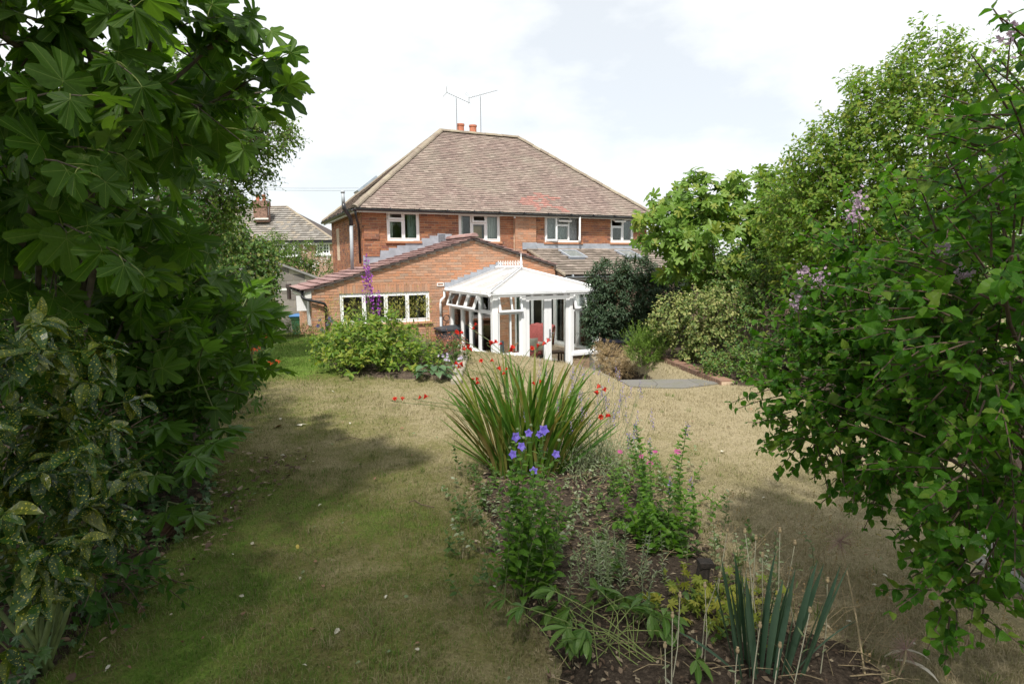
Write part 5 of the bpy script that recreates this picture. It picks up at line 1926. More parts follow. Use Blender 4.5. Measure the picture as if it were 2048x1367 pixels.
L_LILAC = leaf_mat('lilac_leaf', [(.03, .095, .009), (.05, .145, .012), (.075, .185, .016), (.14, .21, .03)], .5, .5, spec=.18, back=(.07, .16, .025), veins=(0,), vein_col=(.14, .2, .06), vein_w=.008)
L_TREE = leaf_mat('yellow_green_leaf', [(.085, .17, .025), (.125, .215, .03), (.17, .26, .04), (.24, .265, .05)], .5, .5, spec=.2)
L_LEFT = leaf_mat('fresh_green_leaf', [(.06, .12, .025), (.09, .16, .03), (.14, .2, .035)], .4, .5)
L_CLIMB = leaf_mat('climber_leaf', [(.04, .09, .02), (.07, .14, .03), (.1, .17, .035), (.18, .19, .05)], .32, .45)
L_HEDGE = leaf_mat('dark_hedge_leaf', [(.02, .055, .009), (.03, .08, .012), (.045, .105, .015)], .3, .55, spec=.15)
L_EVER = leaf_mat('dull_evergreen_leaf', [(.035, .065, .035), (.05, .085, .045), (.07, .11, .06)], .15, .5)
L_VARI = leaf_mat('variegated_leaf', [(.075, .12, .03), (.12, .17, .045), (.2, .23, .07), (.33, .32, .13)], .3, .5)
L_SHRUB = leaf_mat('mid_green_leaf', [(.045, .09, .02), (.07, .13, .03), (.1, .16, .04)], .3, .42)
L_PEON = leaf_mat('peony_leaf', [(.07, .14, .02), (.11, .19, .025), (.17, .25, .035), (.26, .27, .05)], .4, .45)
L_ROSE = leaf_mat('rosemary_leaf', [(.09, .17, .02), (.13, .22, .03), (.17, .25, .05)], .35, .6)
L_DRY = leaf_mat('withered_leaf', [(.22, .15, .08), (.32, .23, .13), (.4, .3, .18)], .2, .8)
L_BELL = leaf_mat('bellflower_leaf', [(.07, .16, .02), (.10, .215, .026), (.14, .25, .035)], .42, .42, veins=(0,), vein_col=(.17, .26, .07), vein_w=.008)
L_HELL = leaf_mat('hellebore_leaf', [(.05, .115, .02), (.08, .155, .03), (.11, .19, .045)], .3, .35, back=(.14, .19, .08), veins=(0,), vein_col=(.15, .22, .07), vein_w=.008)
L_SILV = leaf_mat('silver_leaf', [(.16, .2, .11), (.2, .25, .12), (.3, .33, .24)], .25, .7)
L_GERA = leaf_mat('yellow_green_geranium_leaf', [(.14, .19, .03), (.22, .25, .04), (.32, .3, .06)], .35, .5)
L_HOSTA = leaf_mat('blue_green_hosta_leaf', [(.07, .13, .06), (.1, .17, .08)], .25, .4)
L_SWORD = leaf_mat('crocosmia_blade', [(.045, .11, .02), (.075, .16, .026), (.1, .18, .03), (.13, .17, .03), (.24, .17, .07)], .35, .42)
L_IRIS = leaf_mat('blue_green_iris_blade', [(.045, .085, .055), (.06, .11, .07), (.08, .13, .085)], .2, .45)
L_IVY = leaf_mat('ivy_leaf', [(.03, .07, .025), (.045, .1, .03), (.07, .13, .04)], .2, .35, veins=(0, 45), vein_col=(.12, .17, .09), vein_w=.015)
L_SEED = leaf_mat('seed_head', [(.26, .27, .07), (.34, .33, .1), (.3, .24, .09)], .3, .8)


def petal_mat(name, cols, trans=.3):
    return leaf_mat(name, cols, trans, .5, tgain=(1.1, 1.1, 1.1))


F_RED = petal_mat('scarlet_petal', [(.5, .02, .012), (.62, .04, .02)])
F_ORNG = petal_mat('orange_red_petal', [(.6, .08, .025), (.68, .14, .04)])
F_BLUE = petal_mat('violet_blue_petal', [(.16, .12, .55), (.24, .18, .66)])
F_PURP = petal_mat('purple_petal', [(.3, .06, .42), (.42, .1, .5)])
F_LAV = petal_mat('lavender_petal', [(.25, .2, .42), (.34, .28, .5)])
F_PINK = petal_mat('pink_petal', [(.4, .06, .2), (.48, .12, .28)])
F_PALE = petal_mat('pale_lilac_petal', [(.36, .32, .44), (.5, .45, .55)])
F_RUST = petal_mat('rusty_plume', [(.3, .12, .075), (.42, .19, .12)])
F_LILAC = petal_mat('lilac_flower', [(.42, .3, .42), (.6, .46, .55)])


def rnd_dir(n):
    return nrm(rng.normal(size=(n, 3)))


def ell_points(ells, n, lo=.55, hi=1.05, squash_under=1.0):
    """points near the skin of several ellipsoids given as (centre, radii, weight) with outward directions"""
    w = np.array([e[2] for e in ells], float)
    k = rng.choice(len(ells), n, p=w / w.sum())
    C = np.array([e[0] for e in ells])[k]
    R = np.array([e[1] for e in ells], float)[k]
    d = rnd_dir(n)
    r = lo + (hi - lo) * rng.random(n) ** .6
    r = r * (1 + .16 * np.sin(d[:, 0] * 5 + C[:, 0] * 3) * np.sin(d[:, 2] * 6 + 1) + .08 * rng.normal(size=n))
    P = C + d * R * r[:, None]
    return P, nrm(d / R), k


def shoot_leaves(P, D, L, K, per, size, alpha=50, start=.15, taper=.35, droop=.25, upw=.9, rand=.35, phyl=None, sj=.25, curve=.2, face=(0, 0, 0), pet=0.0, stalks=None):
    """leaves set along short shoots that start at P and run along D; returns leaf matrices and the shoot axes"""
    N = len(P)
    D = nrm(D)
    Ls = L * rng.uniform(.7, 1.25, N)
    a = nrm(np.cross(D, rnd_dir(N)))
    b_ = np.cross(D, a)
    out = []
    ph0 = rng.uniform(0, 6.28, N)
    ca, sa = math.cos(math.radians(alpha)), math.sin(math.radians(alpha))
    for k in range(K):
        t = start + (1 - start) * (k + 1) / K
        pos = P + D * (Ls * t)[:, None] + np.array([0, 0, -1.0]) * (curve * Ls * t * t)[:, None]
        for j in range(per):
            ph = ph0 + (k * (phyl if phyl is not None else GOLD)) + j * 2 * PI / per
            side = a * np.cos(ph)[:, None] + b_ * np.sin(ph)[:, None]
            y = D * ca + side * sa + np.array([0, 0, -1.0]) * droop + rng.normal(0, rand * .6, (N, 3))
            z = np.array([0, 0, 1.0]) * upw + np.array(face) + D * .35 + rng.normal(0, rand, (N, 3))
            x, y, z = orient(y, z)
            s = size * (1 - taper * (k / max(1, K - 1))) * rng.uniform(1 - sj, 1 + sj, N)
            q = pos
            if pet:
                q = pos + (y * .8 + D * .3 + np.array([0, 0, .12])) * (pet * rng.uniform(.6, 1.3, N))[:, None]
                if stalks is not None:
                    stalks.append(np.stack([pos, (pos + q) / 2 + np.array([0, 0, .006]), q], 1))
            out.append(mats_of((x, y, z), q, np.repeat(s[:, None], 3, 1)))
    axes = np.stack([P, P + D * (Ls * .5)[:, None] - np.array([0, 0, 1.0]) * (curve * Ls * .25)[:, None], P + D * Ls[:, None] - np.array([0, 0, 1.0]) * (curve * Ls)[:, None]], 1)
    return np.concatenate(out), axes


def stems_mesh(axes, r0, r1=None, sides=3):
    """many thin stalks from (N, k, 3) points"""
    N, k, _ = axes.shape
    r1 = r0 * .4 if r1 is None else r1
    V = []
    d = nrm(axes[:, -1] - axes[:, 0] + 1e-9)
    a = nrm(np.cross(d, np.array([.3, .5, .2])))
    b_ = np.cross(d, a)
    for i in range(k):
        r = r0 + (r1 - r0) * i / (k - 1)
        for s in range(sides):
            an = 2 * PI * s / sides
            V.append(axes[:, i] + (a * math.cos(an) + b_ * math.sin(an)) * r)
    V = np.stack(V, 1).reshape(-1, 3)
    T = []
    for i in range(k - 1):
        for s in range(sides):
            q = (s + 1) % sides
            T += [(i * sides + s, i * sides + q, (i + 1) * sides + q), (i * sides + s, (i + 1) * sides + q, (i + 1) * sides + s)]
    T = np.array(T)
    T = (T[None] + (np.arange(N) * k * sides)[:, None, None]).reshape(-1, 3)
    return V, T


def add_stems(root, name, axes, r0, mat, r1=None, sides=3, kind='stuff'):
    V, T = stems_mesh(axes, r0, r1, sides)
    return link(name, mesh_tris(name, V - BASE[root.name], T, mat, np.zeros((len(V), 2))), root, kind=kind)


def limb(root, name, pts, r0, r1, mat, sides=7):
    pts = [np.array(p, float) for p in pts]
    # smooth polyline
    q = [pts[0]]
    for i in range(len(pts) - 1):
        p0, p1, p2, p3 = pts[max(i - 1, 0)], pts[i], pts[i + 1], pts[min(i + 2, len(pts) - 1)]
        for t in (.25, .5, .75, 1.0):
            q.append(.5 * (2 * p1 + (p2 - p0) * t + (2 * p0 - 5 * p1 + 4 * p2 - p3) * t * t + (3 * p1 - p0 - 3 * p2 + p3) * t ** 3))
    n = len(q)
    return MB().tube([tuple(p) for p in q], [r0 + (r1 - r0) * i / (n - 1) for i in range(n)], sides).build(name, mat, root, smooth=True)


def skeleton(root, base, ells, n, r0, mat, name='branch', jit=.15, mid=.5):
    """limbs from the base into the crown, ending inside its clumps"""
    P, D, k = ell_points(ells, n, .2, .75)
    b_ = np.array(base, float)
    for i in range(n):
        m1 = b_ + (P[i] - b_) * .35 + np.array([0, 0, .12 * np.linalg.norm(P[i] - b_)]) + rng.normal(0, jit, 3) * .5
        m2 = b_ + (P[i] - b_) * .7 + np.array([0, 0, .1 * np.linalg.norm(P[i] - b_)]) + rng.normal(0, jit, 3)
        limb(root, name, [b_ + rng.normal(0, .03, 3) * np.array([1, 1, 0]), m1, m2, P[i]], r0 * rng.uniform(.6, 1), r0 * .2, mat, 6)


def E(px, py, Y, rx, ry, rz, w=1.0):
    return (at(px, py, Y), (rx, ry, rz), w)


def leafy(root, ells, n, protos, mat, L, K, per, size, stem_r=.004, stem_mat=None, limit=0, leaf_name='leaf', stuff='foliage', lo=.5, hi=1.0, up=.35, inward=0, cell=14, minpx=10, **kw):
    P, D, k = ell_points(ells, n, lo, hi)
    D = nrm(D + np.array([0, 0, up]) + rng.normal(0, .35, D.shape))
    g = ground_z(P[:, 0], P[:, 1])
    ok = P[:, 2] > g + .03
    P, D = P[ok], D[ok]
    M, axes = shoot_leaves(P, D, L, K, per, size, **kw)
    keep = M[:, 2, 3] > ground_z(M[:, 0, 3], M[:, 1, 3]) + .01
    M = M[keep]
    r = pieces(root, leaf_name, stuff, protos, M, rng.integers(0, len(protos), len(M)), mat, size=size, limit=limit, cell=cell, minpx=minpx)
    if stem_r:
        add_stems(root, 'twigs', axes, stem_r, stem_mat or M_['twig'])
    return r


def plant(name, label, cat, base, group=None):
    return thing(name, label, cat, base, 'W', group)


# ------------------------------------------------------------------ trees standing behind the photographer (their shade lies on the near garden)
def shade_tree(name, label, base, ells, n, size=.16):
    t = plant(name, label, 'tree', base)
    limb(t, 'trunk', [base, (base[0], base[1], base[2] + 2), ells[0][0] - np.array([0, 0, .6])], .22, .1, M_['bark'], 8)
    P, D, k = ell_points(ells, n, 0, 1.35)
    x, y, z = orient(D + rng.normal(0, .5, D.shape), np.array([0, 0, 1.0]) + rng.normal(0, .45, D.shape))
    s = size * rng.uniform(.7, 1.4, len(P))
    V, T, U = merged(P_SMALL, mats_of((x, y, z), P - BASE[t.name], np.repeat(s[:, None], 3, 1)), rng.integers(0, 2, len(P)))
    link('crown', mesh_tris('crown', V, T, L_HEDGE, U, False), t, kind='stuff')
    skeleton(t, (base[0], base[1], base[2] + 1.8), ells, 8, .08, M_['bark'])


shade_tree('shade_tree', 'broad leafy tree standing behind the viewpoint, shading the near lawn', (-2.6, -6.2, 1.5),
           [(np.array([-1.7, -4.8, 9.8]), (3.3, 2.9, 2.0), 3), (np.array([-3.5, -3.9, 9.6]), (2.4, 2.3, 1.7), 2.0), (np.array([.4, -5.9, 10.0]), (2.8, 2.1, 1.8), 1.7), (np.array([-4.0, .2, 6.8]), (1.5, 1.5, 1.0), 1.1)], 17500)
shade_tree('shade_tree', 'second leafy tree behind the viewpoint on the lilac side', (3.2, -4.0, 1.5),
           [(np.array([2.5, -1.0, 7.5]), (1.1, 1.3, 1.2), 2), (np.array([3.4, -1.4, 7.4]), (1.1, 1.2, 1.2), 1.5)], 3600)

# ------------------------------------------------------------------ left border
fig = plant('fig_tree', 'large fig tree with big lobed leaves overhanging the left border', 'fig tree', (-3.0, 3.9, 1.48))
fb_ = np.array([-3.0, 3.9, 1.48])
fells = [E(40, 50, 2.9, .6, .6, .5, 2), E(200, 80, 3.2, .45, .55, .42, 1.6), E(-100, 300, 2.8, .6, .6, .7, 1.2), E(50, 380, 3.3, .65, .6, .65, 2.4), E(200, 330, 3.8, .45, .55, .5, 1.7), E(250, 480, 4.3, .4, .5, .42, 1.3), E(130, 560, 3.9, .65, .6, .55, 1.8), E(340, 35, 3.4, .22, .35, .16, .4), E(300, 230, 3.8, .18, .35, .28, .4), E(330, 410, 4.6, .2, .4, .3, .4)]
flow = [E(300, 620, 4.6, .42, .45, .42, 1), E(340, 580, 5.2, .3, .4, .36, .9), E(190, 700, 3.9, .4, .4, .4, 1), E(400, 680, 5.0, .3, .4, .35, .8), E(330, 780, 4.5, .35, .35, .35, .8), E(100, 480, 3.7, .5, .4, .5, .8)]
P, D, k = ell_points(fells, 165, .2, .85)
Pl, Dl, kl = ell_points(flow, 100, .3, .9)
P, D = np.concatenate([P, Pl]), np.concatenate([D, Dl])
D = nrm(D + np.array([.15, -.1, .25]) + rng.normal(0, .3, D.shape))
fst = []
M1, ax1 = shoot_leaves(P, D, .34, 5, 1, .15, alpha=66, droop=.55, taper=.15, rand=.45, sj=.38, upw=.6, face=(.15, -.6, 0), pet=.085, stalks=fst)
br = [[(150, 248, 3.2), (280, 222, 3.3), (335, 170, 3.35), (385, 128, 3.4), (412, 100, 3.4)], [(200, 238, 3.25), (330, 225, 3.4), (420, 206, 3.45), (490, 168, 3.5)], [(210, 250, 3.3), (290, 268, 3.4), (345, 285, 3.5), (405, 292, 3.5)], [(-40, 95, 2.7), (30, 90, 2.75), (75, 70, 2.8), (120, 30, 2.8)], [(130, 130, 3.1), (190, 70, 3.1), (240, 20, 3.1), (270, -30, 3.1)], [(410, 100, 3.4), (455, 85, 3.4), (500, 110, 3.42)]]
tipP, tipD = [], []
for i, b_ in enumerate(br):
    pts = [at(*p) for p in b_]
    if i in (0, 3):
        pts = [fb_, (fb_ + pts[0]) / 2 + np.array([-.25, -.1, .3])] + pts
    limb(fig, 'branch', pts, .026 if i in (0, 3) else .014, .006, M_['bark'], 7)
    for q in range(len(b_) - 1):
        for t in (.35, .85):
            if i in (0, 1, 5) and q == len(b_) - 2 or random.random() < .4:
                a_, c_ = at(*b_[q]), at(*b_[q + 1])
                tipP.append(a_ + (c_ - a_) * t)
                tipD.append(nrm(c_ - a_) + np.array([0, 0, .2]))
for px, py in ((500, 45), (540, 175), (515, 205), (465, 30), (530, 110), (430, 30), (470, 190), (560, 150)):
    tipP.append(at(px - 30, py + 12, 3.45 + random.uniform(-.15, .15)))
    tipD.append(np.array([.8, -.1, .15]))
M2, ax2 = shoot_leaves(np.array(tipP), np.array(tipD), .14, 3, 1, .135, alpha=48, droop=.35, taper=.1, rand=.4, upw=.5, face=(.1, -.7, 0), pet=.06, stalks=fst)
Mf = np.concatenate([M1, M2])
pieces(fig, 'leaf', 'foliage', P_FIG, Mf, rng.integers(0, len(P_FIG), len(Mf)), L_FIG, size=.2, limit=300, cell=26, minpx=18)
add_stems(fig, 'twigs', np.concatenate([ax1, ax2]), .006, M_['bark'], .003)
add_stems(fig, 'leaf_stalks', np.concatenate(fst), .003, leaf_mat('pale_leaf_stalk', [(.16, .2, .05), (.2, .24, .07)], .1, .5), .0022, 4)
skeleton(fig, fb_, fells, 9, .035, M_['bark'])

hd = plant('hedge', 'dark evergreen hedge filling the back of the left border', 'hedge', (-5.5, 6.5, 1.48))
hells = [E(-60, 470, 4.6, 1.0, .5, .9, 2), E(120, 640, 5.6, 1.1, .5, .9, 2), E(270, 560, 6.6, .9, .6, 1.1, 2), E(330, 660, 8.0, .8, .7, 1.0, 2), E(370, 560, 9.5, .8, .7, 1.2, 2), E(150, 420, 6.5, 1.4, .6, 1.6, 2), E(290, 380, 8.2, 1.0, .6, 1.3, 1.5), E(40, 900, 3.4, .6, .3, .45, 1.2), E(230, 880, 4.3, .5, .3, .5, 1.4), E(130, 1120, 2.85, .35, .2, .25, .8), E(330, 800, 5.4, .6, .4, .5, 1.2), E(420, 740, 7.0, .6, .4, .5, 1), E(60, 400, 5.4, 1.0, .4, .7, 1.6), E(-40, 230, 5.6, .8, .4, .7, 1.2), E(200, 480, 5.6, .8, .4, .7, 1.4), E(100, 560, 4.9, .8, .35, .6, 1.4)]
leafy(hd, hells, 4800, P_SMALL, L_HEDGE, .22, 5, 1, .085, .004, lo=.4)
skeleton(hd, (-4.6, 6.6, 1.45), hells, 8, .04, M_['bark'])

tr = plant('ash_tree', 'fresh green small-leaved tree rising behind the fig tree', 'tree', (-6.4, 10.6, 1.45))
tells = [E(400, 330, 10.2, .95, .8, .9, 3), E(470, 285, 10.2, .4, .5, .38, 1.1), E(330, 200, 10.4, .9, .8, .8, 1.6), E(395, 420, 10.4, .45, .6, .5, 1.2), E(455, 215, 10.2, .4, .4, .35, .8), E(545, 268, 10.0, .28, .3, .2, .5), E(520, 355, 10.3, .12, .2, .12, .12)]
leafy(tr, tells, 2700, P_SMALL, L_LEFT, .3, 6, 1, .09, .004, lo=.3, alpha=60, droop=.3, upw=.5, face=(-.1, -.6, 0))
limb(tr, 'trunk', [(-6.4, 10.6, 1.4), (-6.2, 10.5, 2.8), at(400, 330, 10.2)], .1, .04, M_['bark'])
skeleton(tr, (-6.2, 10.5, 2.6), tells, 9, .035, M_['bark'])
for a_, b_, c_ in (((470, 300, 10.2), (515, 290, 10.1), (560, 280, 10.0)), ((440, 400, 10.3), (490, 380, 10.3), (522, 358, 10.3))):
    limb(tr, 'branch', [at(*a_), at(*b_), at(*c_)], .014, .005, M_['bark'], 5)

cl_ = plant('climber', 'leafy climber hanging in curtains beside the concrete block wall', 'climber', (-6.6, 14.3, 1.45))
cells_ = [E(470, 545, 14.0, .75, .5, .95, 3), E(510, 610, 13.8, .35, .4, .75, 1.5), E(430, 620, 13.2, .7, .5, .8, 2), E(525, 520, 14.2, .22, .3, .35, .5), E(440, 460, 13.8, .45, .5, .45, 1), E(490, 660, 13.6, .5, .4, .35, 1)]
leafy(cl_, cells_, 1800, P_OVATE[:2], L_CLIMB, .3, 6, 1, .10, .004, lo=.5, up=-.3, droop=.7, alpha=55, upw=.4, face=(-.1, -.7, 0))
skeleton(cl_, (-6.4, 14.2, 1.45), cells_, 6, .03, M_['bark'])

gs = plant('flowering_shrub', 'loose shrub with white flower clusters growing over the garage roof', 'shrub', (-10.0, 25, .6))
gells = [E(575, 522, 24, .8, .8, .7, 2), E(615, 512, 24, .7, .6, .5, 1), E(545, 500, 24, .6, .6, .6, 1.2), E(640, 540, 24, .5, .5, .5, .7), E(600, 545, 24.5, 1.0, .6, .6, 1)]
leafy(gs, gells, 650, P_SMALL, L_LEFT, .35, 6, 1, .13, .006, lo=.2, up=.6)
limb(gs, 'trunk', [(-9.4, 24.5, .6), (-9.3, 24.4, 2.2), at(580, 530, 24)], .08, .03, M_['bark'])
P, D, k = ell_points(gells, 34, .8, 1.1)
x, y, z = orient(rnd_dir(34 * 12), rnd_dir(34 * 12))
Pq = np.repeat(P, 12, 0) + rng.normal(0, .06, (34 * 12, 3))
pieces(gs, 'flower', 'flowers', P_SMALL, mats_of((x, y, z), Pq, np.full((34 * 12, 3), .08)), rng.integers(0, 2, 34 * 12), petal_mat('white_petal', [(.7, .7, .66), (.8, .8, .78)]), limit=0)

fa_ = plant('fatsia', 'fatsia with large glossy fingered leaves reaching over the lawn edge', 'shrub', (-2.85, 5.2, 1.46))
fpts = [(505, 640, 5.2), (480, 690, 5.0), (430, 600, 5.2), (390, 660, 4.9), (345, 720, 4.6), (300, 620, 4.7), (455, 740, 4.9), (420, 800, 4.6), (365, 560, 5.2), (300, 780, 4.3), (250, 700, 4.4), (420, 880, 4.2), (340, 850, 4.1), (270, 860, 3.9), (470, 830, 4.6), (210, 620, 4.4), (390, 940, 4.0), (440, 690, 5.4), (330, 660, 5.0), (350, 610, 4.5), (270, 560, 4.6), (400, 720, 4.4), (380, 790, 4.3), (240, 780, 4.2), (310, 900, 3.8), (360, 1000, 3.85), (290, 960, 3.7), (420, 640, 4.8), (490, 600, 5.6), (180, 700, 4.4)]
Ms, axs = [], []
fbase = np.array([-2.85, 4.9, 1.5])
for p in fpts:
    for q in range(2 if p[1] > 850 else 3):
        c = at(p[0] + random.uniform(-30, 30), p[1] + random.uniform(-30, 30), p[2] + random.uniform(-.3, .3))
        d = nrm(c - fbase + np.array([.25, -.15, .05]))
        x, y, z = orient(d + rng.normal(0, .22, 3) + np.array([.35, -.1, -.35]), np.array([.15, -.2, 1.0]) + rng.normal(0, .25, 3))
        Ms.append(mats_of((x[None], y[None], z[None]), c[None], np.full((1, 3), random.uniform(.15, .25)))[0])
        axs.append([fbase + (c - fbase) * .72 + rng.normal(0, .1, 3), fbase + (c - fbase) * .88 + np.array([0, 0, .03]), c])
Ms = np.array(Ms)
pieces(fa_, 'leaf', 'foliage', P_FATS, Ms, rng.integers(0, 3, len(Ms)), L_FATS, size=.3, limit=90, cell=6, minpx=10)
add_stems(fa_, 'leaf_stalks', np.array(axs), .007, M_['stem'], .005, 5)
for i in range(6):
    c = fbase + np.array([random.uniform(-.4, .4), random.uniform(-.5, .5), random.uniform(.5, .95)])
    limb(fa_, 'branch', [fbase - np.array([0, 0, .1]), (fbase + c) / 2 + rng.normal(0, .08, 3), c], .028, .012, M_['bark'])

au = plant('spotted_laurel', 'spotted laurel with yellow flecked glossy leaves at the near left edge', 'shrub', (-2.05, 2.35, 1.48))
aells = [E(0, 740, 2.2, .24, .3, .2, 1.4), E(80, 790, 2.35, .2, .3, .2, 1.4), E(20, 930, 2.05, .24, .3, .25, 1.8), E(130, 950, 2.3, .14, .25, .22, 1.3), E(-80, 800, 2.0, .3, .3, .4, 1), E(30, 1090, 2.05, .2, .25, .22, 1.3), E(120, 1060, 2.3, .1, .2, .14, .5), E(0, 1230, 1.95, .17, .25, .16, .7), E(0, 650, 2.3, .16, .25, .1, .4)]
P, D, k = ell_points(aells, 150, .35, 1.05)
D = nrm(D + np.array([.1, -.1, .45]) + rng.normal(0, .25, D.shape))
Ma, axa = shoot_leaves(P, D, .12, 4, 2, .12, alpha=58, droop=.4, taper=.25, rand=.3, phyl=PI / 2, start=.35)
pieces(au, 'leaf', 'foliage', P_AUC, Ma, rng.integers(0, 4, len(Ma)), L_AUC, size=.13, limit=300, cell=26, minpx=18)
add_stems(au, 'twigs', axa, .004, M_['stem'])
skeleton(au, (-2.05, 2.4, 1.48), aells, 9, .014, M_['stem'])

iv = plant('ivy', 'ivy covering the ground at the foot of the left border', 'ivy', (-2.3, 3.4, 1.46))
Pp = []
while len(Pp) < 900:
    x, y = random.uniform(-3.4, -1.9), random.uniform(2.1, 5.4)
    if sdist(BED_LEFT, np.array([x]), np.array([y]))[0] > -.03:
        Pp.append((x, y, gz(x, y) + .03 + abs(random.gauss(0, .07)) + (.22 * random.random() if random.random() < .3 else 0)))
Pp = np.array(Pp)
x, y, z = orient(np.array([.35, -.35, -.35]) + rng.normal(0, .5, Pp.shape), np.array([.2, -.3, 1]) + rng.normal(0, .3, Pp.shape))
Mi = mats_of((x, y, z), Pp, np.repeat(.045 * rng.uniform(.6, 1.35, (len(Pp), 1)), 3, 1))
pieces(iv, 'leaf', 'foliage', P_IVY, Mi, rng.integers(0, 2, len(Mi)), L_IVY, size=.07, limit=240, cell=10, minpx=9)
add_stems(iv, 'runners', np.stack([Pp[:200], Pp[:200] + rng.normal(0, .08, (200, 3)) * [1, 1, .3], Pp[:200] + rng.normal(0, .15, (200, 3)) * [1, 1, .2]], 1), .003, M_['twig'])

# big dead fatsia leaf hanging at the lawn edge
dl = at(352, 1062, 3.75)
V, T, U = polar_leaf(FATS, .9, .14, 5)
R = np.array(Matrix.Rotation(-1.9, 3, 'Z') @ Matrix.Rotation(-.7, 3, 'X'))
o = link('dead_leaf', mesh_tris('dead_leaf', (V * .19) @ R.T, T, leaf_mat('dead_brown_leaf', [(.1, .055, .035), (.15, .09, .06)], .1, .7, veins=(0, 34, 69), vein_col=(.3, .2, .14), vein_w=.02), U, False))
o.location = (dl[0], dl[1], max(dl[2], gz(dl[0], dl[1]) + .09))
tag(o, 'large dead brown fingered leaf lying curled by the ivy at the lawn edge', 'dead leaf')

# ------------------------------------------------------------------ sword-leaved clumps


def blades(root, specs, mat, name='blade', width=.016, segs=7):
    """specs: (base, azimuth, lean from vertical at base, bend, length). Each blade a mesh of its own"""
    for base, az, lean, bend, ln in specs:
        d = np.array([math.cos(az), math.sin(az), 0])
        s = np.array([-math.sin(az), math.cos(az), 0])
        tw = random.uniform(-.9, .9)
        s = nrm(s * math.cos(tw) + d * math.sin(tw))
        V, T, U = [], [], []
        p = np.array(base, float)
        w0 = width * random.uniform(.75, 1.25)
        for i in range(segs + 1):
            t = i / segs
            a = lean + bend * t * t
            tdir = d * math.sin(a) + np.array([0, 0, 1.0]) * math.cos(a)
            nv = np.cross(s, tdir)
            if i:
                p = p + tdir * ln / segs
            w = w0 * (.55 + .75 * t if t < .5 else .925 * (1 - ((t - .5) / .5) ** 2.2))
            w = max(w, 0.0006)
            V += [p - s * w + nv * w * .35, p, p + s * w + nv * w * .35]
            U += [(-w, t), (0, t), (w, t)]
        for i in range(segs):
            for o_ in (0, 1):
                a, b_ = i * 3 + o_, i * 3 + 3 + o_
                T += [(a, a + 1, b_ + 1), (a, b_ + 1, b_)]
        V = np.array(V)
        link(name, mesh_tris(name, V - BASE[root.name], T, mat, U), root)


def floret(n, L, w, cup, tube=0.0):
    """small open flower: n pointed petals round a short tube"""
    Vs, Ts, Us = [], [], []
    for i in range(n):
        a = 2 * PI * i / n
        d, s = np.array([math.cos(a), math.sin(a), 0]), np.array([-math.sin(a), math.cos(a), 0])
        k = len(Vs)
        up_ = np.array([0, 0, 1.0])
        Vs += [up_ * tube * 0, d * L * .5 + s * w + up_ * (tube + cup * .6), d * L * .5 - s * w + up_ * (tube + cup * .6), d * L + up_ * (tube + cup * .7)]
        Us += [(0, 0), (.1, .5), (-.1, .5), (0, 1)]
        Ts += [(k, k + 2, k + 1), (k + 1, k + 2, k + 3)]
    return np.array(Vs), np.array(Ts), np.array(Us, float)


P_STAR = [floret(5, 1.0, .42, .25, .15), floret(5, 1.0, .4, .5, .2)]
P_CROC = [floret(6, .55, .16, .35, .6), floret(6, .6, .15, .2, .7)]
P_DAISY = [floret(7, 1.0, .3, .1)]


def put_flowers(root, pts, dirs, size, protos, mat, name='flower', sj=.2):
    pts, dirs = np.array(pts, float), nrm(np.array(dirs, float))
    n = len(pts)
    x = nrm(np.cross(dirs, rnd_dir(n)))
    y = np.cross(dirs, x)
    M = mats_of((x, y, dirs), pts, np.repeat(size * rng.uniform(1 - sj, 1 + sj, (n, 1)), 3, 1))
    mes = [mesh_tris(name, V, T, mat, U, False) for V, T, U in protos]
    for i in range(n):
        o = bpy.data.objects.new(name, mes[i % len(mes)])
        COL.objects.link(o)
        o.parent = root
        L = M[i].copy()
        L[:3, 3] -= BASE[root.name]
        o.matrix_local = Matrix(L.tolist())


def croc_spray(root, base, tip, d2, n, size, mat, side=1):
    """arching flower stem with a row of florets near its end"""
    base, tip = np.array(base, float), np.array(tip, float)
    top = tip + np.array([0, 0, .05])
    mid = base + (tip - base) * np.array([.35, .35, .75])
    limb(root, 'flower_stem', [base, mid, tip, tip + d2 * .5], .004, .0015, M_['stem'], 5)
    pts, dirs = [], []
    for i in range(n):
        t = .1 + .9 * i / max(1, n - 1)
        pts.append(tip + d2 * t * .6 + rng.normal(0, .008, 3))
        dirs.append(np.array([0, 0, .7]) + d2 / np.linalg.norm(d2) * .5 + rng.normal(0, .45, 3))
    put_flowers(root, pts, dirs, size, P_CROC, mat)


ck = plant('crocosmia', 'tall clump of green sword leaves with scarlet flowers in the central bed', 'flower', (.12, 4.75, 1.5))
specs = []
for i in range(165):
    r, an = .24 * math.sqrt(random.random()), random.uniform(0, 2 * PI)
    b_ = (.12 + r * 1.25 * math.cos(an), 4.75 + r * math.sin(an), gz(.12, 4.75) + .02)
    az = an + random.gauss(0, .5)
    lean = abs(random.gauss(.09, .12)) + .65 * r
    specs.append((b_, az, lean, random.uniform(.08, .85), random.uniform(.62, 1.12)))
for az, lean, ln in ((PI + .1, .75, .75), (PI - .2, .85, .7), (PI + .25, .62, .85), (PI, .95, .62), (.1, .68, .85), (-.15, .75, .9), (.3, .6, .9), (.05, .85, .8), (-.3, .55, .85), (.2, .9, .7), (PI - .35, .55, .9), (PI + .5, .5, .9)):
    for q in range(2):
        specs.append(((.12 + .18 * math.cos(az), 4.7 + random.uniform(-.1, .1), gz(.1, 4.7)), az + random.gauss(0, .1), lean + random.gauss(0, .06), random.uniform(.0, .35), ln * random.uniform(.85, 1.05)))
blades(ck, specs, L_SWORD, width=.017)
cb = (.1, 4.75, 1.5)
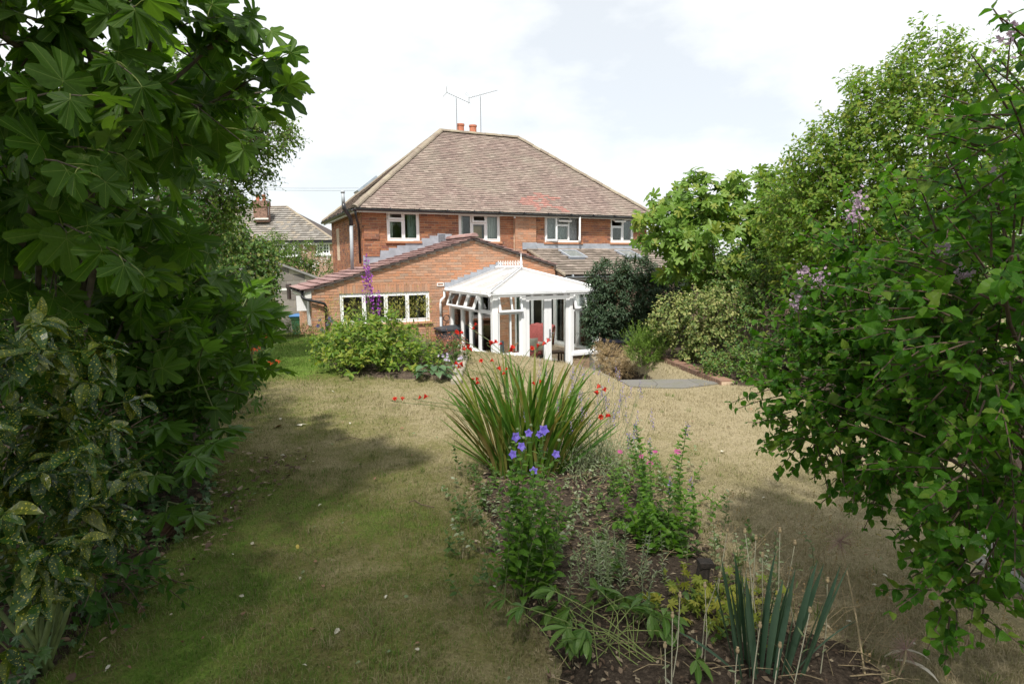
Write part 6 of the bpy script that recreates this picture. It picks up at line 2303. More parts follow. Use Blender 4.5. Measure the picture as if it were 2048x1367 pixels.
for px, py, Y, dx, n in ((905, 668, 4.9, .09, 3), (940, 655, 5.0, .06, 2), (948, 700, 4.8, -.07, 4), (975, 690, 4.8, .1, 5), (1010, 705, 4.7, .08, 3), (1058, 700, 4.9, .08, 3), (930, 735, 4.6, -.06, 3), (940, 765, 4.5, .07, 4), (1000, 745, 4.6, .05, 3), (965, 725, 4.7, .08, 2), (790, 803, 4.4, .09, 2), (1185, 782, 4.3, .1, 4), (1198, 835, 4.3, .08, 3), (1085, 690, 5.0, .06, 2), (835, 800, 4.5, .05, 2), (1070, 768, 4.8, .05, 2)):
    croc_spray(ck, (cb[0] + random.uniform(-.15, .15), cb[1], cb[2]), at(px, py, Y), np.array([dx, random.uniform(-.05, .05), .012]) * 1.2, n, .042, F_RED)

c2 = plant('crocosmia', 'clump of arching grassy leaves with orange-red flowers by the far left border', 'flower', (-5.1, 9.9, 1.46))
specs = []
for i in range(110):
    b_ = (-4.95 + random.gauss(0, .28), 9.9 + random.gauss(0, .4), 1.46)
    specs.append((b_, random.gauss(-.2, .8), random.uniform(.15, .6), random.uniform(.5, 1.5), random.uniform(.6, 1.0)))
blades(c2, specs, leaf_mat('pale_crocosmia_blade', [(.07, .13, .03), (.1, .17, .045), (.15, .2, .07)], .3, .4), width=.018, segs=5)
for px, py in ((520, 678), (535, 676), (512, 700), (520, 728), (545, 726), (532, 730), (515, 660), (505, 704), (553, 728)):
    croc_spray(c2, (-4.9, 9.9, 1.46), at(px - 6, py, 9.7), np.array([.14, 0, .01]), 4, .06, F_ORNG)

ir = plant('iris', 'stiff blue-green iris leaves at the front of the central bed', 'iris', (1.02, 2.3, 1.5))
specs = []
for i in range(34):
    dx = random.uniform(-.13, .17)
    b_ = (1.02 + dx, 2.3 + random.uniform(-.07, .09), 1.48)
    specs.append((b_, 0 if dx > 0 else PI, abs(dx) * 1.5 + abs(random.gauss(0, .05)), random.uniform(0, .15), random.uniform(.34, .56)))
specs += [((1.1, 2.25, 1.48), .2, .75, .5, .42), ((.95, 2.3, 1.48), PI, .8, .3, .35), ((.9, 2.2, 1.48), PI + .2, 1.2, .2, .3)]
blades(ir, specs, L_IRIS, width=.0135, segs=6)

# ------------------------------------------------------------------ bellflower and its neighbours in the central bed


def leafy_stems(root, stems, leaf_n, size, protos, mat, limit=150, r=.003, alpha=55, droop=.2, stem_mat=None, per=1, start=.12, end=1.0, cell=8, taper=.45, phyl=GOLD):
    """stems: list of (base, tip); leaves spiral up each one"""
    out, axes = [], []
    for b_, t_ in stems:
        b_, t_ = np.array(b_, float), np.array(t_, float)
        m = (b_ + t_) / 2 + rng.normal(0, .025, 3)
        axes.append([b_, m, t_])
        d = nrm(t_ - b_)
        a = nrm(np.cross(d, np.array([.3, 1, .1])))
        c = np.cross(d, a)
        n = max(3, int(leaf_n * np.linalg.norm(t_ - b_)))
        ph0 = random.uniform(0, 6)
        for i in range(n):
            t = start + (end - start) * i / n
            p = (1 - t) ** 2 * b_ + 2 * t * (1 - t) * (2 * m - (b_ + t_) / 2) + t * t * t_
            for j in range(per):
                ph = ph0 + i * phyl + j * 2 * PI / per
                s = a * math.cos(ph) + c * math.sin(ph)
                al = math.radians(alpha)
                y = d * math.cos(al) + s * math.sin(al) + np.array([0, 0, -droop]) + rng.normal(0, .15, 3)
                x, y, z = orient(y, np.array([0, 0, 1.0]) + d * .3 + rng.normal(0, .2, 3))
                sc = size * (1 - taper * t) * random.uniform(.75, 1.2)
                out.append(mats_of((x[None], y[None], z[None]), p[None], np.full((1, 3), sc))[0])
    out = np.array(out)
    pieces(root, 'leaf', 'foliage', protos, out, rng.integers(0, len(protos), len(out)), mat, size=size, limit=limit, cell=cell, minpx=9)
    add_stems(root, 'stems', np.array(axes), r, stem_mat or M_['stem'], r * .6, 4)


bf = plant('balloon_flower', 'leafy bellflower with open violet-blue star flowers in the near bed', 'flower', (.06, 2.9, 1.5))
fl_px = [(1030, 873), (1056, 866), (1042, 893), (1086, 861), (1111, 908), (1068, 942), (1027, 908), (1080, 868)]
stems = [((.04 + random.uniform(-.12, .12), 2.9 + random.uniform(-.1, .1), 1.49), at(px, py + 6, 2.95 + random.uniform(-.1, .1))) for px, py in fl_px]
stems += [((.04 + random.uniform(-.13, .14), 2.9 + random.uniform(-.12, .12), 1.49), at(random.uniform(985, 1150), random.uniform(930, 1060), 2.9 + random.uniform(-.15, .15))) for _ in range(16)]
leafy_stems(bf, stems, 46, .074, P_OVATE, L_BELL, 260, .0028, cell=11)
put_flowers(bf, [at(px, py, 2.93) for px, py in fl_px], [np.array([random.uniform(-.5, .5), -.8, random.uniform(.1, .8)]) for _ in fl_px], .026, P_STAR, F_BLUE)
bud = MB()
for px, py in ((1035, 858), (1047, 875), (1020, 895), (1062, 850), (1118, 880)):
    c = at(px, py, 2.95)
    MB().lathe(tuple(c), [(.001, -.008), (.008, -.003), (.009, .003), (.001, .009)], 8).build('bud', L_SILV, bf, smooth=True)

ts = plant('leafy_spires', 'tall leafy upright stems with purple tips on the right of the central bed', 'flower', (.95, 3.75, 1.5))
stems = [((.88, 3.75, 1.49), at(1272, 850, 3.75)), ((.92, 3.8, 1.49), at(1258, 870, 3.8)), ((1.08, 3.6, 1.49), at(1374, 850, 3.65)), ((1.1, 3.65, 1.49), at(1382, 960, 3.6)), ((.85, 3.6, 1.49), at(1300, 880, 3.6)), ((.95, 3.5, 1.49), at(1340, 960, 3.5)), ((.8, 3.7, 1.49), at(1235, 930, 3.7))]
stems += [((.75 + random.uniform(0, .4), 3.5 + random.uniform(-.25, .3), 1.49), at(random.uniform(1220, 1400), random.uniform(960, 1080), 3.5 + random.uniform(-.2, .2))) for _ in range(13)]
leafy_stems(ts, stems, 38, .075, P_OVATE, L_BELL, 200, .003, cell=10, per=2, phyl=PI / 2)
tips = [s_[1] for s_ in stems[:6]]


def spikes(root, tips, L, n, size, mat, name='florets', r=.012):
    Pq = []
    for t_ in tips:
        for i in range(n):
            q = i / n
            an = i * GOLD
            Pq.append(np.array(t_) + np.array([math.cos(an) * r * (1 - .7 * q), math.sin(an) * r * (1 - .7 * q), -L + L * 1.2 * q]))
    Pq = np.array(Pq)
    x, y, z = orient(rnd_dir(len(Pq)) + np.array([0, 0, .6]), rnd_dir(len(Pq)))
    V, T, U = merged(P_SMALL, mats_of((x, y, z), Pq - BASE[root.name], np.repeat(size * rng.uniform(.7, 1.3, (len(Pq), 1)), 3, 1)), rng.integers(0, 2, len(Pq)))
    link(name, mesh_tris(name, V, T, mat, U, False), root, kind='stuff')


spikes(ts, tips, .09, 26, .016, F_LAV)
lv = plant('lavender', 'grey-green lavender with thin faded purple spikes behind the sword leaves', 'lavender', (.75, 5.0, 1.5))
stems = []
for i in range(70):
    b_ = np.array([.62 + random.gauss(0, .2), 5.0 + random.gauss(0, .25), 1.49])
    t_ = b_ + np.array([random.gauss(.05, .16), random.gauss(0, .12), random.uniform(.45, .85)])
    stems.append((b_, t_))
add_stems(lv, 'stems', np.array([[b_, (b_ + t_) / 2 + rng.normal(0, .02, 3), t_] for b_, t_ in stems]), .002, L_SILV, .0015)
spikes(lv, [t_ for b_, t_ in stems], .09, 16, .014, F_LAV, r=.008)
P = np.array([.68, 4.85, 1.5]) + rng.normal(0, 1, (260, 3)) * np.array([.2, .22, .03])
P[:, 2] = 1.5
D = nrm(rng.normal(0, .45, (260, 3)) + np.array([0, 0, 1]))
Ml, axl = shoot_leaves(P, D, .24, 8, 1, .06, alpha=30, droop=0, taper=.2, curve=.05)
pieces(lv, 'leaf', 'foliage', P_NEEDLE, Ml, rng.integers(0, 2, len(Ml)), L_SILV, limit=0)
for lab, pts, mat_ in (('thin stems with magenta pink flower heads right of the sword leaves', ((1310, 902), (1300, 927), (1355, 903), (1240, 903), (1282, 912)), F_PINK),):
    pk = plant('rose_campion', lab, 'flower', (.95, 4.2, 1.5))
    tp = [at(px, py, 4.1 + random.uniform(-.1, .1)) for px, py in pts]
    add_stems(pk, 'stems', np.array([[(.95 + random.uniform(-.1, .1), 4.15, 1.49), (np.array([.95, 4.15, 1.5]) + t_) / 2 + rng.normal(0, .03, 3), t_] for t_ in tp]), .0028, L_SILV)
    put_flowers(pk, tp, [np.array([0, -.5, 1]) for _ in tp], .028, P_DAISY, mat_)

sl = plant('silver_campion', 'pale silvery upright stems in the middle of the near bed', 'plant', (.55, 2.95, 1.5))
stems = [((.5 + random.gauss(0, .14), 2.95 + random.gauss(0, .14), 1.49), None) for _ in range(26)]
stems = [(b_, np.array(b_) + np.array([random.gauss(0, .05), random.gauss(0, .05), random.uniform(.2, .42)])) for b_, _ in stems]
leafy_stems(sl, stems, 60, .042, P_NARROW, L_SILV, 80, .0028, alpha=40, stem_mat=L_SILV, cell=8, per=2, phyl=PI / 2)

hb = plant('hellebore', 'hellebore with sprawling stalks and fingered mid-green leaves at the front of the bed', 'plant', (.42, 2.45, 1.5))
Ms, axs = [], []
hbase = np.array([.45, 2.42, 1.5])
for i in range(30):
    an = random.uniform(0, 2 * PI)
    rr = random.uniform(.08, .42)
    tip = hbase + np.array([math.cos(an) * rr * 1.15, math.sin(an) * rr * .75 + .06, random.uniform(.06, .2)])
    hb0 = hbase + np.array([random.uniform(-.22, .22), random.uniform(-.1, .1), 0])
    tip = tip + (hb0 - hbase) * .6
    axs.append([hb0, (hb0 + tip) / 2 + np.array([random.gauss(0, .02), random.gauss(0, .02), .05]), tip])
    d = nrm((tip - hbase) * np.array([1, 1, .3]))
    nl = random.randint(5, 7)
    for j in range(nl):
        a = (j - (nl - 1) / 2) * .55
        dd = np.array([d[0] * math.cos(a) - d[1] * math.sin(a), d[0] * math.sin(a) + d[1] * math.cos(a), random.uniform(-.6, .25)])
        x, y, z = orient(dd + rng.normal(0, .2, 3), np.array([0, 0, 1.0]) + rng.normal(0, .4, 3))
        Ms.append(mats_of((x[None], y[None], z[None]), tip[None], np.full((1, 3), random.uniform(.065, .13)))[0])
Ms = np.array(Ms)
pieces(hb, 'leaf', 'foliage', P_HELL, Ms, rng.integers(0, 3, len(Ms)), L_HELL, size=.11, limit=200, cell=6, minpx=8)
add_stems(hb, 'leaf_stalks', np.array(axs), .0024, leaf_mat('pale_stalk', [(.15, .2, .06), (.2, .24, .08)], .1, .5), .002, 5)

gr = plant('geranium', 'yellow-green geranium foliage beside the dark wooden stump', 'plant', (.98, 2.75, 1.5))
Pp = np.array([(1.0 + random.gauss(0, .14), 2.72 + random.gauss(0, .12), 1.53 + abs(random.gauss(0, .07))) for _ in range(150)])
x, y, z = orient(rnd_dir(150) + np.array([0, -.5, -.2]), np.array([0, -.35, 1]) + rng.normal(0, .3, (150, 3)))
Mg = mats_of((x, y, z), Pp, np.repeat(.036 * rng.uniform(.6, 1.3, (150, 1)), 3, 1))
pieces(gr, 'leaf', 'foliage', P_GERA, Mg, rng.integers(0, 3, 150), L_GERA, size=.06, limit=130, cell=6, minpx=8)
add_stems(gr, 'leaf_stalks', np.stack([Pp * [.6, .6, 0] + [.39, 1.1, 1.49], Pp - [0, 0, .03], Pp], 1), .0015, M_['stem'])

stump = MB()
c = at(1402, 1222, 2.86)
stump.tube([(c[0] - .005, c[1], 1.47), (c[0], c[1], 1.6), (c[0] + .012, c[1] + .01, 1.69)], [.045, .036, .032], 9)
stump.box(c[0] - .02, c[0] + .05, c[1] - .03, c[1] + .03, 1.675, 1.7)
solo('wooden_stump', stump, plain('dark_rotten_wood', (.03, .022, .017), .9, .4, 30, .6), 'dark rotten wooden stump standing in the near bed', 'stump')

se = plant('campion_seedheads', 'thin pale stems with dry bud-shaped seed heads in front of the iris', 'plant', (1.1, 2.3, 1.5))
tp = [(1490, 1062, 2.6), (1512, 1075, 2.6), (1560, 1060, 2.6), (1495, 1130, 2.5), (1440, 1150, 2.4), (1525, 1110, 2.5), (1410, 1170, 2.35), (1590, 1085, 2.6), (1345, 1230, 2.2), (1455, 1060, 2.8), (1520, 1250, 2.15), (1560, 1290, 2.1), (1475, 1300, 2.1), (1620, 1220, 2.2), (1360, 1190, 2.3), (1330, 1290, 2.1), (1655, 1160, 2.3)]
axs = []
for px, py, Y in tp:
    t_ = at(px, py, Y)
    b_ = np.array([t_[0] + random.uniform(-.08, .03), t_[1] - random.uniform(0, .12), 1.47])
    axs.append([b_, (b_ + t_) / 2 + rng.normal(0, .02, 3), t_])
    MB().lathe(tuple(t_), [(.002, -.012), (.007, -.006), (.008, .004), (.004, .012), (.006, .015)], 7).build('seed_head', M_['dry_stem'], se, smooth=True)
add_stems(se, 'stems', np.array(axs), .0028, leaf_mat('felted_stem', [(.33, .31, .22), (.42, .4, .3)], .1, .8), .002, 5)
Pq = np.concatenate([[a[0] + (np.array(a[2]) - a[0]) * t for t in (.3, .5, .7)] for a in axs])
x, y, z = orient(rng.normal(0, .5, Pq.shape) + [0, 0, .7], rnd_dir(len(Pq)))
Mq = mats_of((x, y, z), Pq, np.repeat(.05 * rng.uniform(.5, 1.2, (len(Pq), 1)), 3, 1))
pieces(se, 'leaf', 'foliage', P_NARROW, Mq, rng.integers(0, 2, len(Pq)), L_SILV, size=.05, limit=50, cell=5, minpx=8)

for (px, py, Y, bx_, by_, r_, lab) in ((1680, 1082, 2.75, 1750, 1370, .085, 'taller dry allium globe on a long bare stalk'), (1812, 1298, 2.35, 1800, 1420, .07, 'lower pinkish dry allium globe near the bed corner')):
    al = plant('allium_seedhead', lab, 'allium', (at(bx_, by_, 2.2)[0], 2.25, 1.48), 'dry alliums')
    c = at(px, py, Y)
    limb(al, 'stalk', [(at(bx_, by_, 2.2)[0], 2.25, 1.46), (np.array([at(bx_, by_, 2.2)[0], 2.25, 1.46]) + c) / 2 + rng.normal(0, .015, 3), c], .0045, .0035, M_['dry_stem'], 6)
    d = rnd_dir(70)
    tips_ = c + d * r_ * rng.uniform(.8, 1.05, (70, 1))
    add_stems(al, 'spokes', np.stack([np.tile(c, (70, 1)), c + d * r_ * .5, tips_], 1), .0009, leaf_mat('pinkish_stalk', [(.4, .24, .24), (.45, .32, .26)], .1, .7), .0007)
    x, y, z = orient(rnd_dir(70), rnd_dir(70))
    pieces(al, 'seed', 'seeds', P_SMALL, mats_of((x, y, z), tips_, np.full((70, 3), .009)), rng.integers(0, 2, 70), L_DRY, limit=0)

# low fillers of the bed
for i, (x0, y0, sx, sy, n, lab, m_, sz) in enumerate(((.1, 3.6, .3, .5, 120, 'patch of silvery low growth between the bellflower and the sword leaves', L_SILV, .045), (.75, 3.3, .3, .35, 110, 'tangle of green and grey stems in the middle of the bed', L_SHRUB, .055), (.95, 4.7, .3, .3, 70, 'leafy tuft under the lavender at the lawn side', L_SILV, .05), (-.22, 4.0, .14, .5, 110, 'small grey-green seedlings at the left edge of the central bed', L_SHRUB, .05), (1.05, 4.3, .2, .4, 110, 'low green weeds under the tall leafy stems', L_BELL, .05), (.55, 3.9, .25, .3, 90, 'straggly low growth on the bare soil behind the bellflower', L_SHRUB, .05), (1.35, 3.15, .15, .2, 50, 'fine-leaved pincushion plant by the geranium', L_SILV, .04))):
    w = plant('low_plant', lab, 'plant', (x0, y0, 1.5))
    stems = []
    for q in range(n // 3):
        b_ = np.array([x0 + random.gauss(0, sx), y0 + random.gauss(0, sy), 1.49])
        stems.append((b_, b_ + np.array([random.gauss(0, .06), random.gauss(0, .06), random.uniform(.08, .26)])))
    leafy_stems(w, stems, 55, sz, P_OVATE, m_, 60, .002, cell=9)

wg = plant('dry_grass', 'wispy dry grass and weed stalks at the right corner of the near bed', 'plant', (1.45, 2.9, 1.49))
axs = []
for i in range(150):
    b_ = np.array([random.uniform(1.1, 1.85), random.uniform(2.2, 3.7), 1.48])
    d = np.array([random.gauss(.05, .12), random.gauss(0, .1), random.uniform(.1, .38)])
    axs.append([b_, b_ + d * .55 + rng.normal(0, .012, 3), b_ + d + np.array([d[0] * .5, d[1] * .5, -.02])])
add_stems(wg, 'stalks', np.array(axs), .0014, M_['dry_stem'], .0008)
spikes(wg, [a[2] for a in axs[::2]], .04, 9, .012, L_DRY, 'seed_heads', .005)

# straw, chips and dead leaves on the soil
lit = MB()
axs = []
for i in range(420):
    x, y = random.uniform(-.4, 1.7), random.uniform(2.0, 5.4)
    if not inside(BED_MID, np.array([x]), np.array([y]))[0]:
        continue
    a, L = random.gauss(-.5, .7), random.uniform(.05, .3) * (1.3 if random.random() < .2 else .6)
    b_ = np.array([x, y, gz(x, y) + .065])
    e_ = b_ + np.array([math.cos(a) * L, math.sin(a) * L, random.uniform(.0, .04)])
    axs.append([b_, (b_ + e_) / 2 + [0, 0, random.uniform(0, .02)], e_])
V, T = stems_mesh(np.array(axs), .0025, .0018)
o = link('dry_stalks', mesh_tris('dry_stalks', V, T, M_['dry_stem'], np.zeros((len(V), 2))))
tag(o, 'dry straw-coloured stalks strewn over the soil of the central bed', None, kind='stuff')


def litter(name, label, region, n, size, mat, protos, zoff=.02):
    Pp = []
    while len(Pp) < n:
        x, y = region()
        Pp.append((x, y, gz(x, y) + zoff))
    Pp = np.array(Pp)
    x, y, z = orient(rng.normal(0, 1, Pp.shape) * [1, 1, .2], np.array([0, 0, 1]) + rng.normal(0, .3, Pp.shape))
    M = mats_of((x, y, z), Pp, np.repeat(size * rng.uniform(.4, 1.3, (n, 1)), 3, 1))
    V, T, U = merged(protos, M, rng.integers(0, len(protos), n))
    tag(link(name, mesh_tris(name, V, T, mat, U, False)), label, None, kind='stuff')


def in_poly(Pg):
    lo, hi = Pg.min(0), Pg.max(0)

    def f():
        while True:
            x, y = random.uniform(lo[0], hi[0]), random.uniform(max(lo[1], 1.6), hi[1])
            if inside(Pg, np.array([x]), np.array([y]))[0]:
                return x, y
    return f


L_BROWN = leaf_mat('brown_dead_leaf', [(.06, .04, .03), (.12, .08, .055), (.2, .145, .1), (.33, .27, .19)], .15, .8)
litter('leaf_litter', 'brown leaf litter over the soil of the central bed', in_poly(BED_MID), 3200, .032, L_BROWN, P_SMALL, .06)
bl2 = BED_LEFT.copy()
litter('leaf_litter', 'brown leaf litter under the left border', lambda: (random.uniform(-3.2, -1.85), random.uniform(2.0, 5.5)), 900, .05, L_BROWN, P_OVATE, .03)

# ------------------------------------------------------------------ mid bed by the lawn
po = plant('peony', 'rounded light green peony bush at the front of the bed before the long window', 'shrub', (-2.2, 9.5, 1.47))
pells = [E(735, 700, 9.7, .42, .4, .36, 2.4), E(690, 715, 9.9, .26, .4, .28, 1), E(800, 715, 9.9, .26, .4, .26, .9), E(735, 742, 9.5, .45, .3, .2, 1.2), E(775, 668, 9.9, .2, .3, .24, .6), E(705, 668, 10, .16, .3, .22, .45)]
leafy(po, pells, 430, P_LANCE + P_OVATE[:1], L_PEON, .32, 6, 1, .125, .004, M_['stem'], limit=150, lo=.35, up=1.5, alpha=55, droop=.2, cell=9, minpx=9, upw=.5, face=(-.1, -.6, 0))
p2_ = plant('garden_greenery', 'mixed leafy border plants filling the bed behind the peony', 'plant', (-2.4, 11.0, 1.47))
leafy(p2_, [E(690, 690, 11.5, .5, .6, .36, 1), E(780, 690, 11.5, .65, .7, .34, 1.3), E(660, 690, 11.4, .2, .4, .25, .5), E(840, 722, 10, .35, .5, .2, .8), E(672, 742, 9.9, .22, .3, .18, .5)], 560, P_OVATE[:2], L_PEON, .25, 5, 1, .09, .003, M_['stem'], lo=.3, up=.8)
ls = plant('loosestrife', 'very tall purple flower spike standing before the extension gable', 'flower', (-2.5, 10.2, 1.47))
tips = [at(733, 520, 10.2), at(738, 545, 10.2), at(728, 560, 10.2), at(756, 585, 10.3), at(757, 620, 10.3), at(722, 640, 10.1), at(742, 560, 10.2)]
add_stems(ls, 'stems', np.array([[(-2.5 + random.uniform(-.06, .06), 10.2, 1.46), (np.array([-2.5, 10.2, 1.5]) + t_) / 2 + rng.normal(0, .02, 3), t_] for t_ in tips]), .008, M_['stem'], .004, 4)
for t_, L, n_, r_ in zip(tips, (.5, .5, .4, .22, .18, .15, .6), (80, 60, 40, 26, 20, 16, 50), (.035, .028, .024, .02, .02, .02, .024)):
    spikes(ls, [t_], L, n_, .046, F_PURP, 'flower_spike', r_)
stems = [((-2.5 + random.uniform(-.08, .08), 10.2, 1.47), t_ - np.array([0, 0, .55])) for t_ in tips]
leafy_stems(ls, stems, 26, .11, P_LANCE, L_SHRUB, 0, .004, cell=6)
sdh = plant('feathery_seedheads', 'tall yellow-green feathery seed heads in front of the long window', 'plant', (-2.2, 11.0, 1.47))
tips = []
for px, py in ((683, 592), (705, 600), (720, 605), (770, 590), (790, 595), (800, 600), (835, 590), (848, 600), (660, 600), (810, 592), (860, 640), (745, 620), (695, 650), (825, 610), (640, 630), (855, 592), (785, 610), (712, 640)):
    tips.append(at(px, py, 11 + random.uniform(-.4, .4)))
axs = [[(t_[0] + random.gauss(0, .08), t_[1] + random.gauss(0, .08), 1.46), t_ - np.array([random.gauss(0, .02), 0, .6]), t_] for t_ in tips]
add_stems(sdh, 'stems', np.array(axs), .006, M_['stem'], .003, 4)
Pq = np.concatenate([t_ + rng.normal(0, 1, (90, 3)) * [.055, .055, .13] - [0, 0, .18] for t_ in tips])
x, y, z = orient(np.array([0, 0, 1]) + rng.normal(0, .5, Pq.shape), rnd_dir(len(Pq)))
V, T, U = merged(P_NARROW, mats_of((x, y, z), Pq - BASE[sdh.name], np.repeat(.05 * rng.uniform(.6, 1.3, (len(Pq), 1)), 3, 1)), rng.integers(0, 2, len(Pq)))
link('seed_heads', mesh_tris('seed_heads', V, T, L_SEED, U, False), sdh, kind='stuff')
leafy_stems(sdh, [(a[0], a[1]) for a in axs], 18, .1, P_LANCE, L_PEON, 0, .004)
ho = plant('hosta', 'hosta with broad blue-green leaves at the lawn edge', 'hosta', (-1.15, 9.0, 1.47))
Ms = []
for i in range(46):
    an = random.uniform(0, 2 * PI)
    r_ = random.uniform(.05, .2)
    c = np.array([-1.2 + math.cos(an) * r_ * 1.4, 9.0 + math.sin(an) * r_, 1.5 + random.uniform(.05, .2)])
    x, y, z = orient(np.array([math.cos(an), math.sin(an), .1]), np.array([0, 0, 1.0]) + rng.normal(0, .15, 3))
    Ms.append(mats_of((x[None], y[None], z[None]), c[None], np.full((1, 3), random.uniform(.11, .19)))[0])
pieces(ho, 'leaf', 'foliage', P_HOSTA, np.array(Ms), rng.integers(0, 2, len(Ms)), L_HOSTA, size=.16, limit=46, cell=1, minpx=0)
pf = plant('pale_flowers', 'cluster of small pale lilac flowers above the hosta', 'flower', (-1.3, 9.6, 1.47))
tp = [at(random.uniform(840, 925), random.uniform(705, 745), 9.4 + random.uniform(-.2, .3)) for _ in range(20)]
add_stems(pf, 'stems', np.array([[(t_[0] + random.gauss(0, .04), t_[1] + .05, 1.47), t_ - [0, 0, .08], t_] for t_ in tp]), .003, M_['stem'])
put_flowers(pf, tp, [np.array([random.gauss(0, .5), -.6, random.gauss(.3, .4)]) for _ in tp], .028, P_STAR, F_PALE)
as_ = plant('astilbe', 'rusty brown plumes of faded astilbe in front of the grey box', 'astilbe', (-1.3, 11.3, 1.45))
tips = [at(random.uniform(858, 930), random.uniform(668, 690), 11 + random.uniform(-.3, .3)) for _ in range(26)]
add_stems(as_, 'stems', np.array([[(t_[0], t_[1], 1.45), t_ - [0, 0, .2], t_] for t_ in tips]), .004, M_['twig'])
Pq = np.concatenate([t_ + rng.normal(0, 1, (46, 3)) * [.035, .035, .07] - [0, 0, .09] for t_ in tips])
x, y, z = orient(rnd_dir(len(Pq)) + [0, 0, .5], rnd_dir(len(Pq)))
V, T, U = merged(P_SMALL, mats_of((x, y, z), Pq - BASE[as_.name], np.repeat(.035 * rng.uniform(.6, 1.3, (len(Pq), 1)), 3, 1)), rng.integers(0, 2, len(Pq)))
link('plumes', mesh_tris('plumes', V, T, F_RUST, U, False), as_, kind='stuff')
leafy(as_, [E(895, 705, 10.6, .4, .35, .14, 1)], 130, P_OVATE[:2], L_SHRUB, .15, 5, 1, .06, .003, M_['stem'], lo=.2, up=.6)
bfl = plant('blue_flowers', 'small pale blue flowers near the corner of the extension', 'flower', (-4.4, 12.6, 1.45))
tp = [at(px, py, 12.5) for px, py in ((640, 640), (637, 652), (660, 636), (664, 642), (656, 648), (645, 660), (668, 655), (650, 665))]
add_stems(bfl, 'stems', np.array([[(t_[0], t_[1], 1.45), t_ - [0, 0, .2], t_] for t_ in tp]), .004, M_['stem'])
put_flowers(bfl, tp, [np.array([0, -1, .4])] * len(tp), .05, P_STAR, F_LAV)
cs = plant('corner_shrub', 'small shrub with yellowish leaves at the foot of the extension corner', 'shrub', (-5.3, 15.0, 1.4))
leafy(cs, [E(612, 665, 15.0, .28, .25, .2, 1), E(590, 668, 15.2, .2, .2, .13, .6)], 110, P_SMALL, L_VARI, .2, 5, 1, .06, .003, lo=.2)
gsb = plant('low_grassy_plant', 'low wispy plant along the foot of the block wall', 'plant', (-6.3, 15.2, 1.42))
leafy(gsb, [E(560, 662, 15.2, .45, .3, .16, 1), E(530, 668, 14.6, .4, .3, .2, 1)], 260, P_NARROW, L_CLIMB, .3, 5, 1, .09, .003, lo=.2, up=.8)
ph = plant('phlox', 'purple-pink phlox heads half hidden behind the fatsia leaves', 'flower', (-4.6, 8.0, 1.46))
tips = [at(px, py, 8.0) for px, py in ((370, 615), (380, 622), (362, 610), (376, 608), (355, 612), (385, 612))]
add_stems(ph, 'stems', np.array([[(t_[0], t_[1], 1.46), t_ - [0, 0, .4], t_] for t_ in tips]), .005, M_['stem'])
Pq = np.concatenate([t_ + rng.normal(0, .035, (16, 3)) for t_ in tips])
put_flowers(ph, Pq, rnd_dir(len(Pq)) + [0, -.8, .3], .022, P_STAR, F_PINK)

# ------------------------------------------------------------------ right side
tt = plant('willow_leaved_tree', 'tall yellow-green tree rising over the right border', 'tree', (6.6, 9.4, 1.48))
ttells = [E(1905, 300, 8.8, 1.25, 1.0, .85, 2.8), E(1760, 300, 8.8, .75, .8, .8, 1.8), E(1670, 420, 9.0, .8, .8, .75, 1.8), E(1830, 460, 8.8, 1.0, .9, .8, 2), E(1850, 130, 8.6, .3, .4, .32, .5), E(1930, 150, 8.6, .25, .4, .28, .4), E(1760, 190, 8.7, .4, .4, .3, .6), E(1650, 320, 8.9, .35, .3, .3, .6), E(1600, 420, 9.6, .5, .5, .5, .9), E(2060, 290, 8.4, 1.0, .8, 1.15, 1.8), E(1650, 520, 9.4, .75, .7, .6, 1.2)]
leafy(tt, ttells, 3700, P_SMALL, L_TREE, .36, 8, 1, .1, .0035, lo=.25, up=.5, alpha=50, droop=.3, upw=.5, face=(-.1, -.6, 0))
limb(tt, 'trunk', [(6.6, 9.4, 1.4), (6.5, 9.2, 2.8), at(1880, 330, 8.8)], .12, .05, M_['bark'])
skeleton(tt, (6.5, 9.2, 2.7), ttells, 14, .04, M_['bark'])

f2 = plant('fig_tree', 'sunlit fig tree with pale green lobed leaves before the right end of the house', 'fig tree', (4.3, 12.0, 1.48))
f2ells = [E(1585, 440, 11.3, .5, .45, .42, 1.1), E(1440, 480, 11.6, 1.05, .8, .7, 3), E(1405, 395, 11.6, .35, .4, .35, .8), E(1520, 400, 11.6, .55, .5, .4, 1.2), E(1325, 450, 11.5, .25, .4, .3, .6), E(1560, 500, 11.5, .6, .5, .7, 1.2), E(1375, 530, 11.6, .35, .5, .35, .8), E(1480, 570, 11.5, .7, .5, .35, 1.2)]
P, D, k = ell_points(f2ells, 540, .45, 1.0)
D = nrm(D + np.array([-.05, -.15, .55]) + rng.normal(0, .3, D.shape))
Mf2, ax_ = shoot_leaves(P, D, .3, 4, 1, .155, alpha=62, droop=.4, taper=.15, rand=.42, pet=.07, upw=.5, face=(-.1, -.6, 0))
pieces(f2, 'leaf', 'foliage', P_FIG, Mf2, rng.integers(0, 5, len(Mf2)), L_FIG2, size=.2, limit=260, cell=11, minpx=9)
add_stems(f2, 'twigs', ax_, .008, M_['bark'], .004)
skeleton(f2, (4.3, 12.0, 1.48), f2ells, 12, .035, M_['bark'])
limb(f2, 'branch', [at(1345, 470, 11.6), at(1335, 420, 11.6), at(1332, 382, 11.6)], .012, .003, M_['bark'], 5)

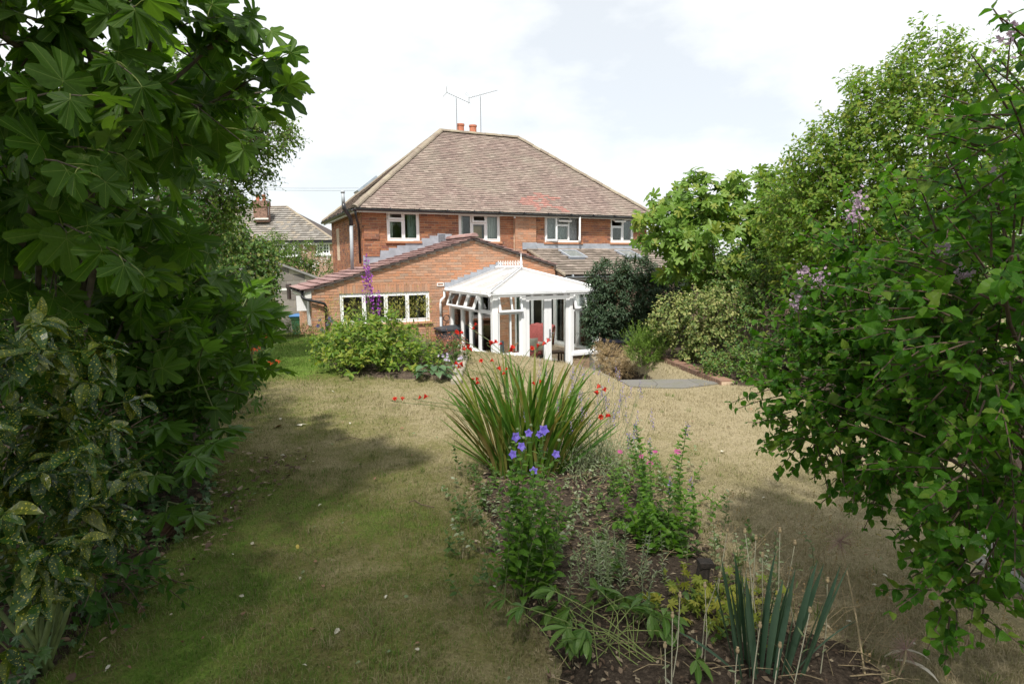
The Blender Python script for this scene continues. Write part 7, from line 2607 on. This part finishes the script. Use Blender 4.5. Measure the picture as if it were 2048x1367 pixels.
ev = plant('evergreen_shrub', 'rounded dark grey-green evergreen shrub hiding the conservatory corner', 'shrub', (2.9, 13.4, 1.0))
eells = [E(1255, 610, 13.2, .74, .65, .64, 3), E(1208, 632, 13.0, .36, .4, .4, 1), E(1325, 595, 13.0, .55, .5, .5, 1.5), E(1215, 555, 13.2, .34, .4, .26, .7), E(1290, 660, 13.2, .5, .5, .36, .9), E(1275, 540, 13.3, .3, .4, .2, .45), E(1340, 640, 13.4, .3, .4, .35, .6), E(1200, 670, 12.9, .26, .3, .16, .4)]
leafy(ev, eells, 2500, P_LANCE[:2], L_EVER, .22, 9, 1, .12, .004, lo=.5, up=.3, alpha=45, droop=.1)
limb(ev, 'trunk', [(2.9, 13.4, .9), (2.85, 13.35, 1.6), at(1250, 630, 13.2)], .07, .03, M_['bark'])
skeleton(ev, (2.87, 13.38, 1.4), eells, 8, .03, M_['bark'])

va = plant('variegated_shrub', 'loose shrub with cream-edged leaves in front of the fig tree', 'shrub', (3.3, 10.6, 1.48))
vells = [E(1375, 640, 10.5, .5, .5, .35, 1.6), E(1430, 690, 10.3, .45, .4, .32, 1.4), E(1340, 625, 10.5, .25, .3, .2, .5), E(1420, 620, 10.4, .4, .4, .3, 1), E(1400, 720, 10.2, .3, .3, .2, .6)]
leafy(va, vells, 800, P_OVATE[:2], L_VARI, .26, 6, 1, .07, .003, lo=.4, up=.3, alpha=55, upw=.5, face=(-.1, -.6, 0))
skeleton(va, (3.3, 10.6, 1.48), vells, 6, .018, M_['bark'])

sh = plant('glossy_shrub', 'dense dark leafy shrub between the variegated shrub and the lilac', 'shrub', (4.4, 9.4, 1.48))
sells = [E(1540, 650, 10.0, .6, .5, .75, 2), E(1500, 560, 10.8, .7, .5, .55, 1.5), E(1470, 740, 9.3, .5, .4, .3, 1.2), E(1580, 730, 9.0, .55, .4, .4, 1.3), E(1620, 580, 10.0, .7, .5, .7, 1.6), E(1700, 650, 9.0, .8, .5, .9, 2), E(1850, 640, 8.0, 1.0, .5, 1.0, 2), E(2000, 600, 7.5, 1.0, .5, 1.2, 2)]
leafy(sh, sells, 2500, P_OVATE[:2], L_CLIMB, .22, 6, 1, .065, .004, lo=.4, up=.3, upw=.6, face=(-.1, -.5, 0))
skeleton(sh, (4.4, 9.4, 1.48), sells, 8, .025, M_['bark'])

ro = plant('rosemary', 'bright green needle-leaved rosemary bush spilling over the brick wall', 'shrub', (2.5, 10.9, 1.4))
P, D, k = ell_points([E(1292, 712, 10.7, .3, .3, .28, 2), E(1275, 690, 10.7, .17, .2, .25, .8), E(1315, 690, 10.7, .2, .2, .25, .8)], 420, .3, 1.0)
D = nrm(D * .5 + np.array([0, 0, .8]) + rng.normal(0, .25, D.shape))
Mr, axr = shoot_leaves(P, D, .24, 16, 1, .055, alpha=35, droop=0, taper=.3, curve=.05)
pieces(ro, 'leaf', 'foliage', P_NARROW, Mr, rng.integers(0, 2, len(Mr)), L_ROSE, limit=0)
add_stems(ro, 'twigs', axr, .003, M_['stem'])
dy = plant('withered_shrub', 'withered straw-brown shrub beside the conservatory step', 'shrub', (2.2, 12.1, .8))
P, D, k = ell_points([E(1225, 722, 11.6, .3, .3, .3, 2), E(1212, 705, 11.8, .22, .2, .2, .8), E(1243, 740, 11.2, .26, .25, .22, 1)], 620, .4, 1.0)
D = nrm(D + np.array([0, 0, .3]) + rng.normal(0, .3, D.shape))
Md_, axd = shoot_leaves(P, D, .12, 12, 1, .045, alpha=45, droop=.1, taper=.2)
pieces(dy, 'leaf', 'foliage', P_NARROW, Md_, rng.integers(0, 2, len(Md_)), L_DRY, limit=0)
add_stems(dy, 'twigs', axd, .003, M_['dry_stem'])
pc_ = at(1232, 690, 12.6)
pot = thing('plant_pot', 'dark glazed plant pot in shade under the round evergreen', 'plant pot', (pc_[0], 12.6, 1.2))
MB().lathe((pc_[0], 12.6, pc_[2] - .25), [(.17, 0), (.24, .25), (.27, .33), (.29, .34), (.29, .4), (.25, .4), (.24, .34)], 20).build('pot', plain('dark_glaze', (.02, .022, .04), .25, .2), pot, smooth='auto')
MB().bevbox(pc_[0] - .5, pc_[0] + .5, 12.3, 13.1, .4, pc_[2] - .255, .02).build('plinth', M_['stone'], pot)
dsp = plant('dry_spikes', 'stiff dry beige flower spikes at the foot of the lilac', 'plant', (3.6, 8.0, 1.46))
tips = [at(random.uniform(1538, 1585), random.uniform(748, 765), 8.0 + random.uniform(-.2, .2)) for _ in range(20)]
add_stems(dsp, 'stems', np.array([[(t_[0], t_[1], 1.46), t_ - [0, 0, .15], t_] for t_ in tips]), .004, M_['dry_stem'])
spikes(dsp, tips, .12, 24, .022, L_DRY, 'spikes', .014)
for k_, (ells_, lab) in enumerate((([E(1450, 745, 9.0, .35, .3, .12, 1), E(1520, 760, 8.6, .35, .25, .12, 1)], 'low leafy ground cover along the dry lawn by the coping'),)):
    gc = plant('ground_cover', lab, 'plant', (3.5, 8.8, 1.47))
    leafy(gc, ells_, 260, P_OVATE[:2], L_CLIMB, .15, 5, 1, .06, .002, lo=.2)

li = plant('lilac', 'large lilac bush with heart-shaped green leaves filling the right foreground', 'lilac bush', (2.75, 2.9, 1.48))
lells = [E(1830, 600, 2.9, .48, .5, .58, 3), E(1990, 620, 2.0, .3, .3, .4, 2), E(1725, 730, 2.9, .33, .4, .36, 1.8), E(1690, 640, 3.0, .18, .3, .2, 1), E(1860, 860, 2.5, .42, .35, .3, 2), E(2010, 950, 2.0, .28, .3, .25, 1.2), E(1760, 890, 2.7, .26, .3, .15, 1), E(2075, 370, 2.1, .22, .3, .33, 1.3), E(1990, 490, 2.6, .25, .3, .25, 1.2), E(2085, 210, 1.9, .1, .2, .22, .4), E(1960, 1080, 2.1, .2, .2, .14, .6), E(1890, 1180, 2.15, .09, .12, .11, .28), E(2000, 760, 2.4, .5, .4, .4, 2), E(2150, 600, 2.6, .5, .5, .8, 1.5)]
lells += [E(1650, 770, 3.0, .2, .3, .25, .9), E(1640, 860, 2.9, .15, .25, .12, .5), E(1800, 760, 2.8, .35, .35, .3, 1.4)]
P, D, k = ell_points(lells, 1150, .3, 1.0)
D = nrm(D + np.array([-.3, -.1, .3]) + rng.normal(0, .3, D.shape))
Ml, axl = shoot_leaves(P, D, .23, 5, 2, .06, alpha=58, droop=.25, taper=.45, rand=.42, phyl=PI / 2, curve=.12, sj=.42)
pieces(li, 'leaf', 'foliage', P_LILAC, Ml, rng.integers(0, 4, len(Ml)), L_LILAC, size=.07, limit=300, cell=24, minpx=16)
add_stems(li, 'twigs', axl, .0035, M_['twig'], .002, 4)
skeleton(li, (2.75, 2.9, 1.48), lells, 18, .02, M_['twig'], jit=.1)
for px, py, Y in ((1595, 603, 2.8), (1893, 498, 2.4), (1928, 543, 2.4), (1718, 408, 2.7), (1640, 562, 2.8), (1705, 430, 2.7), (2022, 68, 1.95), (1975, 398, 2.4), (1610, 548, 2.9), (2010, 330, 2.2)):
    c = at(px, py, Y)
    Pq = c + rng.normal(0, 1, (38, 3)) * [.018, .018, .026]
    x, y, z = orient(rnd_dir(38), rnd_dir(38))
    V, T, U = merged([P_STAR[0]], mats_of((x, y, z), Pq - BASE[li.name], np.repeat(.009 * rng.uniform(.6, 1.3, (38, 1)), 3, 1)), np.zeros(38, int))
    link('flower_head', mesh_tris('flower_head', V, T, F_LILAC, U, False), li, kind='stuff')
    add_stems(li, 'flower_stalk', np.array([[c + [.04, .05, -.12], c + [.015, .02, -.05], c]]), .003, M_['twig'], None, 4, None)
ug = plant('low_green_plants', 'low strappy green plants at the far edge of the side path', 'plant', (2.9, 3.9, 1.46))
specs = [((3.15 + random.gauss(0, .2), 4.0 + random.gauss(0, .4), 1.46), random.uniform(0, 6.28), random.uniform(.2, .7), random.uniform(.3, 1.2), random.uniform(.2, .4)) for _ in range(90)]
blades(ug, specs, L_SHRUB, width=.011, segs=4)

# ------------------------------------------------------------------ trees and hedges further off
def far_tree(px, py, Y, rx, rz, label, mat, n=900, size=.28, name='tree', cat='tree', grp='trees beyond the gardens'):
    c = at(px, py, Y)
    t = plant('garden_tree', label, cat, (c[0], Y, .8), grp)
    ells = [(c, (rx, rx * .8, rz), 3), (c + np.array([-rx * .6, 0, -rz * .25]), (rx * .6, rx * .6, rz * .6), 1.2), (c + np.array([rx * .6, 0, -rz * .2]), (rx * .6, rx * .6, rz * .65), 1.2), (c + np.array([0, 0, -rz * .8]), (rx * .8, rx * .6, rz * .6), 1)]
    leafy(t, ells, n, P_SMALL, mat, size * 2.6, 5, 1, size, 0, lo=.45, up=.3)
    limb(t, 'trunk', [(c[0], Y, .7), (c[0] + .1, Y, c[2] - rz), tuple(c)], rx * .09, rx * .03, M_['bark'])
    skeleton(t, (c[0], Y, max(1.0, c[2] - rz * 1.2)), ells, 5, rx * .04, M_['bark'])


for a in ((1480, 560, 19, 1.8, 1.1, 'bushy tree just beyond the sunlit fig', L_CLIMB), (1640, 545, 18, 1.9, 1.4, 'dense tree beyond the yellow-green tree', L_SHRUB), (1790, 540, 20, 2.4, 1.6, 'broad tree behind the lilac and the tall tree', L_CLIMB), (1950, 530, 19, 2.4, 1.7, 'rounded tree at the far right beyond the lilac', L_SHRUB),
          (330, 520, 26, 2.4, 1.6, 'rounded tree beyond the left hedge', L_LEFT), (180, 500, 22, 2.6, 2.0, 'large tree far behind the fig tree', L_CLIMB), (20, 500, 20, 2.6, 2.0, 'tree at the far left behind the hedge', L_SHRUB), (415, 510, 34, 2.0, 1.6, 'pale tree beside the distant house', L_LEFT)):
    far_tree(a[0], a[1], a[2], a[3], a[4], a[5], a[6])

# ------------------------------------------------------------------ fallen leaves on the lawn: single things
FL = [leaf_mat('fallen_leaf_pale', [(.4, .36, .28), (.52, .5, .42)], .1, .8), leaf_mat('fallen_leaf_brown', [(.16, .09, .055), (.26, .16, .1)], .1, .8), leaf_mat('fallen_leaf_green', [(.12, .17, .08), (.18, .22, .12)], .15, .7), leaf_mat('fallen_leaf_yellow', [(.4, .3, .06), (.45, .36, .12)], .15, .7)]
names_ = ['small pale dried leaf lying on the grass', 'small brown dried leaf lying on the grass', 'small fallen green leaf lying on the grass', 'small yellow leaf lying on the grass']
fmesh = {}


def fallen(x, y, s, k, proto, label=None, group='fallen leaves on the lawn'):
    key = (k, id(proto[0]))
    if key not in fmesh:
        fmesh[key] = mesh_tris('fallen_leaf', proto[0], proto[1], FL[k], proto[2], False)
    o = bpy.data.objects.new('fallen_leaf', fmesh[key])
    COL.objects.link(o)
    o.location = (x, y, gz(x, y) + .022)
    o.rotation_euler = (random.gauss(0, .3), random.gauss(0, .3), random.uniform(0, 6.28))
    o.scale = (s, s, s)
    tag(o, label or names_[k], 'leaf', group)


for px, py, s, k, pr in ((597, 850, .11, 0, P_FIG[2]), (558, 852, .09, 1, P_FIG[1]), (545, 838, .06, 2, P_OVATE[1]), (700, 845, .04, 0, P_OVATE[0])):
    p = at(px, py, 6.2)
    d_ = (p - np.array([0, 0, EYE]))
    q = np.array([0, 0, EYE]) + d_ * ((EYE - 1.47) / -d_[2])
    fallen(q[0], q[1], s, k, pr, {597: 'large cream dried fig leaf lying on the left lawn', 558: 'curled reddish-brown leaf beside the large cream leaf', 545: 'small green leaf left of the large cream leaf', 700: 'small pale leaf on the lawn between the peony and the sword leaves'}[px], None)
for pts, lab in (([(818, 1003), (830, 1000), (842, 1008), (868, 1014)], 'thin curved twig lying on the shaded left lawn'), ([(672, 880), (700, 874), (722, 878)], 'thin pale twig lying on the lawn behind the shade line')):
    q_ = []
    for px, py in pts:
        d_ = at(px, py, 1.0) - np.array([0, 0, EYE])
        p = np.array([0, 0, EYE]) + d_ * ((EYE - 1.475) / -d_[2])
        q_.append((p[0], p[1], gz(p[0], p[1]) + .02))
    solo('twig', MB().tube(q_, .004, 5), M_['twig'], lab, 'twig')
dsl = plant('dead_strap_leaf', 'curled pale dead strap leaf on the soil at the near right corner of the bed', 'dead leaf', (1.62, 2.3, 1.49))
blades(dsl, [((1.62, 2.42, 1.48), -.6, .7, 1.9, .22), ((1.66, 2.4, 1.48), -1.2, 1.0, 1.2, .2)], leaf_mat('bleached_leaf', [(.5, .44, .36), (.6, .54, .46)], .1, .7), width=.011, segs=7)
n_f = 0
while n_f < 150:
    px, py = random.uniform(120, 2040), random.uniform(775, 1365)
    d_ = at(px, py, 1.0) - np.array([0, 0, EYE])
    q = np.array([0, 0, EYE]) + d_ * ((EYE - 1.47) / -d_[2])
    X_, Y_ = np.array([q[0]]), np.array([q[1]])
    if q[1] > 9 or inside(BED_MID, X_, Y_)[0] or inside(BED_LEFT, X_, Y_)[0] or inside(BED_RIGHT, X_, Y_)[0] or inside(BED_FAR, X_, Y_)[0]:
        continue
    k = random.choices((0, 1, 2, 3), (.5 if q[0] > 0 else .25, .3, .2, .05))[0]
    fallen(q[0], q[1], random.uniform(.015, .038) * (1.4 if q[1] > 4.5 else 1), k, random.choice(P_OVATE[:3]))
    n_f += 1

# ------------------------------------------------------------------ grass


def grass_mat():
    m, n, l, b = new_mat('grass_blades')
    a = n.new('ShaderNodeAttribute')
    a.attribute_name = 'dry'
    r, g = piece_rand(n, l)
    k = math_n(n, l, 'ADD', a.outputs['Fac'], math_n(n, l, 'MULTIPLY', math_n(n, l, 'SUBTRACT', r, .5), .75))
    col = ramp_n(n, l, k, [(0.0, (.1, .19, .025)), (.3, (.14, .17, .045)), (.6, (.255, .225, .115)), (1.0, (.395, .335, .215))])
    l.new(col, b.inputs['Base Color'])
    b.inputs['Roughness'].default_value = .7
    b.inputs['Specular IOR Level'].default_value = .2
    tr = n.new('ShaderNodeBsdfTranslucent')
    l.new(col, tr.inputs['Color'])
    ms = n.new('ShaderNodeMixShader')
    ms.inputs[0].default_value = .3
    l.new(b.outputs[0], ms.inputs[1])
    l.new(tr.outputs[0], ms.inputs[2])
    l.new(ms.outputs[0], n['Material Output'].inputs['Surface'])
    return m


def build_grass():
    Ps = []
    for y0, y1, x0, x1, dens in ((1.7, 3.2, -2.3, 2.6, 9000), (3.2, 5.0, -3.0, 3.6, 5200), (5.0, 8.0, -4.2, 4.2, 2400), (8.0, 12.0, -5.6, 3.8, 1150), (12.0, 15.4, -6.8, -.9, 800)):
        n = int((y1 - y0) * (x1 - x0) * dens)
        Ps.append(np.stack([rng.uniform(x0, x1, n), rng.uniform(y0, y1, n)], 1))
    P = np.concatenate(Ps)
    X, Y = P[:, 0], P[:, 1]
    nz = .09 * wobble(X, Y, 3.5)
    nz = nz + rng.exponential(.03, len(X)) * rng.choice([-1, 1], len(X), p=[.7, .3])
    ok = (sdist(BED_MID, X, Y) + nz < .04) & (sdist(BED_FAR, X, Y) + nz < 0.02) & (sdist(BED_LEFT, X, Y) + nz < .06) & (sdist(BED_RIGHT, X, Y) + nz < .05) & (sdist(SUNK, X, Y) < .12) & ~inside(PATH_SLAB, X, Y) & ~((X > 2.4) & (X < 3.15) & (Y > 2.2) & (Y < 3.8))
    X, Y = X[ok], Y[ok]
    n = len(X)
    Z = ground_z(X, Y)
    far = np.clip(Y / 5, 1, 2.6)
    az = rng.uniform(0, 6.28, n)
    ln = rng.uniform(.016, .04, n) * (1 + .35 * (far - 1)) * (1 + .55 * np.clip(wobble(X, Y, 6.1) + .6 * wobble(X + 5, Y, 13), -.7, 1.2))
    lean = rng.uniform(.15, 1.25, n)
    w = rng.uniform(.0011, .0019, n) * far
    d = np.stack([np.cos(az), np.sin(az), np.zeros(n)], 1)
    s = np.stack([-np.sin(az), np.cos(az), np.zeros(n)], 1)
    B = np.stack([X, Y, Z - .004], 1)
    mid = B + d * (ln * .35 * np.sin(lean))[:, None] + np.array([0, 0, 1]) * (ln * .6)[:, None]
    tip = B + d * (ln * np.sin(lean) * 1.1)[:, None] + np.array([0, 0, 1]) * (ln * (.35 + .65 * np.cos(lean)))[:, None]
    V = np.stack([B - s * w[:, None], B + s * w[:, None], mid + s * (w * .8)[:, None], mid - s * (w * .8)[:, None], tip], 1).reshape(-1, 3)
    T = (np.array([(0, 1, 2), (0, 2, 3), (3, 2, 4)])[None] + (np.arange(n) * 5)[:, None, None]).reshape(-1, 3)
    me = mesh_tris('grass', V, T, grass_mat(), None, False)
    a = me.attributes.new('dry', 'FLOAT', 'POINT')
    a.data.foreach_set('value', np.repeat(dryness(X, Y), 5).astype(np.float32))
    o = link('grass', me)
    tag(o, 'short mown grass, part green and part dried to straw', None, kind='stuff')
    return n



def tufts():
    """longer grass growing at the bed edges and in patches of the lawn"""
    Vs, Ts, dr, n0 = [], [], [], 0
    spots = []
    for Pg in (BED_MID, BED_FAR):
        L = np.linalg.norm(np.roll(Pg, -1, 0) - Pg, axis=1)
        for i in range(len(Pg)):
            for q in range(int(L[i] / .07)):
                p = Pg[i] + (Pg[(i + 1) % len(Pg)] - Pg[i]) * random.random() + rng.normal(0, .05, 2)
                if p[1] > 1.8:
                    spots.append((p[0], p[1], random.uniform(.05, .11), random.uniform(.1, .9)))
    for _ in range(140):
        x, y = random.uniform(-2, 2.2), random.uniform(2, 8)
        if not inside(BED_MID, np.array([x]), np.array([y]))[0]:
            spots.append((x, y, random.uniform(.035, .06), random.uniform(0, .5)))
    for x, y, h, d0 in spots:
        z = gz(x, y)
        k = random.randint(10, 24)
        for _ in range(k):
            az, le = random.uniform(0, 6.28), abs(random.gauss(.5, .35))
            d = np.array([math.cos(az), math.sin(az), 0])
            s = np.array([-d[1], d[0], 0]) * random.uniform(.0012, .002)
            b_ = np.array([x, y, z]) + rng.normal(0, .018, 3) * [1, 1, 0]
            l_ = h * random.uniform(.6, 1.2)
            m = b_ + d * l_ * .3 * math.sin(le) + np.array([0, 0, l_ * .55])
            t = b_ + d * l_ * math.sin(le) + np.array([0, 0, l_ * (.4 + .6 * math.cos(le))])
            Vs += [b_ - s, b_ + s, m + s * .8, m - s * .8, t]
            Ts += [(n0, n0 + 1, n0 + 2), (n0, n0 + 2, n0 + 3), (n0 + 3, n0 + 2, n0 + 4)]
            n0 += 5
            dr += [min(1, max(0, d0 + random.gauss(0, .15)))] * 5
    me = mesh_tris('grass_tufts', np.array(Vs), np.array(Ts), bpy.data.materials['grass_blades'], None, False)
    a = me.attributes.new('dry', 'FLOAT', 'POINT')
    a.data.foreach_set('value', np.array(dr, dtype=np.float32))
    tag(link('grass_tufts', me), 'longer grass tufts along the bed edges and in the lawn', None, kind='stuff')


print('grass blades', build_grass())
tufts()
print('triangles', sum(len(o.data.polygons) for o in scene.objects if o.type == 'MESH'), 'objects', len(scene.objects))
